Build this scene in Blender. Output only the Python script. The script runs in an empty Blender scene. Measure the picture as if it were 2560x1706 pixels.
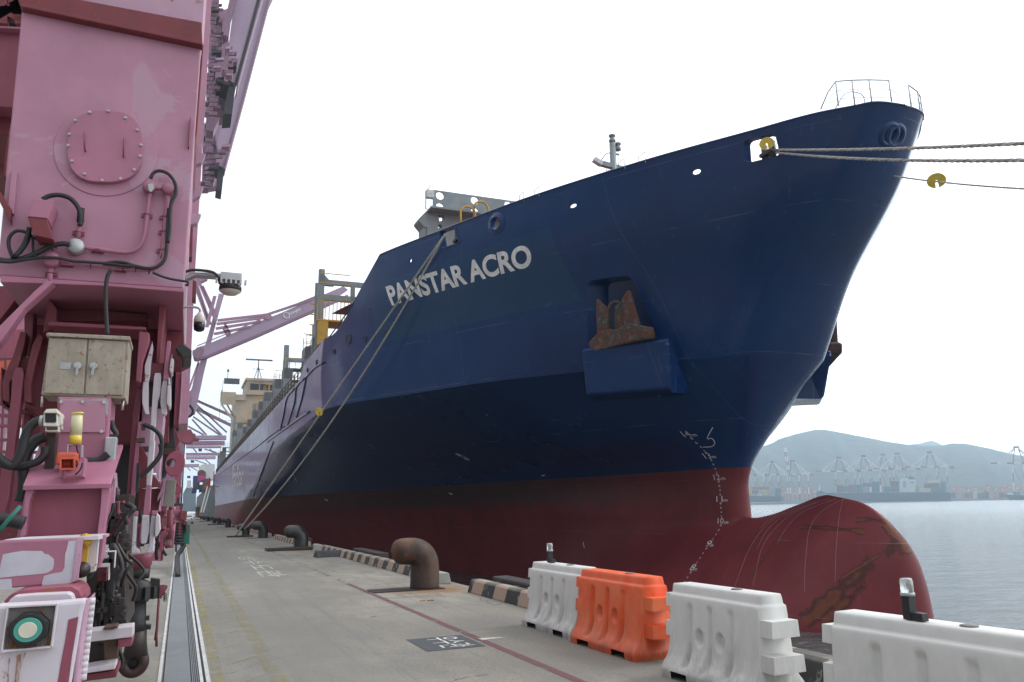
import bpy, bmesh, math, random
import numpy as np
from mathutils import Vector, Matrix
S=bpy.context.scene
C=S.collection
rnd=random.Random(7)
R=math.radians
# ---------------- camera ----------------
FPX=1950.0; CXP=1280.0; CYP=853.0; EYE=Vector((0,0,1.65))
def _axes(vp=(450,1283),slope=-0.02):
    n1=np.array([vp[0]-CXP,-(vp[1]-CYP),-FPX]); n2=np.array([vp[0]+1000-CXP,-(vp[1]+slope*1000-CYP),-FPX])
    up=np.cross(n2,n1); up/=np.linalg.norm(up)
    if up[1]<0: up=-up
    yd=n1/np.linalg.norm(n1); xd=np.cross(yd,up)
    return np.stack([xd,yd,up])
RM=_axes()
cam=bpy.data.cameras.new('camera'); camo=bpy.data.objects.new('camera',cam); C.objects.link(camo)
cam.sensor_width=36.0; cam.lens=36.0*FPX/2560.0; cam.clip_start=0.1; cam.clip_end=30000
mw=Matrix([[RM[i][0],RM[i][1],RM[i][2],EYE[i]] for i in range(3)]+[[0,0,0,1]])
camo.matrix_world=mw
S.camera=camo
S.render.resolution_x=1024; S.render.resolution_y=682
# ---------------- world, sun, exposure ----------------
W=bpy.data.worlds.new("World"); S.world=W; W.use_nodes=True
nt=W.node_tree; nt.nodes.clear()
SUN_EL=R(48); SUN_AZ=R(84)          # azimuth from +Y towards +X
wo=nt.nodes.new('ShaderNodeOutputWorld'); bg=nt.nodes.new('ShaderNodeBackground'); bg2=nt.nodes.new('ShaderNodeBackground')
sky=nt.nodes.new('ShaderNodeTexSky'); sky.sky_type='NISHITA'; sky.sun_disc=False; sky.sun_elevation=SUN_EL; sky.sun_rotation=SUN_AZ
sky.air_density=1.5; sky.dust_density=6.0
bg.inputs[1].default_value=0.10
nt.links.new(sky.outputs[0],bg.inputs[0])
# overcast cloud layer: pale grey with soft brighter and darker banks, brightest round the veiled sun
tc=nt.nodes.new('ShaderNodeTexCoord'); mp=nt.nodes.new('ShaderNodeMapping'); mp.inputs['Scale'].default_value=(1.1,1.1,3.6)
nz=nt.nodes.new('ShaderNodeTexNoise'); nz.inputs['Scale'].default_value=1.7; nz.inputs['Detail'].default_value=6; nz.inputs['Roughness'].default_value=.5
rp=nt.nodes.new('ShaderNodeValToRGB'); rp.color_ramp.elements[0].position=.32; rp.color_ramp.elements[1].position=.62
rp.color_ramp.elements[0].color=(.82,.865,.95,1); rp.color_ramp.elements[1].color=(1,1,1,1)
nt.links.new(tc.outputs['Generated'],mp.inputs[0]); nt.links.new(mp.outputs[0],nz.inputs[0]); nt.links.new(nz.outputs[0],rp.inputs[0])
dot=nt.nodes.new('ShaderNodeVectorMath'); dot.operation='DOT_PRODUCT'
sd=Vector((math.sin(SUN_AZ)*math.cos(SUN_EL),math.cos(SUN_AZ)*math.cos(SUN_EL),math.sin(SUN_EL)))
dot.inputs[1].default_value=sd
nt.links.new(tc.outputs['Generated'],dot.inputs[0])
mr=nt.nodes.new('ShaderNodeMapRange'); mr.inputs[1].default_value=-0.6; mr.inputs[2].default_value=1.0; mr.inputs[3].default_value=.20; mr.inputs[4].default_value=2.15
nt.links.new(dot.outputs['Value'],mr.inputs[0]); 
# hazy brightening low in the sky, strongest below the sun
sz=nt.nodes.new('ShaderNodeSeparateXYZ'); nt.links.new(tc.outputs['Generated'],sz.inputs[0])
def wm(op,a,b):
    x=nt.nodes.new('ShaderNodeMath'); x.operation=op
    for i,v in enumerate((a,b)):
        if isinstance(v,(int,float)): x.inputs[i].default_value=v
        else: nt.links.new(v,x.inputs[i])
    return x.outputs[0]
low=wm('POWER',wm('SUBTRACT',1.0,wm('ABSOLUTE',sz.outputs[2],0)),4.0)
az=wm('ADD',wm('MULTIPLY',sz.outputs[0],math.sin(SUN_AZ)),wm('MULTIPLY',sz.outputs[1],math.cos(SUN_AZ)))
boost=wm('MULTIPLY',low,wm('MAXIMUM',wm('MULTIPLY',wm('ADD',az,.25),2.4),0.0))
tot=wm('ADD',mr.outputs[0],boost)
nt.links.new(rp.outputs[0],bg2.inputs[0]); nt.links.new(tot,bg2.inputs[1])
mx=nt.nodes.new('ShaderNodeMixShader'); mx.inputs[0].default_value=.88
nt.links.new(bg.outputs[0],mx.inputs[1]); nt.links.new(bg2.outputs[0],mx.inputs[2]); nt.links.new(mx.outputs[0],wo.inputs[0])
sun=bpy.data.lights.new('sun','SUN'); sun.energy=1.0; sun.angle=R(14); sun.color=(1,.965,.91)
suno=bpy.data.objects.new('sun',sun); C.objects.link(suno); suno.rotation_euler=(-sd).to_track_quat('-Z','Y').to_euler(); suno.location=(0,0,60)
S.view_settings.view_transform='Standard'; S.view_settings.look='None'; S.view_settings.exposure=-0.02; S.view_settings.gamma=1.0
S.view_settings.use_curve_mapping=False
S.cycles.volume_bounces=3; S.cycles.max_bounces=10

# ---------------- helpers ----------------
def ray(px,py):
    v=RM@np.array([px-CXP,-(py-CYP),-FPX]); return Vector(v/np.linalg.norm(v))
def aY(px,py,Y): v=ray(px,py); return EYE+v*(Y/v.y)
def aX(px,py,X): v=ray(px,py); return EYE+v*(X/v.x)
def aZ(px,py,z=0.0): v=ray(px,py); return EYE+v*((z-EYE.z)/v.z)
def aD(px,py,D):
    v=ray(px,py); fw=-Vector((RM[0][2],RM[1][2],RM[2][2])); return EYE+v*(D/v.dot(fw))
def tag(o,label=None,cat=None,group=None,kind=None):
    if label: o['label']=label
    if cat: o['category']=cat
    if group: o['group']=group
    if kind: o['kind']=kind
    return o
def empty(name,loc=(0,0,0),label=None,cat=None,group=None,rz=0):
    o=bpy.data.objects.new(name,None); C.objects.link(o); o.location=loc; o.rotation_euler=(0,0,rz); o.empty_display_size=.2
    return tag(o,label,cat,group)
class MB:
    def __init__(s): s.v=[]; s.f=[]; s.sm=[]; s.mi=[]; s.cur=0
    def add(s,vs,fs,smooth=False):
        b=len(s.v); s.v+= [tuple(v) for v in vs]
        for f in fs: s.f.append(tuple(b+i for i in f)); s.sm.append(smooth); s.mi.append(s.cur)
        return s
    def box(s,c,size,rot=None,taper=1.0):
        x,y,z=size[0]/2,size[1]/2,size[2]/2; c=Vector(c)
        vs=[Vector((sx*x*(taper if sz>0 else 1),sy*y*(taper if sz>0 else 1),sz*z)) for sz in(-1,1) for sy in(-1,1) for sx in(-1,1)]
        if rot is not None:
            m=rot if isinstance(rot,Matrix) else Matrix.Rotation(rot,3,'Z'); vs=[m@v for v in vs]
        vs=[v+c for v in vs]
        return s.add(vs,[(0,2,3,1),(4,5,7,6),(0,1,5,4),(2,6,7,3),(0,4,6,2),(1,3,7,5)])
    def bb(s,a,b):
        a=Vector(a);b=Vector(b); return s.box((a+b)/2,(abs(b.x-a.x),abs(b.y-a.y),abs(b.z-a.z)))
    def bar(s,a,b,w,h=None,up=(0,0,1)):
        a=Vector(a);b=Vector(b);h=h or w;d=(b-a); L=d.length; d.normalize(); u=Vector(up)
        if abs(d.dot(u))>.99: u=Vector((0,1,0))
        r=d.cross(u).normalized(); u=r.cross(d)
        return s.box((a+b)/2,(w,L,h),Matrix((r,d,u)).transposed())
    def tube(s,pts,r,n=8,cap=True,closed=False):
        pts=[Vector(p) for p in pts]; m=len(pts); rr=r if hasattr(r,'__len__') else [r]*m
        vs=[];fs=[]; prev=None
        for i,p in enumerate(pts):
            if i==0: t=pts[1]-p
            elif i==m-1: t=p-pts[i-1]
            else: t=(pts[i+1]-p).normalized()+(p-pts[i-1]).normalized()
            t.normalize()
            if prev is None:
                u=Vector((0,0,1)) if abs(t.z)<.9 else Vector((0,1,0)); a=t.cross(u).normalized()
            else:
                a=prev-t*prev.dot(t)
                if a.length<1e-6: a=t.cross(Vector((0,0,1)))
                a.normalize()
            prev=a; b=t.cross(a)
            for k in range(n):
                an=2*math.pi*k/n; vs.append(p+(a*math.cos(an)+b*math.sin(an))*rr[i])
        for i in range(m-1):
            for k in range(n):
                k2=(k+1)%n; fs.append((i*n+k,i*n+k2,(i+1)*n+k2,(i+1)*n+k))
        s.add(vs,fs,True)
        if cap:
            b=len(s.v)-len(vs)
            s.f.append(tuple(b+k for k in range(n))[::-1]); s.sm.append(False); s.mi.append(s.cur)
            s.f.append(tuple(b+(m-1)*n+k for k in range(n))); s.sm.append(False); s.mi.append(s.cur)
        return s
    def cyl(s,a,b,r,n=16,r2=None): return s.tube([a,b],[r,r if r2 is None else r2],n)
    def prism(s,poly,d):
        # poly: list of 3D points (planar), d: extrusion vector
        n=len(poly); P=[Vector(p) for p in poly]; d=Vector(d)
        nrm=Vector((0,0,0))
        for i in range(n): nrm+=P[i].cross(P[(i+1)%n])
        if nrm.dot(d)>0: P=P[::-1]
        vs=P+[p+d for p in P]
        fs=[tuple(range(n)),tuple(range(2*n-1,n-1,-1))]+[(i,i+n,(i+1)%n+n,(i+1)%n) for i in range(n)]
        return s.add(vs,fs)
    def slab(s,px,Y,th,rnd_=0):
        # outline given as picture points standing on the plane at depth Y, real thickness th (away from the viewer along Y)
        poly=[aY(x,y,Y) for x,y in px]
        return s.prism(poly,(0,th,0))
    def lathe(s,prof,c,n=24,axis='Z',cap=True):
        c=Vector(c); vs=[];m=len(prof)
        for r,h in prof:
            for k in range(n):
                a=2*math.pi*k/n; x,y=r*math.cos(a),r*math.sin(a)
                v=(x,y,h) if axis=='Z' else ((h,x,y) if axis=='X' else (y,h,x))
                vs.append(c+Vector(v))
        fs=[(i*n+k,i*n+(k+1)%n,(i+1)*n+(k+1)%n,(i+1)*n+k) for i in range(m-1) for k in range(n)]
        if cap: fs+=[tuple(range(n))[::-1],tuple((m-1)*n+k for k in range(n))]
        return s.add(vs,fs,True)
    def build(s,name,mat,parent=None,bevel=0,loc=None,smooth_all=False,seg=2):
        me=bpy.data.meshes.new(name); me.from_pydata(s.v,[],s.f)
        mats=mat if isinstance(mat,(list,tuple)) else [mat]
        for m_ in mats: me.materials.append(m_)
        me.polygons.foreach_set('use_smooth',[True if smooth_all else b for b in s.sm]); me.polygons.foreach_set('material_index',s.mi)
        me.validate(); me.update()
        o=bpy.data.objects.new(name,me); C.objects.link(o)
        if parent is not None:
            o.parent=parent
            if not REL: o.matrix_parent_inverse=parent_world(parent).inverted()
        if loc is not None: o.location=loc
        if bevel:
            b=o.modifiers.new('bevel','BEVEL'); b.width=bevel; b.segments=seg; b.limit_method='ANGLE'; b.angle_limit=R(40)
        return o
HAZE=0.00034
REL=False     # False: vertices are in world space; True: vertices are in the parent's own space
def parent_world(p):
    m=Matrix.LocRotScale(p.location,p.rotation_euler,p.scale)
    return m if p.parent is None else parent_world(p.parent)@p.matrix_parent_inverse@m
def copy_tree(o,parent=None):
    c=o.copy(); C.objects.link(c); c.parent=parent
    for ch in list(o.children): copy_tree(ch,c)
    return c
def arc(c,r,a0,a1,n,u,v):
    c=Vector(c);u=Vector(u);v=Vector(v)
    return [c+u*(r*math.cos(a0+(a1-a0)*i/n))+v*(r*math.sin(a0+(a1-a0)*i/n)) for i in range(n+1)]
def smoothpath(pts,n=6):
    pts=[Vector(p) for p in pts]; out=[]
    for i in range(len(pts)-1):
        p0=pts[max(i-1,0)];p1=pts[i];p2=pts[i+1];p3=pts[min(i+2,len(pts)-1)]
        for k in range(n):
            t=k/n; out.append(.5*((2*p1)+(p2-p0)*t+(2*p0-5*p1+4*p2-p3)*t*t+(3*p1-p0-3*p2+p3)*t**3))
    out.append(pts[-1]); return out
def ell(cx,cy,rx,ry,n=32,a0=0,a1=2*math.pi):
    return [(cx+rx*math.cos(a0+(a1-a0)*i/n),cy+ry*math.sin(a0+(a1-a0)*i/n)) for i in range(n)]

# ---------------- materials ----------------
class NM:
    def __init__(s,name):
        s.m=bpy.data.materials.new(name); s.m.use_nodes=True; s.t=s.m.node_tree; s.b=s.t.nodes['Principled BSDF']; s._tc=None
    def n(s,t,**k):
        x=s.t.nodes.new(t)
        for a,v in k.items(): setattr(x,a,v)
        return x
    def link(s,a,b): s.t.links.new(a,b)
    def tc(s,out='Object'):
        if s._tc is None: s._tc=s.n('ShaderNodeTexCoord')
        return s._tc.outputs[out]
    def pos(s):
        g=s.n('ShaderNodeNewGeometry'); return g.outputs['Position']
    def noise(s,scale,detail=5,rough=.55,vec=None,stretch=None,dist=0):
        v=vec if vec is not None else s.tc()
        if stretch is not None:
            mp=s.n('ShaderNodeMapping'); mp.inputs['Scale'].default_value=stretch; s.link(v,mp.inputs[0]); v=mp.outputs[0]
        x=s.n('ShaderNodeTexNoise'); x.inputs['Scale'].default_value=scale; x.inputs['Detail'].default_value=detail; x.inputs['Roughness'].default_value=rough; x.inputs['Distortion'].default_value=dist
        s.link(v,x.inputs['Vector']); return x.outputs[0]
    def ramp(s,fac,stops):
        r=s.n('ShaderNodeValToRGB'); e=r.color_ramp.elements
        while len(e)<len(stops): e.new(.5)
        for el,(p,c) in zip(e,stops):
            el.position=p; el.color=(c,c,c,1) if not hasattr(c,'__len__') else (*c,1)
        s.link(fac,r.inputs[0]); return r.outputs[0]
    def mix(s,fac,a,b,mode='MIX'):
        x=s.n('ShaderNodeMix',data_type='RGBA',blend_type=mode)
        for sock,val in ((x.inputs[0],fac),(x.inputs[6],a),(x.inputs[7],b)):
            if hasattr(val,'is_linked') or isinstance(val,bpy.types.NodeSocket): s.link(val,sock)
            elif hasattr(val,'__len__'): sock.default_value=(*val,1)
            else: sock.default_value=val
        return x.outputs[2]
    def math(s,op,a,b=0,c=0):
        x=s.n('ShaderNodeMath',operation=op)
        for i,val in enumerate((a,b,c)):
            if isinstance(val,bpy.types.NodeSocket): s.link(val,x.inputs[i])
            else: x.inputs[i].default_value=val
        return x.outputs[0]
    def sep(s,v):
        x=s.n('ShaderNodeSeparateXYZ'); s.link(v,x.inputs[0]); return x.outputs
    def bump(s,h,strength=.3,dist=.01):
        x=s.n('ShaderNodeBump'); x.inputs['Strength'].default_value=strength; x.inputs['Distance'].default_value=dist; s.link(h,x.inputs['Height']); s.link(x.outputs[0],s.b.inputs['Normal']); return x
    def col(s,c):
        if isinstance(c,bpy.types.NodeSocket): s.link(c,s.b.inputs['Base Color'])
        else: s.b.inputs['Base Color'].default_value=(*c,1)
    def rough(s,r):
        if isinstance(r,bpy.types.NodeSocket): s.link(r,s.b.inputs['Roughness'])
        else: s.b.inputs['Roughness'].default_value=r
def paint(name,c,rough=.45,dirt=.25,dirtc=(.06,.05,.045),rust=0.0,scale=1.5,bump=.15,metal=0,streak=True,chips=None,spec=.5):
    """painted steel with mottling, run-down streaks, rust spots"""
    m=NM(name); n1=m.noise(scale,6,.6); n2=m.noise(scale*3.1,4,.6,stretch=(1,1,.12) if streak else None)
    d=m.math('MULTIPLY',m.ramp(n2,[(.35,0.0),(.75,1.0)]),dirt)
    c2=tuple(min(1,x*1.12+.01) for x in c); c1=tuple(x*.86 for x in c)
    base=m.mix(m.ramp(n1,[(.35,0),(.65,1)]),c1,c2)
    base=m.mix(d,base,dirtc)
    if rust:
        n3=m.noise(scale*5,8,.7); rm=m.ramp(n3,[(.66-rust*.25,0.0),(.70-rust*.2,1.0)])
        rc=m.mix(m.noise(scale*30,3,.6),(.16,.05,.02),(.32,.13,.05))
        base=m.mix(rm,base,rc)
    if chips is not None:
        n4=m.noise(scale*.9,9,.62,dist=.6); cm=m.ramp(n4,[(chips[1],0.0),(chips[1]+.012,1.0)])
        base=m.mix(cm,base,chips[0])
    m.col(base); m.rough(m.ramp(n1,[(.2,max(0,rough-.1)),(.8,min(1,rough+.15))])); m.b.inputs['Metallic'].default_value=metal
    m.b.inputs['Specular IOR Level'].default_value=spec
    if bump: m.bump(m.noise(scale*9,6,.65),bump,.004)
    return m.m
def plain(name,c,rough=.6,metal=0,**k):
    m=NM(name); n1=m.noise(k.get('scale',4),5,.6); m.col(m.mix(m.ramp(n1,[(.3,0),(.7,1)]),tuple(x*.8 for x in c),tuple(min(1,x*1.15) for x in c)))
    m.rough(rough); m.b.inputs['Metallic'].default_value=metal
    if k.get('bump',.1): m.bump(m.noise(k.get('scale',4)*8,5,.6),k.get('bump',.1),.003)
    return m.m
PINK=(.43,.155,.235)
M={}
M['pink']=paint('pink_paint',(.40,.155,.235),.5,.10,(.20,.03,.05),.0,1.1)
M['pink_worn_shaded']=paint('worn_shaded_pink_paint',(.29,.066,.112),.5,.3,(.10,.025,.03),.25,1.6)  # worn pink, its colour darkened further for shading low on the crane
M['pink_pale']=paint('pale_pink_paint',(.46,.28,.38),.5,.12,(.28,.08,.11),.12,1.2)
M['pink_deep_shaded']=paint('shaded_deep_rose_paint',(.20,.034,.052),.55,.35,(.05,.01,.015),.2,1.5)  # deep rose with the shade under the crane put into its colour
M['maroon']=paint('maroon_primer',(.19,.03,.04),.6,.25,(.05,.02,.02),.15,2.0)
M['lilac']=paint('lilac_paint',(.40,.30,.42),.5,.10,(.2,.12,.16),.0,1.0)
M['white_paint']=paint('white_paint',(.62,.58,.62),.5,.18,(.30,.20,.2),.08,2.0)
M['pink_bogie']=paint('patched_pink_paint',(.44,.16,.25),.5,.12,(.2,.05,.06),.1,1.4,chips=((.60,.58,.64),.53))
M['white_bogie']=paint('patched_white_paint',(.58,.54,.6),.5,.2,(.35,.16,.07),.15,1.3,chips=((.42,.15,.23),.60))
M['black']=plain('black_steel',(.02,.02,.021),.5)
M['dark']=plain('greasy_dark_steel',(.035,.024,.022),.45)
M['rubber']=plain('black_rubber',(.018,.018,.02),.55)
M['bolt']=plain('galvanised_bolt',(.5,.48,.45),.4,.8)
M['galv']=plain('galvanised_steel',(.42,.43,.44),.45,.6)
M['cabinet']=paint('weathered_stainless_sheet',(.36,.32,.26),.5,.3,(.16,.09,.05),.35,5,streak=True)
M['yellow']=paint('yellow_paint',(.55,.33,.03),.5,.15,rust=.1,scale=3)
M['yellow_plastic']=plain('yellow_plastic',(.7,.5,.06),.4,bump=0)
M['cream_plastic']=plain('cream_plastic',(.72,.68,.55),.45,bump=0)
M['white_plastic']=plain('white_camera_plastic',(.66,.64,.58),.4,bump=0)
M['glass_black']=plain('black_glass',(.01,.01,.012),.1,bump=0)
M['orange']=paint('orange_red_plastic',(.60,.10,.05),.45,.15,scale=6)
M['green']=paint('teal_green_paint',(.01,.16,.12),.5,.2,scale=4)
M['teal']=plain('green_rubber_ring',(.07,.36,.29),.5,bump=0)
M['grey_steel']=paint('grey_ship_paint',(.22,.26,.28),.5,.25,(.18,.11,.07),.12,1.0)
M['cream']=paint('cream_ship_paint',(.50,.42,.31),.5,.15,(.3,.22,.14),.05,.4)
M['deckred']=paint('red_lead_paint',(.22,.06,.045),.6,.2,scale=1)
# ---------------- ship hull geometry ----------------
XC=24.0; BH=16.1; ZW=-3.0; YEND=232.0
def _pchip(xs,ys):
    xs=np.array(xs,float);ys=np.array(ys,float);h=np.diff(xs);d=np.diff(ys)/h;m=np.zeros(len(xs))
    for i in range(1,len(xs)-1):
        if d[i-1]*d[i]>0:
            w1=2*h[i]+h[i-1];w2=h[i]+2*h[i-1]; m[i]=(w1+w2)/(w1/d[i-1]+w2/d[i])
    m[0]=d[0];m[-1]=d[-1]
    def f(x):
        x=np.clip(np.asarray(x,float),xs[0],xs[-1]); i=np.clip(np.searchsorted(xs,x)-1,0,len(xs)-2)
        t=(x-xs[i])/h[i]
        return (2*t**3-3*t**2+1)*ys[i]+(t**3-2*t**2+t)*h[i]*m[i]+(-2*t**3+3*t**2)*ys[i+1]+(t**3-t**2)*h[i]*m[i+1]
    return f
Ystem=_pchip([-6,.95,2.4,3.2,4.4,6,7.8,11,14,16],[29.8,29.8,29.75,29.47,28.66,27.39,25.93,23.54,20.36,18.88])
ZK=7.8
LV=[-4,1.0,3.2,5.0,7.8,16.0]
TB=[ # half breadth against sqrt(distance aft of stem) at each level
 ([0,1,2,3,4,5.75,7,9,10.5],[0,.8,1.3,2.1,3.1,5.6,8.5,13.5,16.2]),
 ([0,.8,2,3,4,5.75,7,9,10],[0,.78,1.2,2.2,3.5,6.6,9.6,15,16.3]),
 ([0,.5,1.0,1.4,2,2.8,3.9,5.7,6.9,8.4,9.3],[0,.5,.95,1.15,1.4,2.1,4.2,8.3,11.4,15.3,16.4]),
 ([0,.5,1,1.5,1.9,2.8,3.9,5.5,6.7,8.3],[0,.95,1.6,2.6,3.2,4.8,6.8,10.4,13.2,16.4]),
 ([0,.5,1.2,2,2.45,3.3,3.9,4.7,5.3],[0,1.93,3.0,5.02,6.62,10.4,12.6,15.8,16.6]),
 ([0,.45,.85,1.3,1.9,2.8,3.7,4.3,4.9,5.4,6],[0,1.2,1.75,2.7,4.0,6.8,10.0,12.1,14.4,15.9,16.8])]
TF=[_pchip(*t) for t in TB]
def hb(z,Y):
    """half breadth of the hull proper at height z and station Y (arrays)"""
    z=np.asarray(z,float);Y=np.asarray(Y,float); z,Y=np.broadcast_arrays(z,Y)
    t=np.sqrt(np.maximum(Y-Ystem(z),0)); B=np.stack([f(t) for f in TF])
    xs=np.array(LV); k=np.clip(np.searchsorted(xs,z)-1,0,len(LV)-2)
    h=np.diff(xs).reshape(-1,*([1]*z.ndim)); d=np.diff(B,axis=0)/h
    m=np.zeros_like(B); m[0]=d[0]
    for i in range(1,len(LV)-2): m[i]=.5*(d[i-1]+d[i])
    mk_lo=d[-2]*1.25; mk_hi=d[-1]
    ii=np.indices(z.shape)
    def tk(A,k): return np.take_along_axis(A,k[None],0)[0]
    hh=tk(np.broadcast_to(h,d.shape),k); u=(z-xs[k])/hh
    m0=tk(m,k); m1=np.where(k==len(LV)-3,mk_lo,tk(m,np.minimum(k+1,len(LV)-1)))
    b0=tk(B,k);b1=tk(B,k+1)
    cub=(2*u**3-3*u**2+1)*b0+(u**3-2*u**2+u)*hh*m0+(-2*u**3+3*u**2)*b1+(u**3-u**2)*hh*m1
    lin=b0+(b1-b0)*u
    b=np.where(k==len(LV)-2,lin,cub)
    # stern narrowing
    s=np.clip((Y-205)/(YEND-205),0,1); b=np.minimum(b,BH)*(1-.12*s**2*np.clip((9-z)/9,0,1.2))
    return np.maximum(b,0)
# bulb
YTIP=_pchip([-6,-4,-2.6,-1.4,-.7,0,.6,1.1,1.55,1.85],[22.6,21.5,20.95,20.85,20.9,21.15,21.6,22.15,23.0,24.6])
ZTOP=_pchip([20,24.6,26.5,28.2,29.2,29.8,200],[1.85,1.85,1.45,1.05,.93,.95,.95])
def bulb(zr,Y):
    D=np.maximum(1.85-zr,0); w=np.minimum(1.20*D**.80,2.2+.42*D)
    t=np.clip((Y-YTIP(zr))/9.5,0,1); g=np.sqrt(1-(1-t)**2)
    fade=1-np.clip((Y-34)/22,0,1)
    return w*g*fade*fade*(3-2*fade)
ZT_T=_pchip([18,42.6,42.61,49.2,50.5,60.5,61.2,230],[16,16,15.99,12.45,12.5,12.5,11.5,11.5])
def ztop(Y): return np.where(np.asarray(Y)<42.6,16.0,ZT_T(Y))
def hull_hit(px,py,side=-1,off=0.0):
    """real point of the starboard shell seen at a picture point"""
    v=ray(px,py); t=np.linspace(8,260,5000); X=v.x*t;Y=v.y*t;z=EYE.z+v.z*t
    b=hb(z,Y); b=np.where(z<ztop(Y)+.3,b,0); 
    ok=(X>=XC-b-off)&(b>0); i=int(np.argmax(ok))
    return Vector((X[i],Y[i],z[i]))
def shell(Y,z,off=0.0,side=-1):
    """point on the shell at station Y, height z; off = stand-off along the outward normal"""
    e=.05
    def p(y,zz): return Vector((XC+side*float(hb(zz,y)),y,zz))
    a=p(Y,z); dy=p(Y+e,z)-p(Y-e,z); dz=p(Y,z+e)-p(Y,z-e); n=dy.cross(dz)
    if n.x*side<0: n=-n
    n.normalize(); return a+n*off, n
# upper shell columns: dense forward for the openings, coarse aft
def inpoly(y,z,poly):
    r=np.zeros(np.shape(y),bool); n=len(poly)
    for i in range(n):
        y1,z1=poly[i];y2,z2=poly[(i+1)%n]
        c=((z1>z)!=(z2>z))&(y<(y2-y1)*(z-z1)/((z2-z1) if z2!=z1 else 1e-9)+y1)
        r^=c
    return r
def snap(Y,Z,poly,tol):
    P=np.array(poly); bd=np.full(Y.shape,1e9); by=Y.copy();bz=Z.copy()
    for i in range(len(P)):
        a=P[i];b=P[(i+1)%len(P)];d=b-a; L=max((d**2).sum(),1e-12)
        t=np.clip(((Y-a[0])*d[0]+(Z-a[1])*d[1])/L,0,1); qy=a[0]+t*d[0];qz=a[1]+t*d[1]; dd=np.hypot(Y-qy,Z-qz)
        m=dd<bd; bd=np.where(m,dd,bd);by=np.where(m,qy,by);bz=np.where(m,qz,bz)
    m=bd<tol; return np.where(m,by,Y),np.where(m,bz,Z)
HOLE3=[]   # (centre, radius): round openings where the plating turns too fast for a (Y,z) outline
HOLES=[]   # filled before the hull is built: polygons in (Y,z) for each side
def build_hull(parent,mat):
    mb=MB()
    zr=np.concatenate([.95+(ZK-.95)*np.linspace(0,1,34),ZK+(16-ZK)*np.linspace(0,1,76)[1:]])
    u1=np.linspace(0,1,110)**1.6; yb=32.0
    y2=np.concatenate([np.linspace(yb,56,170)[1:],np.linspace(56,YEND,60)[1:]])
    for side in(-1,1):
        V=[];YY=[];ZZ=[]
        for z in zr:
            ys=float(Ystem(z)); Yr=np.concatenate([ys+(yb-ys)*u1,y2])
            zz=np.full_like(Yr,z)
            if z>ZK: zz=ZK+(z-ZK)*(ztop(Yr)-ZK)/(16-ZK)
            yk,zk_=Yr.copy(),zz.copy()
            if ZK<z<16:
                for h in HOLES: Yr[1:],zz[1:]=snap(Yr[1:],zz[1:],h[1],.062)
            b=hb(zz,Yr); b[0]=0
            V+= list(zip(XC+side*b,Yr,zz)); YY.append(Yr);ZZ.append(zz)
        YY=np.array(YY);ZZ=np.array(ZZ); nr,nc=YY.shape
        yc=(YY[:-1,:-1]+YY[1:,1:]+YY[:-1,1:]+YY[1:,:-1])/4; zc=(ZZ[:-1,:-1]+ZZ[1:,1:]+ZZ[:-1,1:]+ZZ[1:,:-1])/4
        dele=np.zeros(yc.shape,bool)
        for h in HOLES: 
            if h[0] in(0,side): dele|=inpoly(yc,zc,h[1])
        for hc,hr_ in HOLE3:
            Vn=np.array(V).reshape(nr,nc,3); cc=(Vn[:-1,:-1]+Vn[1:,1:])/2; dele|=np.sqrt((abs(cc[...,0]-XC)-abs(hc[0]-XC))**2+(cc[...,1]-hc[1])**2+(cc[...,2]-hc[2])**2)<hr_
        fs=[]
        for i in range(nr-1):
            for j in range(nc-1):
                if dele[i,j]: continue
                a=i*nc+j; f=(a,a+1,a+nc+1,a+nc)
                fs.append(f if side<0 else f[::-1])
        mb.add(V,fs,True)
        # lower body with bulb
        V=[];n2=46
        zl=np.concatenate([-5.2+ (1.85+5.2)*(1-(1-np.linspace(0,1,n2))**1.7)])
        ua=np.linspace(0,1,60)**1.5
        y2b=np.concatenate([np.linspace(29.8,36,40)[1:],np.linspace(36,60,50)[1:],np.linspace(60,YEND,50)[1:]])
        for z0 in zl:
            yt=float(YTIP(z0)); Yr=np.concatenate([yt+(29.8-yt)*ua,y2b])
            w=np.clip((z0+4.5)/6.35,0,1); zz=z0-(1.85-ZTOP(Yr))*w
            a=bulb(z0,Yr); h=hb(zz,Yr); b=(a**3.2+h**3.2)**(1/3.2); b=np.minimum(b,BH)
            V+=list(zip(XC+side*b,Yr,zz)); nc=len(Yr)
        fs=[]
        for i in range(n2-1):
            for j in range(nc-1):
                a=i*nc+j; f=(a,a+1,a+nc+1,a+nc); fs.append(f if side<0 else f[::-1])
        mb.add(V,fs,True)
    # transom
    zz=np.linspace(-5,11.5,12); P=[(XC-float(hb(z,YEND)),YEND,z) for z in zz]+[(XC+float(hb(z,YEND)),YEND,z) for z in zz[::-1]]
    mb.add(P,[tuple(range(len(P)))])
    o=mb.build('hull',mat,parent)
    bm=bmesh.new(); bm.from_mesh(o.data); bmesh.ops.remove_doubles(bm,verts=bm.verts,dist=.004); bmesh.ops.recalc_face_normals
    for e in bm.edges:   # keep the knuckle crisp
        if len(e.link_faces)==2 and all(abs(v.co.z-ZK)<.01 for v in e.verts) : e.smooth=False
    bm.to_mesh(o.data); bm.free()
    return o
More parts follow.
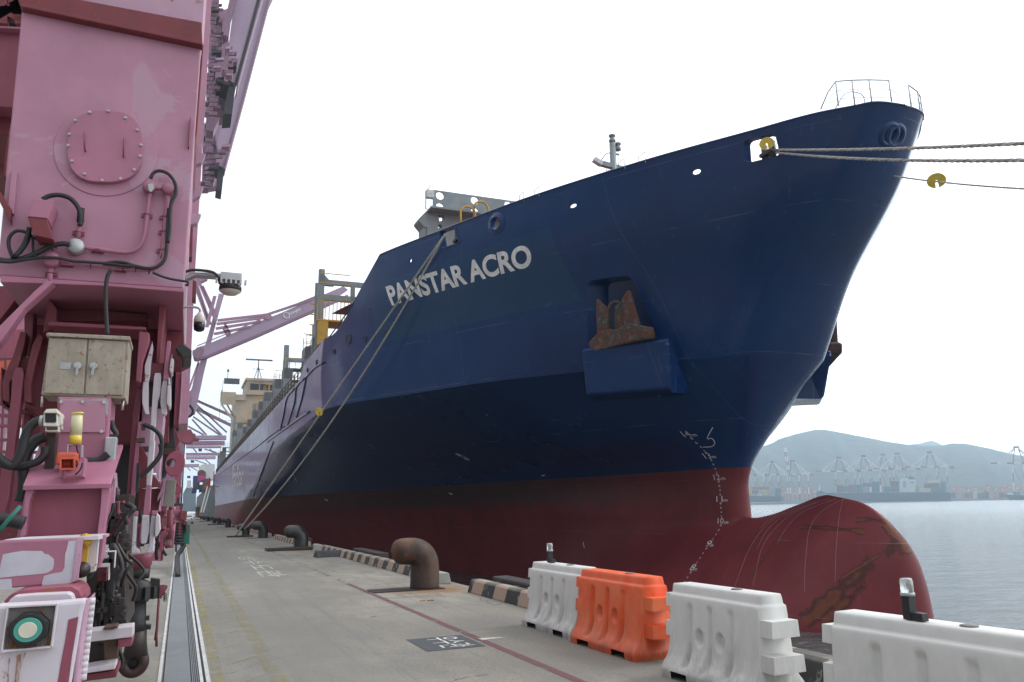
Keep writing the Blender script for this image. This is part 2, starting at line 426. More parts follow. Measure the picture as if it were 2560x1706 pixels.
# ================= QUAY, WATER =================
def st(o,kind='structure'): o['kind']=kind; return o
def concrete():
    m=NM('quay_concrete'); P=m.pos(); s=m.sep(P)
    n1=m.noise(.28,6,.6,P,(1,.55,1)); n2=m.noise(2.2,8,.65,P,(.8,.35,1)); n3=m.noise(26,6,.7,P); n4=m.noise(.9,9,.7,P,(.5,1.4,1),dist=.4)
    c=m.mix(m.ramp(n1,[(.35,0),(.65,1)]),(.185,.170,.145),(.33,.305,.255))
    c=m.mix(m.math('MULTIPLY',m.ramp(n2,[(.38,1),(.54,0)]),.6),c,(.15,.145,.135))
    c=m.mix(m.ramp(n3,[(.34,.75),(.50,0)]),c,(.09,.088,.08)); c=m.mix(m.ramp(m.noise(60,3,.6,P),[(.55,0),(.7,.4)]),c,(.45,.44,.41))
    c=m.mix(m.math('MULTIPLY',m.ramp(n4,[(.57,0),(.66,1)]),.30),c,(.38,.36,.32)); n5=m.noise(.16,5,.6,P,(1.6,.6,1)); c=m.mix(m.ramp(n5,[(.50,0),(.62,.45)]),c,(.165,.155,.135))
    v=m.n('ShaderNodeTexVoronoi'); v.inputs['Scale'].default_value=1.9; mp=m.n('ShaderNodeMapping'); mp.inputs['Scale'].default_value=(1,2.2,1); m.link(P,mp.inputs[0]); m.link(mp.outputs[0],v.inputs['Vector'])
    spot=m.math('MULTIPLY',m.ramp(v.outputs['Distance'],[(.03,1),(.075,0)]),m.ramp(m.noise(.8,3,.6,P),[(.5,0),(.6,1)]))
    c=m.mix(m.math('MULTIPLY',spot,.7),c,(.07,.07,.065))
    ty=m.noise(1.0,5,.6,P,(5.5,.10,1)); c=m.mix(m.math('MULTIPLY',m.ramp(ty,[(.54,0),(.66,.5)]),m.ramp(n1,[(.4,.3),(.6,1)])),c,(.10,.098,.09))
    vc=m.n('ShaderNodeTexVoronoi',feature='DISTANCE_TO_EDGE'); vc.inputs['Scale'].default_value=.33; dv=m.n('ShaderNodeVectorMath',operation='ADD'); nn=m.n('ShaderNodeTexNoise'); nn.inputs['Scale'].default_value=1.1; nn.inputs['Detail'].default_value=6; m.link(P,nn.inputs[0]); m.link(P,dv.inputs[0]); m.link(nn.outputs[1],dv.inputs[1]); m.link(dv.outputs[0],vc.inputs['Vector']); ck=m.math('MULTIPLY',m.math('LESS_THAN',vc.outputs['Distance'],.0035),m.ramp(n1,[(.46,0),(.52,.7)])); c=m.mix(ck,c,(.06,.055,.05))
    # slab joints across and along the quay
    jy=m.math('LESS_THAN',m.math('PINGPONG',m.math('ADD',s[1],2.2),4.0),.012); jx=m.math('LESS_THAN',m.math('ABSOLUTE',m.math('SUBTRACT',s[0],-4.2)),.012)
    c=m.mix(m.math('MULTIPLY',m.math('MAXIMUM',jy,jx),.55),c,(.06,.06,.055))
    # rust bled from the bollard footing
    for (bx,by,r) in ((4.9,16.2,1.25),(4.9,35.4,1.4)):
        d=m.n('ShaderNodeVectorMath',operation='DISTANCE'); m.link(P,d.inputs[0]); d.inputs[1].default_value=(bx,by,0)
        k=m.ramp(m.math('ADD',m.math('DIVIDE',d.outputs['Value'],r),m.math('MULTIPLY',m.math('SUBTRACT',n2,.5),1.3)),[(.35,.85),(.95,0)])
        c=m.mix(k,c,(.24,.13,.055))
    # traffic grime band between rail and yellow line
    g=m.ramp(m.math('MULTIPLY',m.math('ADD',s[0],m.math('MULTIPLY',n1,.6)),.25),[(.12,.0),(.2,.4),(.55,.4),(.75,0)])
    c=m.mix(g,c,(.17,.168,.16))
    m.col(c); m.rough(m.ramp(n2,[(.3,.75),(.7,.92)])); m.bump(m.math('ADD',n3,m.math('MULTIPLY',n2,2)),.35,.008); return m.m
M['concrete']=concrete()
def worn(name,c,thr=.5,alpha=1,sc=3.0,stretch=(1,.5,1)):
    """paint worn through to the concrete: separate flakes decided by noise"""
    m=NM(name); P=m.pos(); n=m.noise(sc,10,.72,P,stretch); b=m.ramp(n,[(thr-.06,0),(thr+.06,alpha)])
    m.col(m.mix(m.noise(9,5,.6,P),tuple(x*.75 for x in c),c)); m.rough(.85)
    t=m.n('ShaderNodeBsdfTransparent'); mx=m.n('ShaderNodeMixShader'); m.link(b,mx.inputs[0]); m.link(t.outputs[0],mx.inputs[1]); m.link(m.b.outputs[0],mx.inputs[2])
    m.link(mx.outputs[0],m.t.nodes['Material Output'].inputs[0]); return m.m
EDGE=5.8
QY0,QY1=-60,900
def sheet(name,poly,z,mat,kind='structure',parent=None):
    o=MB().add([(x,y,z) for x,y in poly],[tuple(range(len(poly)))]).build(name,mat,parent)
    if parent is None: o['kind']=kind
    return o
def rect(x0,x1,y0,y1): return [(x0,y0),(x1,y0),(x1,y1),(x0,y1)]
mb=MB(); mb.bb((-700,QY0,-5),(EDGE,QY1,0)); st(mb.build('quay_ground',M['concrete']))
# water
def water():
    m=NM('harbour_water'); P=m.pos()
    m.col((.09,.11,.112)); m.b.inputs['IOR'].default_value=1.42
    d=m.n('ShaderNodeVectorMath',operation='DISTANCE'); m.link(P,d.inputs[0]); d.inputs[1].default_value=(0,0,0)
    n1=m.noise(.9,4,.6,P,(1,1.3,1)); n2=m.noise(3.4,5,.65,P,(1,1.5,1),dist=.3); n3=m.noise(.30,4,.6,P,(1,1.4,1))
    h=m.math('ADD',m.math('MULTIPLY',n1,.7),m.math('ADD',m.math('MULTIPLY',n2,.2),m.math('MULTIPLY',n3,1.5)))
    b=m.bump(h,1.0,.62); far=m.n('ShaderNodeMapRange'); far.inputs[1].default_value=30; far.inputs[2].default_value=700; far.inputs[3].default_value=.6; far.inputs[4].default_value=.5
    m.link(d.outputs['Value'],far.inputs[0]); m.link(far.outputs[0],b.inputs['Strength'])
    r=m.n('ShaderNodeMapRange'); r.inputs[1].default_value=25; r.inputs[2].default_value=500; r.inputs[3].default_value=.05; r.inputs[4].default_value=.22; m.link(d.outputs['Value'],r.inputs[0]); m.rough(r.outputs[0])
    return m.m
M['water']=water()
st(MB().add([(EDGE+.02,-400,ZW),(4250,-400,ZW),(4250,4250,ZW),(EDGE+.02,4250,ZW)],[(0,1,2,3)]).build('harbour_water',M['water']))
# ---- crane cable trench ----
M['plate']=paint('worn_steel_cover_plate',(.17,.185,.20),.5,.3,(.08,.08,.08),.0,1.3)
M['toothed']=plain('pale_aluminium_strip',(.62,.62,.62),.5,.3)
M['slot']=plain('dark_slot',(.02,.02,.02),.8)
tr=empty('cable_trench',(0.1,6,0),'long steel cable trench with toothed white edge strips set into the concrete quay','cable trench')
YT0,YT1=2.0,240.0
MB().bb((-.06,YT0,-.05),(.34,YT1,.004)).build('slot_bed',M['slot'],tr)
MB().bb((-.047,YT0,.0),(.204,YT1,.012)).build('cover_plate',M['plate'],tr)
for a,b in((.214,.226),(.232,.242),(.250,.260),(.268,.278),(.288,.318)):
    MB().bb((a,YT0,0),(b,YT1,.014)).build('rail_strip',M['plate'] if b<.28 else M['toothed'],tr)
for x0,x1,s in((-.105,-.072,-1),(.345,.385,1)):
    mb=MB(); y=4.0
    mb.bb((x0 if s>0 else x0+.012,YT0,0),(x1-.012 if s>0 else x1,YT1,.012))
    while y<60:
        xa,xb=(x1-.012,x1) if s>0 else (x0,x0+.012)
        mb.bb((xa,y,0),(xb,y+.105,.012)); y+=.125
    mb.build('toothed_strip',M['toothed'],tr)
# ---- painted lines and writing on the quay ----
M['yellow_worn']=worn('worn_yellow_line',(.40,.34,.15),.47,.62); M['yellow_faint']=worn('faint_yellow_line',(.38,.33,.16),.50,.42)
M['red_worn']=worn('worn_red_line',(.20,.085,.10),.42,.75,5); M['red_faint']=worn('faint_red_line',(.26,.08,.10),.55,.5,4)
M['white_worn']=worn('worn_white_paint',(.62,.62,.58),.42,.85,6); M['white_faint']=worn('faint_white_paint',(.60,.58,.53),.52,.5,4)
M['sign_grey']=worn('grey_sign_paint',(.075,.085,.095),.30,1.0,8)
sheet('road_marking',[(.41,3),(.52,3),(.56,160),(.41,160)],.004,M['yellow_worn'])
sheet('road_marking',rect(.93,1.10,3,120),.004,M['yellow_faint'])
for k in range(22):
    y=5+k*1.15; sheet('road_marking',[(.56,y),(.93,y+.42),(.93,y+.52),(.56,y+.10)],.0042,M['yellow_faint'])
sheet('road_marking',rect(3.57,3.68,2,18.5),.004,M['red_worn']); sheet('road_marking',rect(3.56,3.68,18.5,60),.004,M['red_faint'])
sheet('road_marking',[(3.63,9.78),(3.63,9.95),(3.86,9.90),(4.02,9.86),(3.86,9.83)],.0045,M['white_worn'])
sheet('road_marking',[(2.78,10.32),(3.52,10.32),(3.52,9.37),(2.78,9.37)],.0045,M['sign_grey'])
for (a,b,c,d) in((3.9,4.6,28.5,31.5),(3.9,4.5,22,25.5),(3.95,4.9,15.2,15.5),(3.2,5.2,19.4,19.7)): sheet('road_marking',rect(a,b,c,d),.004,M['white_faint'] if a<3.6 or c<16 else worn('faint_yellow_patch',(.42,.36,.2),.55,.4,6,(3,.6,1)))
def ground_text(body,x0,x1,y0,y1,mat,z=.009,offset=.01):
    """reads from y0 to y1 with the tops of the letters towards +X"""
    vs,fs=text_mesh(body,1,offset,res=3); mn=vs.min(0);mx_=vs.max(0)
    out=[(x0+(v[1]-mn[1])/(mx_[1]-mn[1])*(x1-x0), y0+(v[0]-mn[0])/(mx_[0]-mn[0])*(y1-y0), z) for v in vs]
    o=MB().add(out,fs).build('road_marking',mat); return st(o)
# text_mesh is defined with the ship; this helper block is repeated here for the quay writing
# ================= THE SHIP =================
from mathutils.bvhtree import BVHTree
def hull_mat():
    m=NM('hull_paint'); P=m.pos(); sx=m.sep(P); z=sx[2]; Y=sx[1]
    n1=m.noise(.35,6,.6,P); n2=m.noise(1.2,7,.65,P,(1,1,.1)); n3=m.noise(2.2,9,.7,P); n4=m.noise(.13,3,.5,P)
    blue=m.mix(m.ramp(n1,[(.35,0),(.65,1)]),(.003,.028,.118),(.004,.038,.142))
    # repainted, slightly greener square behind the ship's name
    yb=m.math('MULTIPLY',m.math('GREATER_THAN',Y,31.0),m.math('LESS_THAN',Y,43.5)); zb=m.math('MULTIPLY',m.math('GREATER_THAN',z,10.9),m.math('LESS_THAN',z,14.3))
    blue=m.mix(m.math('MULTIPLY',m.math('MULTIPLY',yb,zb),.5),blue,(.010,.060,.13))
    # faded, chalky side plating amidships with vertical washings
    aft=m.ramp(m.math('DIVIDE',Y,200),[(.20,0),(.36,1)]) 
    ch=m.math('MULTIPLY',m.math('MULTIPLY',m.ramp(n2,[(.35,.15),(.65,1)]),aft),.10)
    blue=m.mix(ch,blue,(.06,.07,.18))
    red=m.mix(m.ramp(n1,[(.35,0),(.65,1)]),(.15,.022,.026),(.215,.036,.040))
    # boot-top: grey slime and scuffs, brown further aft
    zz=m.math('ADD',z,m.math('MULTIPLY',m.math('SUBTRACT',n2,.5),1.8))
    band=m.ramp(m.math('MULTIPLY_ADD',zz,.1,.3),[(.44,0),(.50,1),(.60,1),(.66,.55)])
    gy=m.ramp(m.math('DIVIDE',Y,100),[(.33,.15),(.46,.9),(.62,.9),(.85,.35)])
    red=m.mix(m.math('MULTIPLY',m.math('MULTIPLY',band,gy),.85),red,(.055,.050,.050))
    gb=m.ramp(m.math('DIVIDE',Y,100),[(.62,0),(.9,1)])
    red=m.mix(m.math('MULTIPLY',m.math('MULTIPLY',band,gb),.6),red,(.17,.065,.04))
    red=m.mix(m.math('MULTIPLY',m.ramp(n3,[(.6,0),(.7,1)]),m.ramp(m.math('DIVIDE',Y,100),[(.3,0),(.4,.5)])),red,(.14,.055,.03))
    # scraped paint and rust on the bulb: long diagonal scars
    scar=None; inner=None
    for a,b,w in SCARS:
        d=(b-a).normalized()
        s1=m.n('ShaderNodeVectorMath',operation='SUBTRACT'); m.link(P,s1.inputs[0]); s1.inputs[1].default_value=a
        c1=m.n('ShaderNodeVectorMath',operation='CROSS_PRODUCT'); m.link(s1.outputs[0],c1.inputs[0]); c1.inputs[1].default_value=d
        l1=m.n('ShaderNodeVectorMath',operation='LENGTH'); m.link(c1.outputs[0],l1.inputs[0])
        dt=m.n('ShaderNodeVectorMath',operation='DOT_PRODUCT'); m.link(s1.outputs[0],dt.inputs[0]); dt.inputs[1].default_value=d
        L=(b-a).length
        ends=m.math('MULTIPLY',m.math('GREATER_THAN',dt.outputs['Value'],0),m.math('LESS_THAN',dt.outputs['Value'],L))
        dist=m.math('ADD',m.math('DIVIDE',l1.outputs['Value'],w),m.math('MULTIPLY',m.math('SUBTRACT',m.noise(1.7,9,.72,P),.5),2.6))
        k=m.math('MULTIPLY',m.ramp(m.math('MULTIPLY',dist,.5),[(.42,1),(.56,0)]),ends)
        scar=k if scar is None else m.math('MAXIMUM',scar,k)
        k2=m.math('MULTIPLY',m.ramp(m.math('MULTIPLY',dist,.5),[(.24,1),(.36,0)]),ends); inner=k2 if inner is None else m.math('MAXIMUM',inner,k2)
    rustc=m.mix(m.math('MULTIPLY',inner,m.ramp(m.noise(3,8,.7,P),[(.36,.25),(.5,1)])),(.050,.018,.012),(.17,.050,.020))
    red=m.mix(m.math('MULTIPLY',scar,.85),red,rustc)
    isred=m.math('LESS_THAN',z,3.2)
    c=m.mix(isred,blue,red)
    # grime and plate edges
    wl=m.math('PINGPONG',m.math('ADD',z,m.math('MULTIPLY',Y,-.004)),1.3); seam=m.math('MULTIPLY',m.math('LESS_THAN',wl,.013),m.ramp(m.noise(.6,3,.5,P),[(.45,0),(.6,.28)]))
    vs=m.math('PINGPONG',Y,4.7); seam2=m.math('MULTIPLY',m.math('LESS_THAN',vs,.014),.12)
    c=m.mix(m.math('MAXIMUM',seam,seam2),c,(.22,.27,.42))
    c=m.mix(m.math('MULTIPLY',m.ramp(n3,[(.68,0),(.74,1)]),.22),c,(.02,.02,.022))
    run=m.noise(1.0,6,.62,P,(2.6,2.6,.10)); c=m.mix(m.math('MULTIPLY',m.ramp(run,[(.60,0),(.74,1)]),.30),c,(.055,.040,.045)); run2=m.noise(1.6,5,.6,P,(3,3,.07)); c=m.mix(m.math('MULTIPLY',m.ramp(run2,[(.64,0),(.72,1)]),.14),c,(.20,.22,.28))
    m.col(c); m.rough(m.math('ADD',m.ramp(n1,[(.3,.20),(.7,.28)]),m.math('MULTIPLY',isred,.26)))
    m.b.inputs['Specular IOR Level'].default_value=.27; m.link(m.math('MULTIPLY',m.math('SUBTRACT',1.0,isred),.22),m.b.inputs['Coat Weight']); m.b.inputs['Coat IOR'].default_value=1.5; m.b.inputs['Coat Roughness'].default_value=.09
    h=m.math('ADD',m.math('ADD',m.math('MULTIPLY',m.noise(.55,2,.5,P),1.0),m.math('MULTIPLY',m.math('SINE',m.math('MULTIPLY',Y,7.9)),.05)),m.math('MULTIPLY',seam,.6))
    m.bump(h,.12,.05)
    return m.m
M['letter']=plain('off_white_marking_paint',(.76,.74,.74),.5,bump=0,scale=3)
def anchor_mat():
    m=NM('rusty_cast_steel'); P=m.pos(); n=m.noise(1.6,9,.72,P); n2=m.noise(5,8,.7,P); c=m.mix(m.ramp(n,[(.42,0),(.52,1)]),(.06,.052,.05),(.110,.042,.025)); c=m.mix(m.ramp(n2,[(.52,0),(.64,.85)]),c,(.15,.145,.14)); c=m.mix(m.ramp(m.noise(3,8,.7,P),[(.55,0),(.66,.7)]),c,(.035,.018,.014)); m.col(c); m.rough(.85); m.bump(n2,.9,.06); return m.m
M['anchor']=anchor_mat()
M['navy']=paint('dark_blue_paint',(.013,.042,.135),.4,.1,scale=.8)
ship=empty('container_ship',(XC,29.8,ZW),'large blue container ship with red bottom paint moored at the quay, bow towards the viewer','container ship')
# first pass: plain shell for finding real points on it
_o=build_hull(None,M['navy']); BV=BVHTree.FromPolygons([v.co.copy() for v in _o.data.vertices],[tuple(p.vertices) for p in _o.data.polygons]); bpy.data.objects.remove(_o)
def hit(px,py,off=0.0):
    d=ray(px,py); l,n,i,t=BV.ray_cast(EYE,d)
    if l is None:
        return hit(px-4,py+2,off) if px>1500 and py<1700 else None
    if n.dot(d)>0: n=-n
    return l+n*off
def side_pt(Y,z,off=.02,side=-1):
    z=min(z,float(ztop(Y))-.03); o=Vector((XC+side*40,Y,z)); l,n,i,t=BV.ray_cast(o,Vector((-side,0,0)))
    if l is None: return None
    if n.x*side<0: n=-n
    return l+n*off
def yz(px,py): p=hit(px,py); return (p.y,p.z)
SCARS=[(hit(2262,1352),hit(2010,1556),.34),(hit(2268,1372),hit(2060,1556),.18),(hit(2205,1385),hit(2105,1445),.08),(hit(2140,1300),hit(2225,1305),.14),(hit(2000,1318),hit(2160,1330),.12),(hit(2215,1310),hit(2272,1380),.25),(hit(1960,1330),hit(1880,1440),.07)]
M['hull']=hull_mat()
def rrect(c,n=5,r=.22):
    """rounded polygon from corner list"""
    out=[];m=len(c)
    for i in range(m):
        p=Vector(c[i]);a=Vector(c[i-1]);b=Vector(c[(i+1)%m]); u=(a-p).normalized();v=(b-p).normalized()
        for k in range(n+1):
            t=k/n; q0=p+u*r;q1=p+v*r; out.append(tuple(q0*(1-t)**2+p*2*t*(1-t)+q1*t*t))
    return out
def circ(c,ry,rz,n=20): return [(c[0]+ry*math.cos(2*math.pi*k/n),c[1]+rz*math.sin(2*math.pi*k/n)) for k in range(n)]
fair_fore=rrect([yz(1858,352),yz(1937,333),yz(1951,389),yz(1862,409)],r=.18)
fair_aft=rrect([yz(1097,581),yz(1134,568),yz(1149,606),yz(1104,622)],r=.18)
chk_mid=circ(yz(1242,559),.30,.32)
slots=[circ(yz(1740,430),.17,.11,14),circ(yz(1432,515),.19,.10,14),circ(yz(1026,652),.13,.12,12)]
pocket=rrect([yz(1467,703),yz(1577,688),yz(1645,850),yz(1471,872)],r=.28)
CB=hit(2224,337); HOLE3.append((tuple(CB),.33))
for p in(fair_fore,fair_aft,chk_mid,pocket): HOLES.append((0,p))
for p in slots: HOLES.append((0,p))
def grow(poly,d):
    cy=sum(p[0] for p in poly)/len(poly);cz=sum(p[1] for p in poly)/len(poly)
    return [(cy+(y-cy)*(1+d/math.hypot(y-cy,z-cz)),cz+(z-cz)*(1+d/math.hypot(y-cy,z-cz))) for y,z in poly]
hull=build_hull(ship,M['hull'])
def rim(name,poly,outer,depth,mat,side,proud=.02,back=None,lip=0.0):
    """doubler plate round an opening plus its inward casing"""
    n=len(poly); mb=MB(); o=grow(poly,outer); i_=grow(poly,-.0)
    A=[side_pt(y,z,proud,side) for y,z in o]; B=[side_pt(y,z,proud+lip,side) for y,z in i_]; D=[b+Vector((-side*depth,0,0)) for b in B if b is not None]
    E=[side_pt(y,z,-.05,side) for y,z in o]
    if any(v is None for v in A+B+E): return None
    vs=E+A+B+D; fs=[]
    for r_ in range(3):
        for k in range(n):
            k2=(k+1)%n; fs.append((r_*n+k,r_*n+k2,(r_+1)*n+k2,(r_+1)*n+k))
    mb.add(vs,fs,False)
    if back is not None:
        mb.cur=1; mb.add(D,[tuple(range(n))])
    return mb.build(name,[mat,back] if back else mat,ship)
def round_chock(s):
    c=Vector(CB); 
    e=ray(2224,337); l,n,i,t=BV.ray_cast(EYE,e)
    if n.dot(e)>0: n=-n
    t1=n.cross(Vector((0,0,1))).normalized(); t2=t1.cross(n); V=[];F=[]; K=28
    for r_,o in ((.52,-.06),(.49,.02),(.42,.08),(.33,.08),(.27,.03),(.25,-.1),(.27,-.35)):
        for k in range(K):
            a=2*math.pi*k/K; q=c+t1*(r_*math.cos(a))+t2*(r_*math.sin(a))
            if r_>.35:
                l,nn,i,t=BV.ray_cast(q+n*1.5,-n); q=(l if l is not None else q)
            V.append(q+n*o)
    for r in range(6):
        for k in range(K): F.append((r*K+k,r*K+(k+1)%K,(r+1)*K+(k+1)%K,(r+1)*K+k))
    if s>0: V=[Vector((2*XC-v.x,v.y,v.z)) for v in V]
    MB().add(V,F,True).build('chock',M['hull'],ship)
for s in(-1,1):
    rim('roller_fairlead',fair_fore,.14,.35,M['hull'],s,.03); rim('roller_fairlead',fair_aft,.16,.35,M['hull'],s,.03)
    round_chock(s); rim('chock',chk_mid,.24,.25,M['hull'],s,.02,lip=.12)
    for p in slots: rim('drain_port',p,.10,.1,M['hull'],s,.012)
    rim('anchor_pocket',pocket,.10,1.1,M['hull'],s,.012,back=M['navy'])
# small closed pipes and holes further aft
for (px,py,r) in [(872,849,.34),(967,831,.17),(913,848,.17),(836,879,.16),(792,906,.15),(769,926,.14),(1518,1151,.13)]:
    p=hit(px,py); y,z=p.y,p.z; mb=MB(); pts=[side_pt(y+r*math.cos(a),z+r*math.sin(a),.02) for a in [2*math.pi*k/14 for k in range(14)]]
    mb.tube(pts+[pts[0]],.035,6,cap=False); mb.build('chock' if r>.2 else 'drain_port',M['hull'],ship)
    mb=MB(); pts=[side_pt(y+.9*r*math.cos(a),z+.9*r*math.sin(a),.03) for a in [2*math.pi*k/14 for k in range(14)]]; mb.add(pts,[tuple(range(14))]); mb.build('drain_port',M['black'],ship)
# fairlead rollers (dark posts inside the frames)
mb=MB()
for q,(a,b) in ((fair_fore,(.42,.8)),(fair_aft,(.3,.72))):
    ys=[p[0] for p in q];zs=[p[1] for p in q]; y0,y1,z0,z1=min(ys),max(ys),min(zs),max(zs)
    for s in(-1,1):
        xx=side_pt((y0+y1)/2,(z0+z1)/2,0,s).x-s*.55
        for f in (a,b):
            mb=MB(); mb.cyl((xx,y0+(y1-y0)*f,z0-.1),(xx,y0+(y1-y0)*f,z1-.1),.13,10); mb.build('fairlead_roller',M['black'],ship)
        mb=MB(); mb.bb((xx-.2,y0+(y1-y0)*(a-.1),z0+.35*(z1-z0)),(xx+.2,y0+(y1-y0)*(b+.1),z0+.5*(z1-z0))); mb.build('fairlead_roller',M['black'],ship)
# foredeck, forward of the hatches
ys=np.linspace(19.3,49,40); L=[(XC-float(hb(13.9,y))+.12,y,13.9) for y in ys if y>22]; Rr=[(2*XC-a,b,c) for a,b,c in L]
MB().add(L+Rr[::-1],[tuple(range(len(L)*2))]).build('foredeck',M['deckred'],ship)
ys=np.linspace(49,YEND-.2,30); L=[(XC-float(hb(11.3,y))+.1,y,11.3) for y in ys]; Rr=[(2*XC-a,b,c) for a,b,c in L]
MB().add(L+Rr[::-1],[tuple(range(len(L)*2))]).build('main_deck',M['deckred'],ship)
# bulwark cap bar
for s in(-1,1):
    yy=np.concatenate([18.88+(42.5-18.88)*np.linspace(0,1,90)**1.8,[45.8,49.2,52,56,60.4]]); pts=[]
    for y in yy:
        zt=float(ztop(y)); pts.append((XC+s*float(hb(min(zt,15.99),y)),y,zt))
    pts[0]=(XC,18.85,16)
    MB().tube(pts,.045,6).build('bulwark_cap',M['hull'],ship)
# ---- lettering ----
def text_mesh(body,size=1,offset=0,spacing=1,res=4):
    cu=bpy.data.curves.new('t','FONT'); cu.body=body; cu.size=size; cu.offset=offset; cu.space_character=spacing; cu.resolution_u=res; cu.fill_mode='FRONT'
    ob=bpy.data.objects.new('t',cu); C.objects.link(ob); bpy.context.view_layer.update()
    dg=bpy.context.evaluated_depsgraph_get(); me=bpy.data.meshes.new_from_object(ob.evaluated_get(dg))
    vs=np.array([v.co[:] for v in me.vertices]); fs=[tuple(p.vertices) for p in me.polygons]
    bpy.data.objects.remove(ob); bpy.data.curves.remove(cu); bpy.data.meshes.remove(me)
    return vs,fs
def refine(vs,fs,maxlen):
    bm=bmesh.new(); V=[bm.verts.new(v) for v in vs]
    for f in fs:
        try: bm.faces.new([V[i] for i in f])
        except ValueError: pass
    bmesh.ops.triangulate(bm,faces=bm.faces)
    for _ in range(4):
        E=[e for e in bm.edges if e.calc_length()>maxlen]
        if not E: break
        bmesh.ops.subdivide_edges(bm,edges=E,cuts=1); bmesh.ops.triangulate(bm,faces=[f for f in bm.faces if len(f.verts)>3])
    vs=np.array([v.co[:] for v in bm.verts]); bm.verts.index_update(); fs=[tuple(v.index for v in f.verts) for f in bm.faces]; bm.free(); return vs,fs
def hull_text(name,body,quad,off=.02,offset=.0,maxlen=.15,mat=None,res=4,trim=True):
    """quad: (Y,z) of bottom-left, bottom-right, top-right, top-left of the inked area"""
    vs,fs=text_mesh(body,1,offset,res=res); mn=vs.min(0);mx_=vs.max(0)
    vs[:,0]=(vs[:,0]-mn[0])/(mx_[0]-mn[0]); vs[:,1]=(vs[:,1]-mn[1])/(mx_[1]-mn[1])
    q=np.array(quad); w=np.linalg.norm(q[1]-q[0]); h=np.linalg.norm(q[3]-q[0])
    vs=vs*np.array([w,h,1]); vs,fs=refine(vs,fs,maxlen); out=[]
    for x,y,_ in vs:
        u,v=x/w,y/h; p=q[0]*(1-u)*(1-v)+q[1]*u*(1-v)+q[2]*u*v+q[3]*(1-u)*v
        out.append(side_pt(p[0],p[1],off))
    if any(o is None for o in out): print('MISS',body); return
    return MB().add(out,fs).build(name,mat or M['letter'],ship)
def yz_(px,py):
    p=hit(px,py); return (p.y,p.z)
NQ=[yz_(981,765),yz_(1334,666),yz_(1324,609),yz_(964,717)]
hull_text('name_lettering','PANSTAR ACRO',NQ,offset=.034,res=8)
q=[(aX(x,y,XC-BH).y,aX(x,y,XC-BH).z) for x,y in [(580.5,1223),(607.5,1213),(610.5,1160),(582.4,1163)]]
hull_text('side_lettering','PanStar',q,offset=.02,maxlen=.8)
print('NAME',NQ,'SIDE',q)
# draught marks at one frame near the stem, every 20 cm, with metre figures
for m_ in range(7,15):
    for k,dg_ in enumerate(['m','2','4','6','8']):
        z=-1.2+(m_-8)+k*.2
        if z<-2.6 or z>5.0 or (m_==14 and k>0): continue
        y0=30.55
        if k==0:
            h=.26; hull_text('draught_mark','%d'%m_ ,[(y0+.17,z-h/2),(y0-.15,z-h/2),(y0-.15,z+h/2),(y0+.17,z+h/2)],.012,.0,.2,res=2)
            h=.10; hull_text('draught_mark','m',[(y0-.19,z-.13),(y0-.36,z-.13),(y0-.36,z+h-.13),(y0-.19,z+h-.13)],.012,.0,.2,res=2)
        else:
            h=.1; hull_text('draught_mark',dg_,[(y0-.0,z-h/2),(y0-.09,z-h/2),(y0-.09,z+h/2),(y0-.0,z+h/2)],.012,.0,.2,res=2)
def hull_line(name,px,r=.02,mat=None,sm=0):
    P=[p for p in (hit(x,y,.005) for x,y in px) if p is not None]
    if sm:
        # resample in picture space so the line hugs the plating
        Q=smoothpath([(x,y,0) for x,y in px],sm); P=[hit(q.x,q.y,.005) for q in Q]; P=[p for p in P if p is not None]
    if len(P)>1: return MB().tube(P,r,5).build(name,mat or M['letter'],ship)
hull_line('bulb_mark',[(1782,1069),(1768,1096),(1779,1096),(1786,1104),(1786,1111),(1778,1117),(1758,1118)],.018,sm=4)
def hull_disc(name,pxc,ry,rz,mat,a0=0,a1=2*math.pi,off=.012):
    c=hit(*pxc); n=24; pts=[side_pt(c.y+ry*math.cos(a0+(a1-a0)*k/n),c.z+rz*math.sin(a0+(a1-a0)*k/n),off) for k in range(n+1)]
    ctr=side_pt(c.y,c.z,off); MB().add([ctr]+pts,[(0,k+1,k+2) for k in range(n)]).build(name,mat,ship)
hull_disc('thruster_mark',(1157,1142),.26,.22,M['letter']); hull_disc('thruster_mark',(1157,1142),.23,.19,M['navy'],off=.018)
for a in (R(45),R(225)): hull_disc('thruster_mark',(1157,1142),.23,.19,M['letter'],a,a+R(90),off=.024)
hull_line('draught_mark',[(733,1187),(737,1192)],.03); hull_line('draught_mark',[(738,1196),(744,1206)],.05)
hull_line('rubbed_mark',[(1458,1356),(1461,1371)],.02); hull_line('rubbed_mark',[(1123,1233),(1131,1236)],.04); hull_line('rubbed_mark',[(812,1249),(820,1251)],.05); hull_line('rubbed_mark',[(1355,1190),(1362,1188)],.03)
# pale salt and scrape streaks running down from the ridge of the bulb
M['scratch']=plain('scraped_pale_paint',(.34,.26,.26),.6,bump=0)
for L in ([(2118,1246),(2092,1256),(2060,1275),(2035,1300),(2022,1330),(2017,1370),(2012,1430),(2012,1480)],[(2090,1248),(2050,1262),(2005,1282),(1968,1318),(1945,1356)],[(2072,1247),(2030,1262),(1980,1285),(1935,1325),(1905,1370),(1890,1430),(1882,1465)],[(2108,1247),(2102,1270),(2096,1310),(2090,1380),(2088,1455)],[(2040,1256),(1990,1276),(1945,1300),(1915,1330),(1893,1372)],[(2000,1268),(1950,1290),(1910,1320),(1875,1370),(1850,1430),(1836,1470)],[(1965,1280),(1925,1300),(1900,1322)]):
    hull_line('scrape_mark',L,.006,M['scratch'],sm=4)
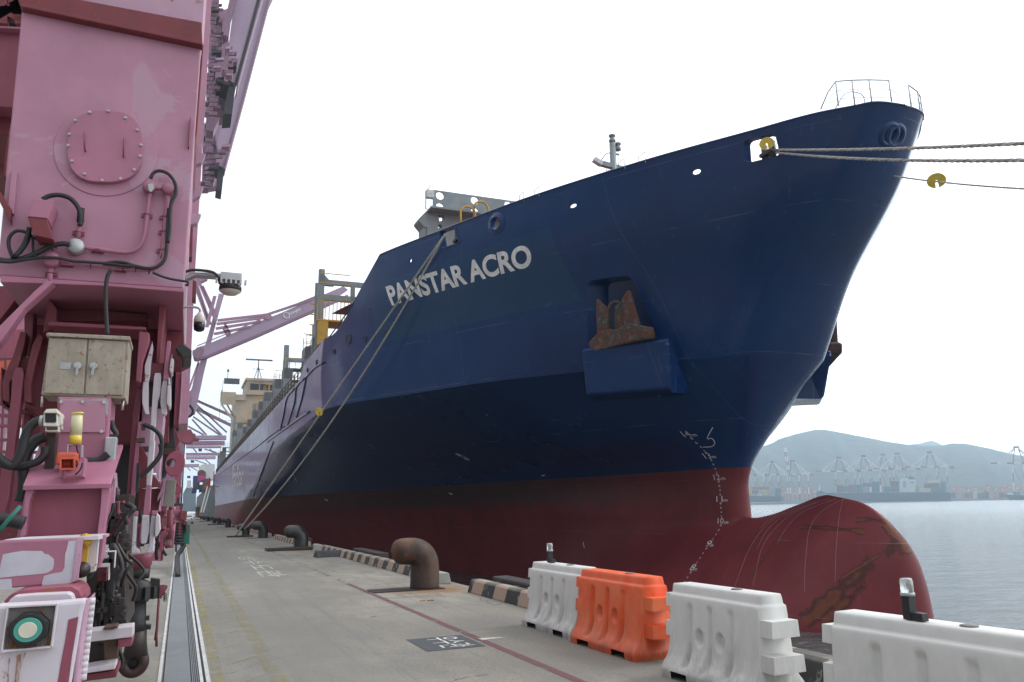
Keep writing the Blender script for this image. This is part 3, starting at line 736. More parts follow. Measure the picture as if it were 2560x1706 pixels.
# belting and fender plates on the forward shoulder
M['seam_dark']=plain('dark_blue_edge',(.01,.02,.07),.5)  # own dark blue of the belt lines
for a,b in [((603,1350),(0,0))]: pass
def zl(X,Y,s=4.356): return (540+X/s,720+Y/s)
for L in ([zl(1183,812),zl(1080,870),zl(985,970)],[zl(985,970),zl(940,1200),zl(878,1405)],[zl(972,985),zl(880,1080),zl(860,1250),zl(782,1490)],[zl(860,1100),zl(778,1190),zl(740,1380),zl(700,1555)],[zl(1020,1350),zl(900,1430),zl(720,1560),zl(560,1680)]):
    hull_line('rubbing_bar',L,.09,M['hull'],sm=3)
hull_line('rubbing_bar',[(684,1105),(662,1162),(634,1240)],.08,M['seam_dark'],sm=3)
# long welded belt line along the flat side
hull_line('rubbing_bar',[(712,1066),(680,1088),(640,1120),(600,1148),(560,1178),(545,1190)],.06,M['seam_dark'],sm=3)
def merged_text(x,*a): return ground_text(x,*a)
ground_text('우수관',3.0,3.42,10.24,9.45,plain('sign_white',(.62,.62,.60),.7,bump=0),.0085,.002)
ground_text('상수도관',2.05,2.68,32.0,21.6,M['white_worn'],.0045,.0)
# ---- bollards ----
def rusty():
    m=NM('rusty_bollard_steel'); P=m.tc(); n1=m.noise(2.2,8,.65,P,(1,1,.55)); n2=m.noise(6,9,.7,P); n3=m.noise(24,6,.7,P)
    c=m.mix(m.ramp(n1,[(.38,0),(.5,.5),(.62,1)]),(.028,.019,.017),(.13,.055,.022))
    c=m.mix(m.ramp(n2,[(.57,0),(.68,.8)]),c,(.20,.10,.045)); c=m.mix(m.ramp(n3,[(.64,0),(.75,.6)]),c,(.26,.20,.17))
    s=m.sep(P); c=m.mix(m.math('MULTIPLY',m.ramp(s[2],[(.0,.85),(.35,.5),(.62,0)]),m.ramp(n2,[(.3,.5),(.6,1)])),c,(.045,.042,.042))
    m.col(c); m.rough(m.ramp(n2,[(.3,.42),(.7,.7)])); m.b.inputs['Metallic'].default_value=.15; m.bump(m.math('ADD',n2,m.math('MULTIPLY',n3,.4)),.6,.012); return m.m
M['rusty']=rusty()
M['tar']=paint('black_bollard_paint',(.022,.02,.021),.36,.2,(.06,.045,.04),.15,1.5,bump=.3)
def bollard_mesh(mat,name,parent):
    global REL
    REL=True
    prof=[]; # centreline from the footing up and over towards -X
    pts=[(0,0,0),(0,0,.2),(0,0,.42),(-.02,0,.55),(-.08,0,.66),(-.18,0,.735),(-.30,0,.765),(-.42,0,.77),(-.52,0,.77),(-.60,0,.768),(-.655,0,.765),(-.70,0,.762),(-.72,0,.76)]
    rr=[.31,.305,.30,.30,.30,.292,.28,.272,.265,.24,.195,.11,.02]
    P=smoothpath(pts,3); Q=[]
    for i in range(len(rr)-1):
        for k in range(3): Q.append(rr[i]+(rr[i+1]-rr[i])*k/3)
    Q.append(rr[-1]); mb=MB(); mb.tube(P,Q,32); o=mb.build(name,mat,parent,smooth_all=True); REL=False; return o
def bollard(x,y,mat,label,plate,rz=0,sc=1.0):
    e=empty('bollard',(x,y,0),label,'mooring bollard','mooring bollards along the quay edge',rz); e.scale=(sc,sc,sc)
    bollard_mesh(mat,'post',e)
    global REL; REL=True
    if plate: MB().bb((-1.45,-.55,0),(.55,.45,.14)).build('base_plate',M['dark'],e,bevel=.02)
    else: MB().bb((-1.15,-.36,0),(.33,.30,.018)).build('base_plate',M['dark'],e)
    REL=False; return e
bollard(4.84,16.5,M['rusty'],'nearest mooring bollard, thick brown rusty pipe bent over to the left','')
bollard(4.9,35.6,M['tar'],'dark mooring bollard on a black raised plate, second from the viewer','p')
bollard(4.95,53.2,M['tar'],'black mooring bollard standing directly on the concrete, third from the viewer','')
bollard(4.15,56.6,M['tar'],'black mooring bollard on a long plate with the two crossing ropes made fast to it','p',sc=.82)
for i,(px) in enumerate((571,549,536,520,510,503)):
    p=aX(px,1300,4.95); bollard(4.95,p.y,M['tar'],['fifth black mooring bollard, just beyond the roped one','sixth black mooring bollard on its plate, beyond the fifth','seventh black mooring bollard, small against the red hull','eighth black mooring bollard, in front of the gangway foot','ninth black mooring bollard, beside the gangway foot','farthest black mooring bollard near the parked car'][i],'p' if i in(1,3,5) else '')
# ---- striped kerb blocks ----
def kerb_mat():
    m=NM('striped_kerb_paint'); P=m.pos(); s=m.sep(P); n=m.noise(5,9,.7,P); n2=m.noise(1.1,6,.6,P)
    k=m.math('GREATER_THAN',m.math('FRACT',m.math('DIVIDE',m.math('ADD',s[1],m.math('MULTIPLY',s[0],.0)),1.16)),.5)
    c=m.mix(k,(.034,.035,.038),(.37,.26,.20)); worn_=m.math('MAXIMUM',m.ramp(n,[(.56,0),(.60,1)]),m.math('MULTIPLY',m.ramp(s[2],[(.20,0),(.235,1)]),.55))
    c=m.mix(m.math('MULTIPLY',worn_,m.ramp(n2,[(.4,.35),(.6,.95)])),c,(.33,.30,.25)); c=m.mix(m.ramp(m.noise(3,9,.7,P,(1,1,.4)),[(.58,0),(.64,.6)]),c,(.12,.115,.11))
    m.col(c); m.rough(.8); m.bump(n,.4,.01); return m.m
M['kerb']=kerb_mat(); M['pale_conc']=plain('pale_concrete',(.34,.33,.30),.85,bump=.4)
def kerb(y0,y1,label,mat=None,x0=5.36,x1=5.72,h=.25):
    mb=MB(); mb.prism([(x0,y0,0),(x1,y0,0),(x1-.05,y0,h-.02),(x1-.09,y0,h),(x0+.11,y0,h),(x0+.07,y0,h-.03)],(0,y1-y0,0))
    o=mb.build('kerb_block',mat or M['kerb'],bevel=.018); return tag(o,label,'kerb block','kerb blocks along the quay edge')
kerb(8.9,15.3,'nearest kerb block with chipped pink and black stripes, beside the first white barrier')
kerb(2.0,8.7,'striped kerb block hidden behind the orange and white barriers')
kerb(18.6,27.3,'pink and black striped kerb block ending behind the rusty bollard')
kerb(27.6,33.6,'pink and black striped kerb block behind the rubber ramp')
kerb(17.2,17.9,'short plain concrete kerb stub right of the rusty bollard',M['pale_conc'],5.3,5.66,.24)
kerb(34.3,35.4,'short plain concrete kerb stub by the second bollard',M['pale_conc'],5.3,5.66,.24)
kerb(38.0,51.0,'striped kerb block between the second and third bollards'); kerb(54.6,55.6,'short plain kerb stub by the third bollard',M['pale_conc'],5.3,5.66,.24)
kerb(57,69.5,'striped kerb block between the third and fourth bollards'); kerb(74,90,'far striped kerb block beyond the roped bollard')
kerb(93,111,'striped kerb block between the fifth and sixth bollards'); kerb(114,128,'most distant striped kerb block along the quay')
# ---- fender frames hung on the quay face ----
M['fender']=paint('weathered_fender_rubber',(.035,.03,.03),.6,.4,(.09,.06,.055),.1,2)
def fender(y0,y1,label):
    e=empty('fender',(6.6,(y0+y1)/2,-1),label,'fender','rubber fenders on the quay face')
    MB().bb((6.55,y0,-3.4),(6.95,y1,.13)).build('fender_panel',M['fender'],e,bevel=.04)
    for k in range(4):
        y=y0+(y1-y0)*(k+.5)/4; MB().cyl((EDGE+.01,y,-1.0),(6.57,y,-1.0),.42,14,.3).build('fender_cone',M['rubber'],e); MB().bb((6.35,y-.09,-.5),(6.548,y+.09,.05)).build('bracket',M['dark'],e)
fender(12.8,17.0,'nearest dark quay fender, its flat top showing behind the first white barrier')
fender(28.2,32.6,'dark quay fender showing above the kerb behind the rusty bollard')
fender(46,50,'dark quay fender farther along, low against the hull')
# ---- rubber wheel ramp ----
e=empty('rubber_ramp',(5.1,29.3,0),'black rubber ramp wedge with ribbed sloping sides lying beside the striped kerb','rubber ramp')
for dy in (0,.0):
    pass

a=[(4.5,29.9,0),(4.5,29.1,0),(4.5,29.42,.22),(4.5,29.58,.22)]; mb=MB(); mb.prism([(4.55,29.85,0),(4.60,29.05,0),(4.60,29.35,.22),(4.57,29.55,.22)],(.82,.12,0)); mb.build('wedge',M['rubber'],e,bevel=.012)
mb=MB()
for k in range(12):
    x=4.66+k*.06; mb.bar((x,29.06,.012),(x,29.34,.218),.012,.02)
mb.build('rib',plain('dusty_rubber',(.07,.08,.09),.6),e)
# ---- loose litter ----
for (px,py,s,lab) in ((1066,1503,.11,'small broken piece of wood lying on the concrete in front of the rusty bollard'),):
    p=aZ(px,py); mb=MB(); 
    for k in range(4): mb.box((p.x-.08+.06*k,p.y+.03*math.sin(k*2),.012),(.09,.025,.02),R(20+37*k))
    tag(mb.build('wood_scrap',plain('splintered_wood',(.42,.27,.13),.8),bevel=.002),lab,'debris')
# ---- water-filled barriers ----
def barrier_mesh(holes):
    L,H=1.46,.86
    ts=lambda z: float(_pb(z))
    _pb=_pchip([0,.07,.12,.20,.30,.42,.60,.76,.775,.80,.855,.86],[.305,.31,.285,.225,.193,.180,.165,.152,.125,.12,.105,.10])
    ny,nz_=110,54; zs=np.concatenate([np.linspace(0,.76,44),np.linspace(.765,H,10)]); ys=np.linspace(0,L,ny)
    V=[];F=[]
    def depth(y,z):
        d=0
        for yc in(.36,.70,1.04):
            hw=.048+.02*max(0,(.3-z)/.3)
            t=abs(y-yc)/hw
            if t<1 and .045<z<.70:
                dep=.030+.055*max(0,min(1,(.34-z)/.22)); e=min(1,(z-.10)/.05,(.70-z)/.05) ; e=max(0,e)
                d=max(d,dep*min(1,(1-t)*2.6)*e)
        if holes:
            for yc in(.53,.87):
                r=math.hypot((y-yc),(z-.40)*.92); 
                if r<.075: d=max(d,.05*min(1,(.075-r)/.02))
        return d
    def notch(z):   # where the end profile steps
        l=.0; r=L
        if .76>z>=.665 or z>=.76: l=-.0
        return l,r
    for s in(-1,1):
        base=len(V)
        for z in zs:
            w=ts(z)
            for y in ys: V.append((s*(w-depth(y,z)),y,z))
        for i in range(len(zs)-1):
            for j in range(ny-1):
                z=(zs[i]+zs[i+1])/2; y=(ys[j]+ys[j+1])/2
                if z<.075 and (.18<y<.46 or .98<y<1.26): continue
                a=base+i*ny+j; q=(a,a+1,a+ny+1,a+ny); F.append(q if s<0 else q[::-1])
    n=len(zs)*ny
    for i in range(len(zs)-1):     # ends
        for j,fl in((0,0),(ny-1,1)):
            a=i*ny+j;b=a+ny;c=n+b;d=n+a; q=(a,b,c,d); F.append(q if fl==0 else q[::-1])
    k=(len(zs)-1)*ny
    for j in range(ny-1): F.append((k+j,k+j+1,n+k+j+1,n+k+j)); 
    mb=MB(); mb.add(V,F,True)
    # interlocking tabs: far end has three, near end two, offset in height
    for z0,z1,w,e in ((.64,.765,.150,.10),(.36,.50,.165,.11)):
        mb.prism([(-w,.002,z0),(w,.002,z0),(w-.012,.002,z1),(-w+.012,.002,z1)],(0,-e,0))
    for z0,z1,w,e in ((.52,.655,.150,.16),(.24,.375,.17,.175)):
        mb.prism([(-w,L-.002,z0),(w,L-.002,z0),(w-.008,L-.002,z1),(-w+.008,L-.002,z1)],(0,e,0))
    mb.prism([(-.10,L-.002,.78),(.10,L-.002,.78),(.095,L-.002,.85),(-.095,L-.002,.85)],(0,-.0001,0)) if False else None
    # flared feet ends
    return mb
def barrier_mat(name,c,c2,dirt):
    m=NM(name); P=m.tc(); s=m.sep(P); n=m.noise(2.6,7,.6,P); n2=m.noise(9,8,.7,P,(1,1,.35)); n3=m.noise(30,6,.7,P)
    col=m.mix(m.ramp(n,[(.40,0),(.62,1)]),c,c2)
    low=m.math('MULTIPLY',m.ramp(s[2],[(.03,.95),(.30,.40),(.75,.12)]),m.ramp(n2,[(.3,.25),(.65,1)]))
    col=m.mix(low,col,dirt); col=m.mix(m.ramp(n3,[(.70,0),(.76,.5)]),col,(.05,.05,.05))
    m.col(col); m.rough(.48); m.b.inputs['Subsurface Weight'].default_value=.12; m.b.inputs['Subsurface Radius'].default_value=(.02,.015,.01); m.bump(m.math('ADD',n2,m.math('MULTIPLY',n3,.2)),.12,.004); return m.m
M['bar_white']=barrier_mat('scuffed_white_plastic',(.70,.70,.675),(.76,.755,.73),(.26,.245,.22)); M['bar_orange']=barrier_mat('faded_orange_plastic',(.86,.095,.012),(.88,.20,.07),(.30,.07,.03))
BM=barrier_mesh(True)
def barrier(y0,x,mat,label,rz=0,holes=True,sx=1.0):
    global REL
    e=empty('water_barrier',(x,y0,0),label,'plastic barrier','water-filled plastic barriers along the quay',rz); 
    REL=True; o=(BM if holes else BM2).build('shell',mat,e,bevel=0)
    mb=MB(); mb.lathe([(.055,.855),(.055,.868),(.045,.872),(.001,.872)],(0,.95,0),16); mb.build('filler_cap',M['dkcap'] ,e); REL=False
    return e
M['dkcap']=plain('grey_filler_cap',(.20,.19,.18),.6)
BM2=barrier_mesh(False)
# local +y runs from the far end towards the viewer
W1='white plastic barrier '
barrier(10.72,4.88,M['bar_white'],'farthest white plastic barrier, behind the orange one, with a clear-topped warning lamp on it',R(180)+R(1))
barrier(9.12,4.84,M['bar_orange'],'orange plastic barrier between two white ones, faded at its edges',R(180)+R(1))
barrier(6.98,4.76,M['bar_white'],'white plastic barrier between the orange barrier and the frame corner, scuffed grey at its foot',R(180)+R(1)).scale.y=.89
barrier(4.60,4.53,M['bar_white'],'nearest white plastic barrier at the bottom right corner, only its upper half in view',R(180)+R(4),False)
# ---- warning lamps clipped on the barriers ----
M['clear']=NM('clear_lens').m; b=M['clear'].node_tree.nodes['Principled BSDF']; b.inputs['Transmission Weight'].default_value=.8; b.inputs['Roughness'].default_value=.25; b.inputs['Base Color'].default_value=(.85,.87,.85,1)
def wlamp(x,y,s,label):
    e=empty('warning_lamp',(x,y,.86),label,'warning lamp','barrier warning lamps'); z=.865
    mb=MB(); mb.prism([(x-.035*s,y-.03*s,z),(x+.035*s,y-.03*s,z),(x+.03*s,y-.03*s,z+.15*s),(x-.03*s,y-.03*s,z+.15*s)],(0,.06*s,0)); mb.bb((x-.03*s,y-.028*s-.09*s,z),(x+.03*s,y-.0302*s,z+.05*s)); mb.build('battery_case',M['black'],e,bevel=.004)
    mb=MB(); mb.lathe([(.03*s,z+.15*s),(.042*s,z+.165*s),(.042*s,z+.25*s),(.036*s,z+.262*s),(.001,z+.265*s)],(x,y,0),12); mb.build('lens',M['clear'],e)
    mb=MB(); mb.lathe([(.043*s,z+.15*s),(.047*s,z+.155*s),(.047*s,z+.168*s),(.043*s,z+.172*s)],(x,y,0),12); mb.build('lens_ring',M['galv'],e)
p=aY(1361,1398,10.35); wlamp(4.87,p.y,1.0,'small warning lamp on top of the farthest white barrier')
wlamp(4.52,4.02,1.0,'warning lamp with clear lens standing on the nearest white barrier at the lower right')
# ---- striped post showing past the third barrier, and a slack chain on the water side ----
e=empty('marker_post',(5.35,6.2,0),'short grey marker post with red and yellow bands behind the barriers','marker post')
pp=aX(1965,1600,5.3); mb=MB(); mb.cyl((pp.x,pp.y,0),(pp.x,pp.y,.62),.035,12); mb.build('post',M['galv'],e)
for z,c in ((.42,(.45,.03,.03)),(.14,(.55,.32,.02))): MB().cyl((pp.x,pp.y,z),(pp.x,pp.y,z+.055),.037,12).build('band',plain('band_paint',c,.5),e)
mb=MB(); A=Vector((5.9,7.5,-.3)); B=Vector((6.6,3.2,-1.1))
for k in range(60):
    t=k/59; p=A.lerp(B,t); p.z-=.5*math.sin(math.pi*t)*.6; d=(B-A).normalized(); 
    u=Vector((0,0,1)) if k%2 else Vector((1,0,0)); mb.tube([p+d*.05,p+u*.022,p-d*.05,p-u*.022,p+d*.05],.008,4,cap=False)
tag(mb.build('chain',paint('rusty_chain',(.16,.06,.03),.8,scale=8)),'thin rusty chain hanging slack over the water behind the white barriers','chain')
# ================= MOORING ROPES =================
def rope_mat():
    m=NM('mooring_rope'); P=m.pos(); w=m.n('ShaderNodeTexWave'); w.inputs['Scale'].default_value=3.2; w.inputs['Distortion'].default_value=1.2; mp=m.n('ShaderNodeMapping'); mp.inputs['Rotation'].default_value=(.6,.5,.8); m.link(P,mp.inputs[0]); m.link(mp.outputs[0],w.inputs[0])
    c=m.mix(w.outputs[0],(.36,.33,.29),(.62,.58,.53)); c=m.mix(m.ramp(m.noise(3,6,.6,P),[(.4,0),(.7,.5)]),c,(.22,.18,.15)); m.col(c); m.rough(.85); m.bump(w.outputs[0],.5,.02); return m.m
M['rope']=rope_mat()
def sagline(A,B,sag,n=40):
    A=Vector(A);B=Vector(B); return [A.lerp(B,i/n)+Vector((0,0,-4*sag*(i/n)*(1-i/n))) for i in range(n+1)]
def rope(A,B,sag,r,label,name='mooring_rope'):
    P=sagline(A,B,sag); 
    mb=MB(); 
    for k in range(3):   # three laid strands
        Q=[]
        L=0
        D=[]
        for i,p in enumerate(P):
            if i: L+=(p-P[i-1]).length
            D.append(L)
        n=int(max(60,min(420,L/ .11))); tot=D[-1]
        for i in range(n+1):
            s_=tot*i/n; j=min(max(0,int(s_/tot*(len(P)-1))),len(P)-2); 
            while j<len(P)-2 and D[j+1]<s_: j+=1
            while j>0 and D[j]>s_: j-=1
            p=P[j].lerp(P[j+1],(s_-D[j])/(D[j+1]-D[j])); t=(P[j+1]-P[j]).normalized(); a=t.cross(Vector((0,0,1))).normalized(); b=a.cross(t); ph=s_*2*math.pi/(r*16)+k*2.094
            Q.append(p+(a*math.cos(ph)+b*math.sin(ph))*r*.5)
        mb.tube(Q,r*.56,5)
    return tag(mb.build(name,M['rope']),label,'mooring rope','mooring ropes of the ship')
FA=hit(1118,592)+Vector((-.22,0,-.05)); b4=Vector((4.15,56.5,.45))
rope(FA,b4+Vector((-.62,.1,-.35)),.0,.055,'left of the two long mooring ropes crossing the ship name down to the fourth bollard')
rope(FA+Vector((0,-.35,.05)),b4+Vector((-.1,-.2,.05)),1.25,.055,'right of the two long mooring ropes crossing the blue bow to the fourth bollard')
FF=hit(1925,372)+Vector((.3,0,0))
def thru(px,py,A,B):
    """end point beyond the frame: extend A through the real point at depth where the ray meets the plane x/y of line AB"""
    v=ray(px,py); # solve A+s(B-A) horizontally collinear with ray
    dx,dy=B.x-A.x,B.y-A.y; den=v.x*dy-v.y*dx; t=(A.x*dy-A.y*dx)/den; return EYE+v*t
Bq=Vector((4.9,-22,.8))
for i,(py,d,lab) in enumerate(((351,0,'upper of the two bow ropes running off to the right from the yellow rat guard'),(387,-.12,'lower of the two bow ropes running off to the right from the fore fairlead'))):
    A=FF+Vector((0,0,d)); m_=thru(2585,py,A,Bq); d2=m_-A; Bz=m_+d2*.25; Bz.z-=0; rope(A,Bz,.10+.10*i,.048,lab)
A=aY(2236,441,19.2); m_=thru(2585,468,A,Vector((9,-22,.8))); rope(A,m_+(m_-A)*.3,.10,.032,'single thin mooring rope leaving the far side of the bow through a yellow guard')
# ---- rat guards ----
def rat_guard(c,r,label,n=None,th=.012):
    c=Vector(c); n=(EYE-c).normalized() if n is None else Vector(n).normalized(); t1=n.cross(Vector((0,0,1))).normalized(); t2=t1.cross(n)
    pts=[]; K=40; g=.16
    a0=-math.pi/2+g; a1=1.5*math.pi-g
    for k in range(K+1):
        a=a0+(a1-a0)*k/K; pts.append((math.cos(a)*r,math.sin(a)*r*.86))
    w=r*.13; pts+= [(-w,-r*.25),(-w*.8,0),(0,r*.06),(w*.8,0),(w,-r*.25)]
    P=[c+t1*x+t2*y-n*th/2 for x,y in pts]
    mb=MB(); mb.prism(P,n*th); 
    o=mb.build('rat_guard',M['yellow_plastic']); return tag(o,label,'rat guard','yellow rat guards on the mooring ropes')
p=hit(1921,368); rat_guard(p+Vector((-.35,-.3,-.05)),.28,'yellow rat guard disc at the fore fairlead, on the two bow ropes',(-.75,-.6,-.2))
p=thru(2341,452,A,m_); rat_guard(p,.29,'yellow rat guard with a slot hanging on the thin rope, right of the bow')
p=FA.lerp(b4,.44); q=aY(798,1030,p.y); rat_guard(q,.30,'yellow rat guard on the long mooring ropes beside the flare of the hull',(-.8,-.5,-.2))
def z2(X,Y): return (1350+X/2.768,640+Y/2.768)     # coordinates read off an enlarged crop
def on_plane(px,p0,n): d=ray(*px); return EYE+d*((p0-EYE).dot(n)/d.dot(n))
# ---- anchor bolster (both sides) ----
def mirror(pts): return [Vector((2*XC-p.x-1.3,p.y,p.z)) for p in pts]
tl,tr=hit(*z2(283,645)),hit(*z2(895,572))
def up_(v,dx,dz=0): return v+Vector((dx,0,dz))
T0=aX(*z2(283,645),tl.x-.75); T1=aX(*z2(895,572),tr.x-.75)
nb=(T1-T0).cross(Vector((-0.34,0,1))).normalized()
if nb.x>0: nb=-nb
B0=on_plane(z2(322,968),T0,nb); B1=on_plane(z2(885,925),T0,nb); B1b=on_plane(z2(930,960),T0,nb)
H0=hit(*z2(330,1010)) ; H1=hit(*z2(1022,962)); HT0=up_(hit(*z2(300,628)),.2); HT1=up_(hit(*z2(880,556)),.2)
TT0=on_plane(z2(286,668),T0,nb); TT1=on_plane(z2(872,612),T0,nb)
def bolster(f):
    mb=MB()
    a=[f([p])[0] for p in (HT0,HT1,T1,T0,TT1,TT0,B0,B1,H0,H1,B1b)]
    HT0_,HT1_,T1_,T0_,TT1_,TT0_,B0_,B1_,H0_,H1_,B1b_=a
    inn=Vector((0.35,0,0)) if f is same else Vector((-.35,0,0))
    vs=[HT0_,HT1_,T1_,T0_,TT1_,TT0_,B0_,B1_,B1b_,H0_+inn,H1_+inn]
    #      0    1   2   3    4    5   6   7    8     9      10
    fs=[(0,1,2,3),(3,2,4,5),(5,4,7,6),(7,8,10),(6,7,10,9),(1,10,8,7,4,2),(0,3,5,6,9)]
    if f is not same: fs=[q[::-1] for q in fs]
    mb.add(vs,fs)
    return mb.build('anchor_bolster',M['hull'],ship,bevel=.14,seg=4)
same=lambda p:p
bolster(same); bolster(mirror)
# ---- anchors ----
c0=hit(*z2(560,560)); na=Vector((-1,-.62,-.12)).normalized(); cA=c0+na*1.15
def anchor_mesh():
    mb=MB()
    def sl(pts,off,th):
        P=[on_plane(z2(*p),cA+na*off,na) for p in pts]; mb.prism(P,na*-th)
    sl([(333,600),(345,585),(395,530),(470,500),(505,520),(570,480),(600,462),(680,478),(748,490),(756,540),(752,572),(690,585),(600,605),(500,632),(420,652),(375,664),(335,632)],.30,.62)
    sl([(385,292),(470,372),(470,505),(430,545),(390,540),(384,400)],.22,.3)
    sl([(606,232),(628,285),(640,340),(684,480),(640,520),(575,520),(572,400),(558,300)],.22,.3)
    sl([(515,335),(560,335),(572,430),(578,540),(510,540),(512,420)],.05,.28)
    return mb
am=anchor_mesh(); am.build('anchor',M['anchor'],ship,bevel=.07,seg=2)
ring=MB(); P=[on_plane(z2(x,y),cA+na*.0,na) for x,y in [(476,480),(474,400),(482,350),(512,322),(545,324),(566,352),(576,400),(578,470)]]
ring.tube(smoothpath(P,3),.085,8); ring.build('anchor_shackle',M['anchor'],ship)
pm=MB(); pm.v=[(2*XC-v[0]-.95,v[1]+.2,v[2]) for v in am.v]; pm.f=[f[::-1] for f in am.f]; pm.sm=am.sm; pm.mi=am.mi
pm.build('anchor',M['anchor'],ship,bevel=.07)
# ---- bow rail ----
def bow_pt(s,Y,dz=0,inn=.10):
    return Vector((XC+s*max(0,float(hb(15.99,Y))-inn),Y,16+dz))
M['rail']=plain('grey_rail_paint',(.60,.61,.63),.5,bump=0)
BP=[(2052,272),(2074,268),(2096,264),(2137,261),(2180,260),(2230,261),(2279,272),(2302,288),(2309,300)]
TPy=[272,236,224,203,201,199,215,233,247]
mb=MB(); tops=[];mids=[];lows=[]
for i,(x,y) in enumerate(BP):
    p=aZ(x,y+1,16.0); h=0 if i==0 else (.62 if i==1 else 1.0)
    if i>=6: p=Vector((2*XC-p.x,p.y,p.z)) if False else p
    if h and i!=1: mb.cyl(p,p+Vector((0,0,h)),.028,6)
    tops.append(p+Vector((0,0,h))); mids.append(p+Vector((0,0,h*.62))); lows.append(p+Vector((0,0,h*.28)))
mb.tube(tops[:6],.028,6); mb.tube(tops[6:],.028,6); mb.tube([tops[5].lerp(tops[6],t)+Vector((0,0,-.16*math.sin(math.pi*t))) for t in (0,.25,.5,.75,1)],.012,5)
mb.tube(mids[1:6]+[(mids[5]+mids[6])/2+Vector((0,0,-.15))]+mids[6:],.013,5); mb.tube(lows[1:6]+[(lows[5]+lows[6])/2+Vector((0,0,-.1))]+lows[6:],.012,5)
mb.build('bow_rail',M['rail'],ship)
mb=MB()   # inner hoop rail of the lookout step
for k in (0,.45):
    Q=[aY(x,y,20.6+k) for x,y in ((2089,270),(2108,240),(2125,230),(2150,234),(2160,245),(2161,262))]; mb.tube(smoothpath(Q,4),.022,6)
mb.build('bow_rail',M['rail'],ship)
mb=MB()   # small climbing hoops on the bulwark
for px in [(1300,492),(1338,480),(1551,402),(1601,385)]:
    p=hull_hit(px[0],px[1]+9); q=Vector((XC-float(hb(15.9,p.y))+.1,p.y,16)); mb.tube([q+Vector((0,-.25,-.1)),q+Vector((0,-.25,.38)),q+Vector((0,.25,.38)),q+Vector((0,.25,-.1))],.018,5)
mb.build('climbing_hoop',M['rail'],ship)
# ---- foremast with lamps ----
mb=MB(); f0=aX(1534,420,XC); top=aX(1529,338,XC); mb.cyl((XC,f0.y,13.9),(XC,f0.y,top.z-.6),.27,12,.20)
zt=top.z; y0=f0.y
mb.build('foremast',M['grey_steel'],ship)
mb=MB()
for z,x in ((zt-.25,0),(zt-.75,.38),(zt-.6,0)): mb.lathe([(.08,-.3),(.2,-.27),(.2,-.08),(.14,-.05),(.14,.09),(.22,.12),(.22,.21),(.05,.27)],(XC+x,y0,z),10)
mb.build('masthead_lamp',M['grey_steel'],ship)
mb=MB(); mb.bar((XC-1.1,y0,zt-2.1),(XC+1.4,y0,zt-2.35),.30); mb.tube([(XC-.9,y0,zt-1.9),(XC-.5,y0,zt-1.4),(XC,y0,zt-1.2)],.03,5); mb.box((XC+.2,y0,zt-1.3),(.5,.1,.1))
for k in range(9): mb.bar((XC-.55,y0,zt-4.6+k*.3),(XC-.15,y0,zt-4.6+k*.3),.03)
mb.bar((XC-.55,y0,zt-4.8),(XC-.55,y0,zt-1.9),.03); mb.build('mast_arm',M['grey_steel'],ship)
mb=MB(); mb.box((XC-1.2,y0-.1,zt-2.1),(.6,.35,.3),Matrix.Rotation(R(25),3,'Y')); mb.build('deck_floodlight',M['rail'],ship,bevel=.03); mb=MB(); mb.box((XC+1.5,y0-.1,zt-2.45),(.5,.35,.3),Matrix.Rotation(R(-20),3,'Y')); mb.build('deck_floodlight',M['rail'],ship,bevel=.03)
# ---- breakwater with round lightening holes (boolean-free: ring cells) ----
YB=46.0
def holed_panel(name,x0,x1,z0,z1,holes,y,th,mat,nx=150,nz=60):
    xs=np.linspace(x0,x1,nx+1);zs=np.linspace(z0,z1,nz+1); mb=MB(); V=[(a,y,b) for b in zs for a in xs]; fs=[]
    V=[list(v) for v in V]
    # snap grid nodes near a hole edge onto the circle, then drop the inner cells
    for v in V:
        for (hx,hz,r) in holes:
            d=math.hypot(v[0]-hx,v[2]-hz)
            if abs(d-r)<.5*(x1-x0)/nx*1.2 and d>0: v[0]=hx+(v[0]-hx)*r/d; v[2]=hz+(v[2]-hz)*r/d
    for i in range(nz):
        for j in range(nx):
            a=i*(nx+1)+j; q=(a,a+1,a+nx+2,a+nx+1); cx=sum(V[k][0] for k in q)/4; cz=sum(V[k][2] for k in q)/4
            if any(math.hypot(cx-hx,cz-hz)<r-.01 for hx,hz,r in holes): continue
            fs.append(q)
    mb.add(V,fs); o=mb.build(name,mat,ship); s=o.modifiers.new('solid','SOLIDIFY'); s.thickness=th; return o
E_=lambda X,Y:(1040+X/6.82,450+Y/6.82)
pa=aY(*E_(292,168),YB); pz=aY(*E_(262,530),YB); xl=pa.x; zt_=pa.z; zm=pz.z
H=[]
for cx_,cy_ in (((410,270)),((412,458)),((1002,354)),((1004,545))):
    p=aY(*E_(cx_,cy_),YB); H.append((p.x,p.z,.0))
r_=abs(aY(*E_(480,270),YB).x-aY(*E_(340,270),YB).x)/2
step=H[2][0]-H[0][0]; holes=[]
x=H[0][0]
while x<2*XC-xl-.5: holes+= [(x,H[0][1],r_),(x,H[1][1],r_*.95)]; x+=step
holed_panel('breakwater',xl,2*XC-xl,zm,zt_,holes,YB,.12,M['grey_steel'],230,26)
holed_panel('breakwater',xl-.4,2*XC-xl+.4,13.9,zm,[(H[0][0]+.1,aY(*E_(414,645),YB).z,r_*.85),(H[0][0],aY(*E_(395,800),YB).z,r_*.6)],YB,.5,M['grey_steel'],230,30)
mb=MB(); mb.bb((xl-.4,YB-.9,zm-.12),(2*XC-xl+.4,YB+.5,zm)); 
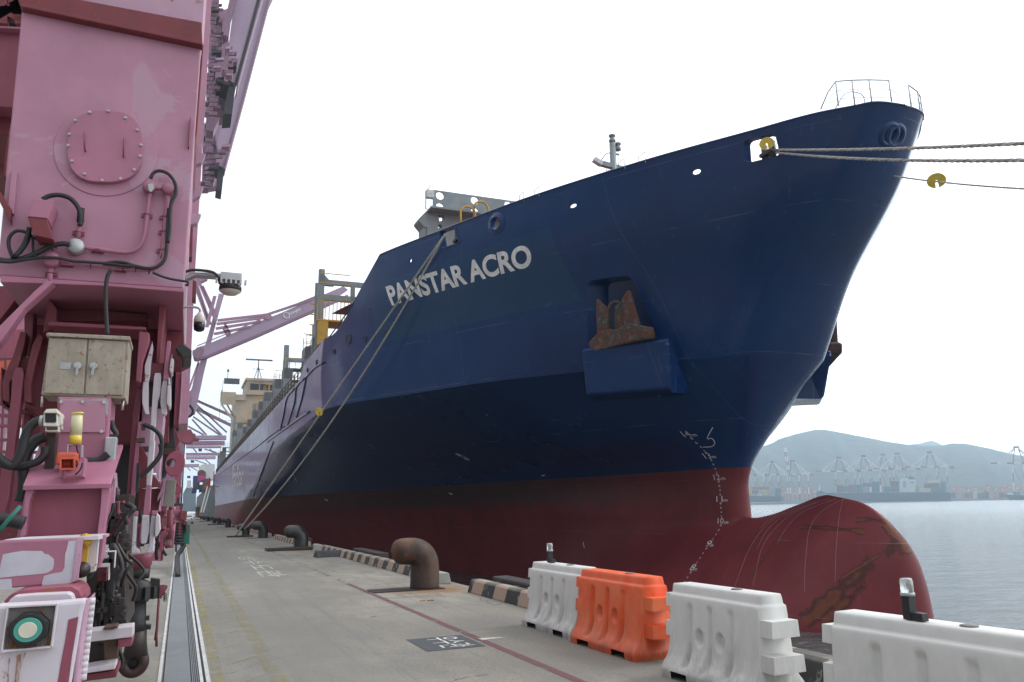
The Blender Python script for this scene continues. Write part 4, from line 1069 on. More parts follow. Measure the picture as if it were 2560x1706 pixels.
mb.prism([(xl-.4,YB,zm),(xl-.95,YB,zm-.62),(xl-.95,YB,zm-.75),(xl-.6,YB,zm-1.15),(xl-.4,YB,zm-1.15)],(0,1.2,0)); mb.bb((xl-.402,YB+.1,13.9),(xl-.62,YB+1.2,zm-1.1)); mb.build('breakwater_platform',M['grey_steel'],ship)
mb=MB(); 
for x,z in ((xl-.55,zm),(xl-.55,zm+1.1)): mb.bar((x,YB-.2,z),(x+.5,YB-.2,z),.05)
mb.tube([(xl-.55,YB-.2,zm),(xl-.55,YB-.2,zm+1.2),(xl-.2,YB-.2,zm+1.7)],.04,6); mb.box((xl-.3,YB-.2,zt_-.45),(.5,.4,.5)); mb.build('platform_rail',M['rail'],ship)
mb=MB()
for px in ((885,455),(1110,370)):
    p=aY(*E_(px[0],px[1]),YB-1.4)
    w=.5; b=zm-1.2; mb.tube([(p.x-w,YB-1.4,b),(p.x-w,YB-1.4,p.z-w)]+arc((p.x,YB-1.4,p.z-w),w,math.pi,0,8,(1,0,0),(0,0,1))+[(p.x+w,YB-1.4,b)],.07,6)
mb.build('ladder_hoop',M['yellow'],ship)
# ---- lashing bridges ----
M['brown']=paint('weathered_brown_steel',(.13,.085,.06),.7,.4,scale=1)
M['dkgrey']=paint('dark_ship_grey',(.10,.115,.12),.6,.2,scale=1)
def lashing_bridge(Y,h,tall,first=False):
    z0=11.4; 
    mb=MB()
    for s in(-1,1):
        x=XC+s*(BH-.75)
        # side leg built as a portal: two flanges and a head, so the arch is open
        mb.bb((x-.42,Y-.75,z0),(x+.42,Y-.42,z0+h)); mb.bb((x-.42,Y+.42,z0),(x+.42,Y+.75,z0+h))
        mb.bb((x-.418,Y-.42,z0+h-.9),(x+.418,Y+.42,z0+h-.002))
        for k in range(5):
            a=math.pi*k/5; a2=math.pi*(k+1)/5
            mb.prism([(x-.41,Y+.42*math.cos(a),z0+h-.9),(x-.41,Y+.42*math.cos(a2),z0+h-.9),(x-.41,Y+.42*math.cos(a2),z0+h-1.3+.4*math.sin(a2)),(x-.41,Y+.42*math.cos(a),z0+h-1.3+.4*math.sin(a))],(.82,0,0))
        mb.prism([(x-.42,Y-.75,z0+h),(x-.42,Y-1.25,z0+h),(x-.42,Y-.75,z0+h-.9)],(.84,0,0))
        mb.build('lashing_bridge_leg',M['grey_steel'],ship); mb=MB()
    mb=MB()
    for i in range(9):
        x=XC-12.9+i*3.22; mb.bb((x-.15,Y-.35,z0),(x+.15,Y+.35,z0+h))
    mb.bb((XC-BH+.7,Y-.7,z0+h+.003),(XC+BH-.7,Y+.7,z0+h+.12)); mb.bb((XC-BH+1.2,Y-.12,z0+h*.5),(XC+BH-1.2,Y+.12,z0+h*.5+.3))
    mb.bb((XC-BH+.45,Y-.9,z0+h-.02),(XC-BH+1.6,Y-.762,z0+h+.1))
    mb.build('lashing_bridge_deck',M['dkgrey'],ship)
    mb=MB()
    for s in(-1,1):
        x=XC+s*(BH-.4)
        for k in range(6):
            mb.bar((x-s*.05,Y+.95,z0+.5+k*.75),(x-s*.65,Y+.95,z0+.5+k*.75),.05)
        mb.bar((x-s*.05,Y+.95,z0),(x-s*.05,Y+.95,z0+h+1.1),.06); mb.bar((x-s*.65,Y+.95,z0),(x-s*.65,Y+.95,z0+h+1.1),.06)
        mb.build('access_ladder',M['yellow'],ship); mb=MB()
        for k in range(4): mb.bar((x-s*(.1+k*.9),Y-.6,z0+h),(x-s*(.1+k*.9),Y-.6,z0+h+1.05),.04)
        mb.bar((x,Y-.6,z0+h+1.05),(x-s*4,Y-.6,z0+h+1.05),.04); mb.bar((x,Y-.6,z0+h+.55),(x-s*4,Y-.6,z0+h+.55),.03); mb.build('platform_rail',M['yellow'],ship); mb=MB()
    if tall:
        mb=MB()
        for s in(-1,1):
            x=XC+s*(BH-.6); mb.bb((x-.22,Y-.25,z0+h+.12),(x+.22,Y+.25,z0+h+tall))
        mb.bb((XC-BH+.85,Y-.15,z0+h+tall-1.6),(XC+BH-.85,Y+.15,z0+h+tall-1.2)); mb.build('cell_guide_post',M['grey_steel'],ship)
LB=[]
for px,yt,yp in ((757,874,0),(706,926,868),(683,953,0),(658,985,0),(645,1008,0),(630,1030,1012),(617,1052,0),(606,1070,0)):
    q=aX(px,yt,XC-BH+.3); Y=q.y; LB.append(Y); lashing_bridge(Y,q.z-11.4,(aX(px,yp,XC-BH+.3).z-q.z) if yp else 0)
Y=LB[-1]
for k in range(4): 
    Y+=14
    if Y<168: lashing_bridge(Y,5.2,3.0 if k==1 else 0)
for Y in (196,209,221): lashing_bridge(Y,5.0,0)
# forward lashing frame just aft of the raised forecastle
Y=57.0; z0=12.3; xs_=XC-BH+.75; ZP=aY(800,812,Y).z; ZPOST=aY(816,677,Y).z; ZB=aY(840,708,Y).z
print('fwd frame',ZP,ZPOST,ZB)
mb=MB()
for s in(-1,1):
    x=XC+s*(BH-.75)
    mb.bb((x-.42,Y-.9,z0-1),(x+.42,Y-.5,ZP)); mb.bb((x-.42,Y+.5,z0-1),(x+.42,Y+.9,ZP)); mb.bb((x-.418,Y-.5,ZP-1.0),(x+.418,Y+.5,ZP-.002))
    mb.bb((x-.2,Y-.3,ZP),(x+.2,Y+.1,ZPOST)); mb.bb((x-.2,Y+1.4,13),(x+.2,Y+1.7,ZPOST-.6)); 
    mb.prism([(x-.2,Y-.3,ZB+.9),(x-.2,Y-.3,ZB-.3),(x+.9,Y-.3,ZB-.3)],(0,.4,0))
mb.bb((XC-BH+.95,Y-.2,ZB-.2),(XC+BH-.95,Y+.1,ZB+.15)); mb.bb((XC-BH+.95,Y-.2,ZB-1.4),(XC+BH-.95,Y+.2,ZB-1.0))
for i in range(6): mb.bb((XC-13+i*5.2-.15,Y-.2,ZP),(XC-13+i*5.2+.15,Y+.1,ZB-.2))
mb.build('lashing_bridge',M['grey_steel'],ship)
mb=MB(); mb.bb((XC-BH+.35,Y-1.3,ZP+.002),(XC+BH-.35,Y+1.1,ZP+.12)); mb.bb((XC-BH+.4,Y-1.6,13.2),(XC-BH+1.1,Y-1.0,ZP-.1))
for k in range(9): mb.bar((xs_-.4+k*.28,Y-1.25,ZP+.1),(xs_-.4+k*.28,Y-1.25,ZP+1.5),.05)
for z in (17.9,18.6,ZP+1.5): mb.bar((xs_-.4,Y-1.25,z),(xs_+1.9,Y-1.25,z),.05)
for k in range(5): mb.bar((xs_-.6,Y+1.0,13.6+k*.8),(xs_,Y+1.0,13.6+k*.8),.07)
mb.build('access_ladder',M['yellow'],ship)
# hatch coaming, stanchions and side rail along the deck edge
mb=MB(); mb.bb((XC-BH+1.5,60,11.35),(XC+BH-1.5,166,13.1)); mb.bb((XC-BH+1.5,188,11.35),(XC+BH-1.5,226,13.1)); mb.build('hatch_coaming',M['brown'],ship)
mb=MB()
for k in range(78):
    y=62+k*2.1
    if y>226: break
    mb.bb((XC-BH+.16,y-.04,11.4),(XC-BH+.26,y+.04,12.7))
    mb.bar((XC-BH+.2,y,11.5),(XC-BH+1.5,y,13.1),.12)
for z in (12.0,12.35,12.7): mb.bar((XC-BH+.2,62,z),(XC-BH+.2,226,z),.04)
mb.build('side_rail',M['brown'],ship)
# ---- superstructure ----
YS0=168.0
xw=aY(588,1010,YS0).x; zroof=aY(640,948,YS0).z; zw0=aY(560,1000,YS0).z
print('super',xw,zroof,zw0)
mb=MB(); mb.bb((xw,YS0,11.4),(2*XC-xw,YS0+13,zroof-3.4)); mb.bb((xw+2,YS0-.8,zroof-3.4),(2*XC-xw-2,YS0+11,zroof-.5)); mb.bb((xw+1.7,YS0-1.2,zroof-.5),(2*XC-xw-1.7,YS0+11.5,zroof)); mb.build('superstructure',M['cream'],ship)
mb=MB(); mb.bb((xw+2.6,YS0-.85,zroof-2.4),(2*XC-xw-2.6,YS0-.7,zroof-1.1)); o=mb.build('bridge_window',M['glass_black'],ship)
mb=MB()
for k in range(14):
    x=xw+2.6+k*(2*XC-2*xw-5.2)/13; mb.bb((x-.08,YS0-.9,zroof-2.4),(x+.08,YS0-.84,zroof-1.1))
mb.build('window_mullion',M['cream'],ship)
xt=aY(553,985,YS0).x
for s in(-1,1):
    f=lambda x: x if s<0 else 2*XC-x
    mb=MB(); mb.bb((f(xt),YS0-.5,zroof-4.6),(f(xw+2),YS0+3,zroof-3.402)); mb.bb((f(xt),YS0-.7,zroof-4.0),(f(xt+.2),YS0+3,zroof-2.6)); mb.bb((f(xt),YS0-.7,zroof-5.6),(f(xw),YS0-.52,zroof-3.0))
    mb.bar((f(xt+.2),YS0-.4,zroof-5.6),(f(xw+.1),YS0-.4,zroof-9.2),.35); mb.bar((f(xt+1.2),YS0+2,zroof-5.0),(f(xw+.1),YS0+2,zroof-8.0),.3)
    mb.build('bridge_wing',M['cream'],ship)
    mb=MB(); mb.bb((f(xt+.4),YS0-.3,zroof-1.2),(f(xt+3.4),YS0+.5,zroof-.1)); mb.bar((f(xt+.2),YS0-.4,zroof-3),(f(xt+.2),YS0-.4,zroof-.6),.08); mb.bar((f(xt-.1),YS0-.4,zroof-8.8),(f(xt-.1),YS0-.4,zroof-3),.06); mb.bar((f(xt-.1),YS0-.4,zroof-8.8),(f(xw),YS0-.4,zroof-8.8),.05); mb.build('wing_awning',M['dkgrey'],ship)
mb=MB(); xm=aY(645,940,YS0+3).x
for a in(-1,1): mb.bar((xm+a*.9,YS0+3,zroof),(xm,YS0+3,zroof+3.2),.14)
mb.bar((xm,YS0+3,zroof),(xm,YS0+3,zroof+4.6),.2); mb.bar((xm-2.6,YS0+3,zroof+4.6),(xm+2.8,YS0+3,zroof+4.6),.3,.3); mb.bar((xm-1.2,YS0+3,zroof+2.6),(xm+1.2,YS0+3,zroof+2.6),.1)
mb.bar((xm-6,YS0+3,zroof),(xm-6,YS0+3,zroof+2),.1); mb.box((xm-6,YS0+3,zroof+2),(.4,.4,.5)); mb.build('radar_mast',M['dkgrey'],ship)
# funnel block aft
mb=MB(); mb.bb((XC-5,YS0+16,11.4),(XC+7,YS0+22,31)); mb.build('funnel',M['cream'],ship)
# name pilot door recess
mb=MB(); p=aX(534,1205,XC-BH); 
mb.bb((XC-BH-.06,p.y-4,p.z-3.5),(XC-BH-.03,p.y+3,p.z+2.8)); mb.build('side_door',M['maroon'],ship)
for k in range(8):
    y=75+k*9.3; mb=MB(); mb.cyl((XC-BH-.02,y,4.3+(k%3)*.25),(XC-BH+.02,y,4.3+(k%3)*.25),.16,10); mb.build('drain_port',M['black'],ship)
# ================= NEAREST GANTRY CRANE (seen from its end) =================
def ca(X,Y): return (X/2.8,Y/2.8)
def cb(X,Y): return (X/2.8,500+Y/2.8)
def cc(X,Y): return (X/3.564,960+Y/3.564)
def cd(X,Y): return (X/3.564,1266+Y/3.564)
def ce(X,Y): return (260+X/4.9,800+Y/4.9)
def cf(X,Y): return (260+X/4.9,1100+Y/4.9)
def cg(X,Y): return (180+X/4.811,1380+Y/4.811)
def ch(X,Y): return (X/4.9,1000+Y/4.9)
def ci(X,Y): return (X/2.525,680+Y/2.529)      # narrow strip at the far left
K='ship-to-shore'
crane=empty('gantry_crane',(-1.2,16,0),'huge pink quay crane close by at the left, with manhole cover and grey cabinet','quay crane')
def part(name,polys,Y,th,mat,fn=None,bevel=.006,parent=None):
    """polys: one outline or list of outlines read off the picture; all stand on plane Y with real thickness th"""
    mb=MB()
    if not isinstance(polys[0][0],(list,tuple)): polys=[polys]
    o=None
    for p in polys: o=MB().slab([fn(*q) for q in p] if fn else p,Y,th).build(name,M[mat] if isinstance(mat,str) else mat,parent or crane,bevel=bevel)
    return o
def pipe(name,pts,Y,r,mat,fn,sm=5,parent=None,n=10):
    P=[]
    for q in pts:
        y=Y+(q[2] if len(q)>2 else 0); P.append(aY(*fn(q[0],q[1]),y))
    if sm: P=smoothpath(P,sm)
    return MB().tube(P,r,n).build(name,M[mat] if isinstance(mat,str) else mat,parent or crane)
YC=8.0
# main leg
M['pink_col']=paint('pink_column_paint',(.45,.212,.302),.5,.06,(.27,.08,.13),.0,.9,chips=((.455,.26,.35),.60))
part('column',[(96,-400),(539,-400),(503,110),(459,721),(-8,688),(28,300)],YC,2.2,'pink_col',bevel=.012)
part('column_flange',[(506,112),(509,112),(493,330),(487,350),(483,330)],YC+.3,1.6,'maroon')
part('upper_panel',[(52,-27),(80,-400),(541,-400),(505,57)],YC-.02,.018,'pink_pale',bevel=0)
part('column_band',[(46,-30),(504,57),(506,103),(503,108),(51,13)],YC-.07,.09,'maroon')
part('column_band_edge',[(51,9),(506,103),(507,112),(51,16)],YC-.10,.12,'maroon')
mc=part('manhole_cover',[ca(735+278*math.cos(a)*(1-.045*math.cos(4*a)),1025+262*math.sin(a)*(1-.045*math.cos(4*a))) for a in [2*math.pi*k/40 for k in range(40)]],YC-.075,.065,'pink')
part('manhole_frame',[ca(742+368*math.cos(a),1050+322*math.sin(a)) for a in [2*math.pi*k/48 for k in range(48)]],YC-.012,.02,'pink_col',bevel=.004)
for x,y in ((629,790),(758,781),(879,829),(961,914),(988,1019),(982,1096),(940,1192),(845,1255),(716,1266),(593,1221),(505,1131),(478,1022),(486,943),(529,847)):
    p=aY(*ca(x,y),YC-.075); mb=MB(); mb.cyl(p,p+Vector((0,-.014,0)),.015,6); mb.cyl(p+Vector((0,-.014,0)),p+Vector((0,-.024,0)),.008,8); mb.build('bolt',M['bolt'],mc)
for a,b in (((595,950),(598,1060)),((872,990),(866,1100))):
    p,q=aY(*ca(*a),YC-.075),aY(*ca(*b),YC-.075); d=Vector((0,-.06,0)); MB().tube([p,p+d,q+d,q],.008,6).build('handle',M['pink_worn_shaded'],mc)
part('edge_bar',[(1330,820),(1338,820),(1325,1030),(1315,1030)],YC-.06,.06,'pink_worn_shaded',ca); part('edge_bar',[(80,1195),(120,1200),(95,1500),(50,1480)],YC-.05,.05,'pink_col',ca)
# bottom flange and its deep underside
part('base_flange',[(0,528),(1287,620),(1287,645),(700,600),(0,575)],YC-.08,2.6,'pink',cb)
part('pedestal_wall',[(170,560),(1285,640),(1290,1040),(1200,1050),(1180,1700),(170,1700)],YC+1.7,.3,'pink_deep_shaded',cb)
part('pedestal_rib',[[(1115,715),(1160,735),(1112,1140),(1092,1140)],[(340,690),(395,760),(395,880),(300,930)]],YC+.5,1.2,'pink_deep_shaded',cb)
part('pedestal_rib',[(335,855),(350,850),(1020,890),(1020,910),(340,880)],YC+.4,.5,'pink_worn_shaded',cb)
part('pedestal_rib',[(390,745),(1030,800),(1030,850),(390,850)],YC+.9,.3,'pink_deep_shaded',cb)
part('pedestal_rib',[(975,920),(1045,930),(1040,1010),(1000,1130),(985,1280),(950,1270)],YC+.25,.5,'pink_worn_shaded',cb)
part('tie_plate',[(1205,1050),(1335,1045),(1340,1070),(1280,1100),(1270,1110),(1210,1100)],YC+.4,.9,'pink_deep_shaded',cb)
part('side_gusset',[(1228,1035),(1280,1008),(1342,1050),(1342,1095),(1285,1110)],YC+.3,.6,'black',cb)
part('diagonal_brace',[(325,565),(375,575),(170,760),(0,1000),(-60,1060),(-60,940),(240,640)],YC-.25,.16,'pink',cb)
part('corner_brace',[(0,1340),(78,1460),(72,1560),(-10,1400)],YC-.1,.1,'maroon',ca)
part('side_leg',[(-120,610),(65,600),(110,700),(0,840),(-60,900),(-140,900)],YC+.9,.5,'pink_worn_shaded',cb)
# open bracket box
bk=part('cable_bracket',[(192,1515),(235,1393),(378,1403),(332,1530)],YC-.34,.3,'pink',ca)
part('bracket_floor',[(192,118),(326,130),(372,278),(238,246)],YC-.33,.28,'maroon',cb,parent=bk)
# conduits and junction boxes
PR=.022
j1=aY(*cb(532,325),YC-.06)
def jbox(name,pt,fn,r,mat,Y=YC-.07):
    p=aY(*fn(*pt),Y); mb=MB(); mb.lathe([(r*.9,.05),(r,.03),(r,-.03),(r*.82,-.05),(.001,-.052)],p,14,'Y'); 
    return mb.build(name,M[mat],crane)
jbox('junction_box',(532,328),cb,.075,'galv'); jbox('junction_box',(360,420),cb,.072,'pink'); jbox('junction_box',(1045,1310),ca,.062,'pink'); jbox('junction_box',(1180,1325),ca,.062,'pink')
part('paint_flake',[(1035,1290),(1070,1285),(1078,1320),(1060,1345),(1042,1335)],YC-.128,.003,'galv',ca,bevel=0)
pipe('conduit',[(1048,-45),(1038,40),(1025,150),(1012,240),(985,315),(930,360),(850,368),(720,350),(590,332)],YC-.06,PR,'pink',cb)
pipe('conduit',[(1175,-40),(1160,100),(1142,300),(1128,400),(1085,475),(1010,492),(900,485),(660,460),(420,440)],YC-.06,PR,'pink',cb)
pipe('conduit',[(545,270),(560,155)],YC-.06,PR,'pink',cb,0); pipe('conduit',[(357,480),(345,600)],YC-.06,PR*1.1,'pink',cb,0); pipe('conduit',[(1085,1325),(1140,1328)],YC-.06,.014,'pink_worn_shaded',ca,0)
for x,y,fn in ((545,225,cb),(355,512,cb),(1028,102,cb),(1155,118,cb),(1148,222,cb),(1135,350,cb),(682,350,cb),(466,447,cb),(840,482,cb)):
    p=aY(*fn(x,y),YC-.06); mb=MB(); mb.box((p.x,YC-.012,p.z),(.10,.02,.035)); mb.tube(arc(p,PR+.006,0,math.pi,8,(1,0,0),(0,-1,0)),.005,5); mb.build('pipe_clamp',M['pink_worn_shaded'],crane)
for x,y in ((640,455),(867,482),(955,482),(1048,497),(1130,395)):
    p=aY(*cb(x,y),YC-.06); mb=MB(); mb.tube(arc(p,.034,0,2*math.pi,10,(.2,0,1),(0,-1,0)),.004,4,cap=False); mb.build('cable_tie',M['black'],crane)
CB_=.017
pipe('cable',[(300,1397),(340,1375),(410,1366),(490,1390),(545,1450),(565,1520),(560,1580)],YC-.1,.022,'rubber',ca)
pipe('cable_boot',[(568,60),(560,155)],YC-.08,.03,'rubber',cb,0)
pipe('cable',[(1055,1250),(1075,1212),(1120,1197),(1180,1220),(1225,1280),(1232,1350),(1200,1420),(1190,1500),(1188,1600),(1175,1700)],YC-.11,CB_,'rubber',ca)
pipe('cable',[(1183,60),(1172,230),(1158,400),(1110,462),(1040,480),(940,462),(870,440),(800,436),(720,448)],YC-.10,CB_,'rubber',cb)
pipe('cable',[(940,462),(880,462),(820,455),(740,445),(600,435),(500,428),(410,405)],YC-.12,.014,'rubber',cb)
pipe('cable',[(1070,508),(1130,535),(1200,555),(1280,568),(1315,575),(1312,598),(1298,592)],YC-.10,.012,'rubber',cb)
pipe('cable',[(-20,415),(60,428),(160,410),(260,372),(350,325),(430,308),(485,312)],YC-.13,.024,'rubber',cb)
pipe('cable',[(-20,430),(80,435),(200,415),(300,405),(420,408)],YC-.16,.014,'rubber',cb)
pipe('cable',[(90,405),(62,330),(65,265),(105,222),(160,220),(200,245),(190,300),(140,370),(95,400)],YC-.15,.016,'rubber',cb)
pipe('cable',[(205,195),(195,250),(160,330),(105,395)],YC-.17,.022,'rubber',cb)
pipe('cable',[(185,225),(225,260),(232,330),(240,385),(275,415)],YC-.14,.011,'rubber',cb); pipe('cable',[(200,240),(270,285),(335,315),(372,350)],YC-.14,.010,'rubber',cb)
pipe('cable',[(780,488),(755,530),(742,600),(740,700),(745,820),(752,945)],YC-.30,.018,'rubber',cb)
# ---- electrical cabinet ----
YK=YC-.62
cab=part('electrical_cabinet',[(345,950),(905,962),(876,1392),(287,1365)],YK,.42,'cabinet',cb,bevel=.008)
part('cabinet_hood',[(325,928),(912,955),(908,982),(322,952)],YK-.05,.5,'cabinet',cb,parent=cab)
d1=part('cabinet_door',[(346,965),(612,975),(585,1362),(305,1352)],YK-.02,.02,'cabinet',cb,parent=cab); d2=part('cabinet_door',[(622,975),(880,990),(855,1368),(595,1362)],YK-.02,.02,'cabinet',cb,parent=cab)
part('label_plate',[(423,1136),(498,1140),(492,1188),(417,1184)],YK-.026,.006,'galv',cb,parent=cab,bevel=0)
for x in (545,656):
    p=aY(*cb(x,1165),YK-.03); q=aY(*cb(x-12,1228),YK-.05); mb=MB(); mb.cyl(p,p+Vector((0,-.03,0)),.030,14); mb.bar(p+Vector((0,-.035,0)),q,.022,.014); mb.build('cabinet_handle',M['galv'],cab,bevel=.003)
for x in ((300,1375),(862,1400)):
    p=aY(*cb(*x),YK+.1); MB().cyl(p,p+Vector((0,0,-.09)),.012,6).build('bolt',M['bolt'],cab)
# ---- pink instrument box with cover plate ----
ib=part('instrument_box',[(505,108),(992,118),(975,400),(955,668),(492,690),(515,300)],YK-.02,.5,'pink',cc,bevel=.02)
part('cover_plate',[(536,145),(945,150),(930,432),(524,432)],YK-.035,.012,'pink_col',cc,parent=ib,bevel=.002)
M['sealant']=paint('smeared_grey_sealant',(.33,.36,.38),.8,.1,scale=8,bump=.5)
part('sealant_smear',[[(530,128),(600,138),(720,130),(800,140),(940,128),(965,150),(962,260),(945,300),(938,180),(840,158),(700,152),(600,160),(545,160)]],YK-.030,.008,'sealant',cc,parent=ib,bevel=0)
for x,y in ((547,160),(739,160),(928,165),(905,425)):
    p=aY(*cc(x,y),YK-.04); MB().cyl(p,p+Vector((0,-.014,0)),.014,8).build('bolt',M['bolt'],ib)
mb=MB(); p=aY(*cc(985,595),YK-.02); mb.box(p,(.09,.12,.22)); mb.cyl(p+Vector((-.03,-.03,-.05)),p+Vector((-.12,-.06,-.12)),.03,10); mb.build('cable_gland',M['galv'],ib,bevel=.01)
pipe('cable',[(965,625),(930,650),(880,685),(820,690),(765,688)],YK-.1,.030,'rubber',cc,parent=ib)
pipe('cable',[(990,330),(1010,400),(1035,440),(1020,470),(975,472)],YK+.05,.022,'rubber',cc,parent=ib)
# ---- sloping shelf and box below it ----
Yf,Yb=6.75,7.7
P=[aY(*cc(205,905),Yf),aY(*cc(985,888),Yf),aY(*cc(1097,542),Yb),aY(*cc(345,560),Yb)]
MB().prism(P,(0,.01,-.035)).build('sloping_shelf',M['pink'],crane,bevel=.004)
bx=part('bogie_box',[(235,935),(1000,915),(960,1150),(925,1345),(150,1372),(215,1000)],Yf+.18,.9,'pink',cc)
part('box_recess',[(295,925),(905,915),(862,1335),(235,1352)],Yf+.172,.006,'pink_worn_shaded',cc,parent=bx,bevel=0)
part('box_rib',[[(232,945),(290,925),(300,940),(262,1050),(225,1355),(175,1368)],[(905,925),(950,912),(985,935),(950,1150),(925,1345),(866,1340),(895,1100)]],Yf+.05,.14,'pink',cc,parent=bx)
part('serial_panel',[(985,905),(1035,830),(1020,1060),(985,1130),(965,1100)],Yf+.45,.05,'pink_pale',cc)
part('box_sill',[(45,1385),(880,1352),(925,1345),(925,1375),(890,1385),(40,1400)],Yf-.15,.6,'white_bogie',cc)
# ---- camera on its post ----
pst=part('camera_post',[(418,425),(505,425),(488,640),(470,825),(385,828),(405,620)],Yf+.35,.12,'dark',cc)
M['rusty_dark']=paint('dark_brown_post_paint',(.05,.025,.022),.6,.4,(.02,.02,.02),.1,3); pst.data.materials[0]=M['rusty_dark']

sc=empty('security_camera',aY(*cc(450,400),Yf+.3)); sc.parent=crane; sc.matrix_parent_inverse=parent_world(crane).inverted()
part('camera_body',[(388,268),(400,258),(498,258),(508,268),(512,375),(500,378),(385,376)],Yf+.12,.34,'white_plastic',cc,parent=sc,bevel=.005)
part('camera_window',[(400,265),(500,265),(502,335),(492,346),(402,344)],Yf+.112,.012,'glass_black',cc,parent=sc,bevel=.003)
part('camera_hood',[(385,262),(412,225),(505,222),(514,262),(505,258),(398,258)],Yf+.06,.40,'cream_plastic',cc,parent=sc,bevel=.008)
part('camera_mount',[[(512,280),(550,280),(550,355),(530,378),(512,375)],[(402,376),(412,376),(415,415),(405,415)],[(512,378),(524,378),(522,428),(510,428)],[(400,412),(526,412),(524,428),(400,424)]],Yf+.18,.10,'white_plastic',cc,parent=sc,bevel=.006)
pipe('cable',[(388,330),(350,328),(300,350),(250,410),(215,500),(190,600),(150,690),(110,730),(40,700),(-30,640)],Yf+.2,.033,'rubber',cc)
pipe('cable',[(400,470),(330,500),(270,560),(225,640),(205,740),(215,840),(205,960),(180,1050)],Yf+.35,.042,'rubber',cc)
pipe('cable',[(400,560),(395,630),(340,690),(240,725),(130,740),(30,715),(-30,660)],Yf+.3,.03,'rubber',cc)
pipe('cable_gland',[(388,332),(352,330)],Yf+.2,.045,'galv',cc,0)
# ---- beacon and horn ----
be=empty('beacon',aY(*cc(690,540),Yf+.3)); be.parent=crane; be.matrix_parent_inverse=parent_world(crane).inverted()
def vcyl(name,pts,Y,mat,parent,n=20):
    """round thing standing upright: list of (x_left,x_right,y) read off the picture in crop cc"""
    c0=None; prof=[]
    for xl_,xr_,y in pts:
        a,b=aY(*cc(xl_,y),Y),aY(*cc(xr_,y),Y); prof.append(((b.x-a.x)/2,(a.z+b.z)/2,(a.x+b.x)/2))
    cx_=sum(p[2] for p in prof)/len(prof); P=[Vector((p[2],Y,p[1])) for p in prof]; 
    mb=MB(); mb.tube(P,[p[0] for p in prof],n); return mb.build(name,M[mat],parent)
M['beacon_lens']=plain('cream_beacon_lens',(.62,.58,.36),.35,bump=0)
vcyl('lens',[(639,741,275),(630,737,360),(622,731,460)],Yf+.3,'beacon_lens',be); vcyl('cap',[(637,748,256),(637,748,274)],Yf+.3,'yellow_plastic',be); vcyl('base',[(617,731,460),(613,726,538)],Yf+.3,'yellow_plastic',be)
part('beacon_bracket',[[(600,538),(720,542),(718,548),(600,548)],[(598,540),(612,540),(606,640),(594,640)],[(722,545),(737,545),(733,655),(716,655)]],Yf+.27,.08,'galv',cc,parent=be,bevel=.002)
pipe('wire',[(678,545),(690,600),(705,648)],Yf+.3,.005,'black',cc,parent=be)
hn=empty('horn_speaker',aY(*cc(600,710),Yf+.15)); hn.parent=crane; hn.matrix_parent_inverse=parent_world(crane).inverted()
o_=[(530,660),(668,655),(672,765),(532,768)]; i2=[(548,672),(655,670),(658,752),(548,756)]; 
A=[aY(*cc(*p),Yf-.08) for p in o_]; B=[aY(*cc(*p),Yf-.08) for p in i2]; Cc=[aY(*cc(560+70*(k in(1,2)),690+40*(k>1)),Yf+.1) for k in range(4)]; D=[aY(*cc(*p),Yf+.08) for p in ((545,668),(672,650),(665,755),(548,760))]
mb=MB(); mb.add(A+B+Cc+D,[(0,4,5,1),(1,5,6,2),(2,6,7,3),(3,7,4,0),(4,8,9,5),(5,9,10,6),(6,10,11,7),(7,11,8,4),(8,11,10,9)]+[(0,1,13,12),(1,2,14,13),(2,3,15,14),(3,0,12,15)]); mb.build('horn_mouth',M['orange'],hn)
p=aY(*cc(598,712),Yf+.1); mb=MB(); mb.lathe([(.04,.0),(.04,-.05),(.03,-.06),(.001,-.065)],p,16,'Y'); mb.build('horn_driver',M['orange'],hn)
p=aY(*cc(606,672),Yf+.28); mb=MB(); mb.box(p,(.15,.16,.10)); mb.build('horn_body',M['orange'],hn,bevel=.02)
part('horn_bracket',[[(530,765),(560,768),(540,835),(526,835)],[(735,655),(756,658),(742,830),(724,826)]],Yf+.0,.2,'pink',cc,parent=hn,bevel=.002)
pipe('wire',[(735,705),(722,750),(700,785),(668,810)],Yf-.02,.006,'black',cc,parent=hn); pipe('wire',[(682,680),(690,715),(680,745)],Yf-.02,.006,'black',cc,parent=hn)
# ---- painted equaliser end, yellow link, plates ----
Ye=5.7
M['patch_white']=paint('patching_white_paint',(.50,.50,.56),.55,.12,(.3,.25,.28),.02,2.5)
eq=part('equaliser_end',[(-60,313),(742,285),(735,330),(690,668),(640,680),(-60,745)],Ye,.10,'pink',cd,bevel=.01)
part('end_flange',[(686,300),(742,287),(735,330),(695,655),(640,682)],Ye-.015,.013,'pink_pale',cd,parent=eq,bevel=.002)

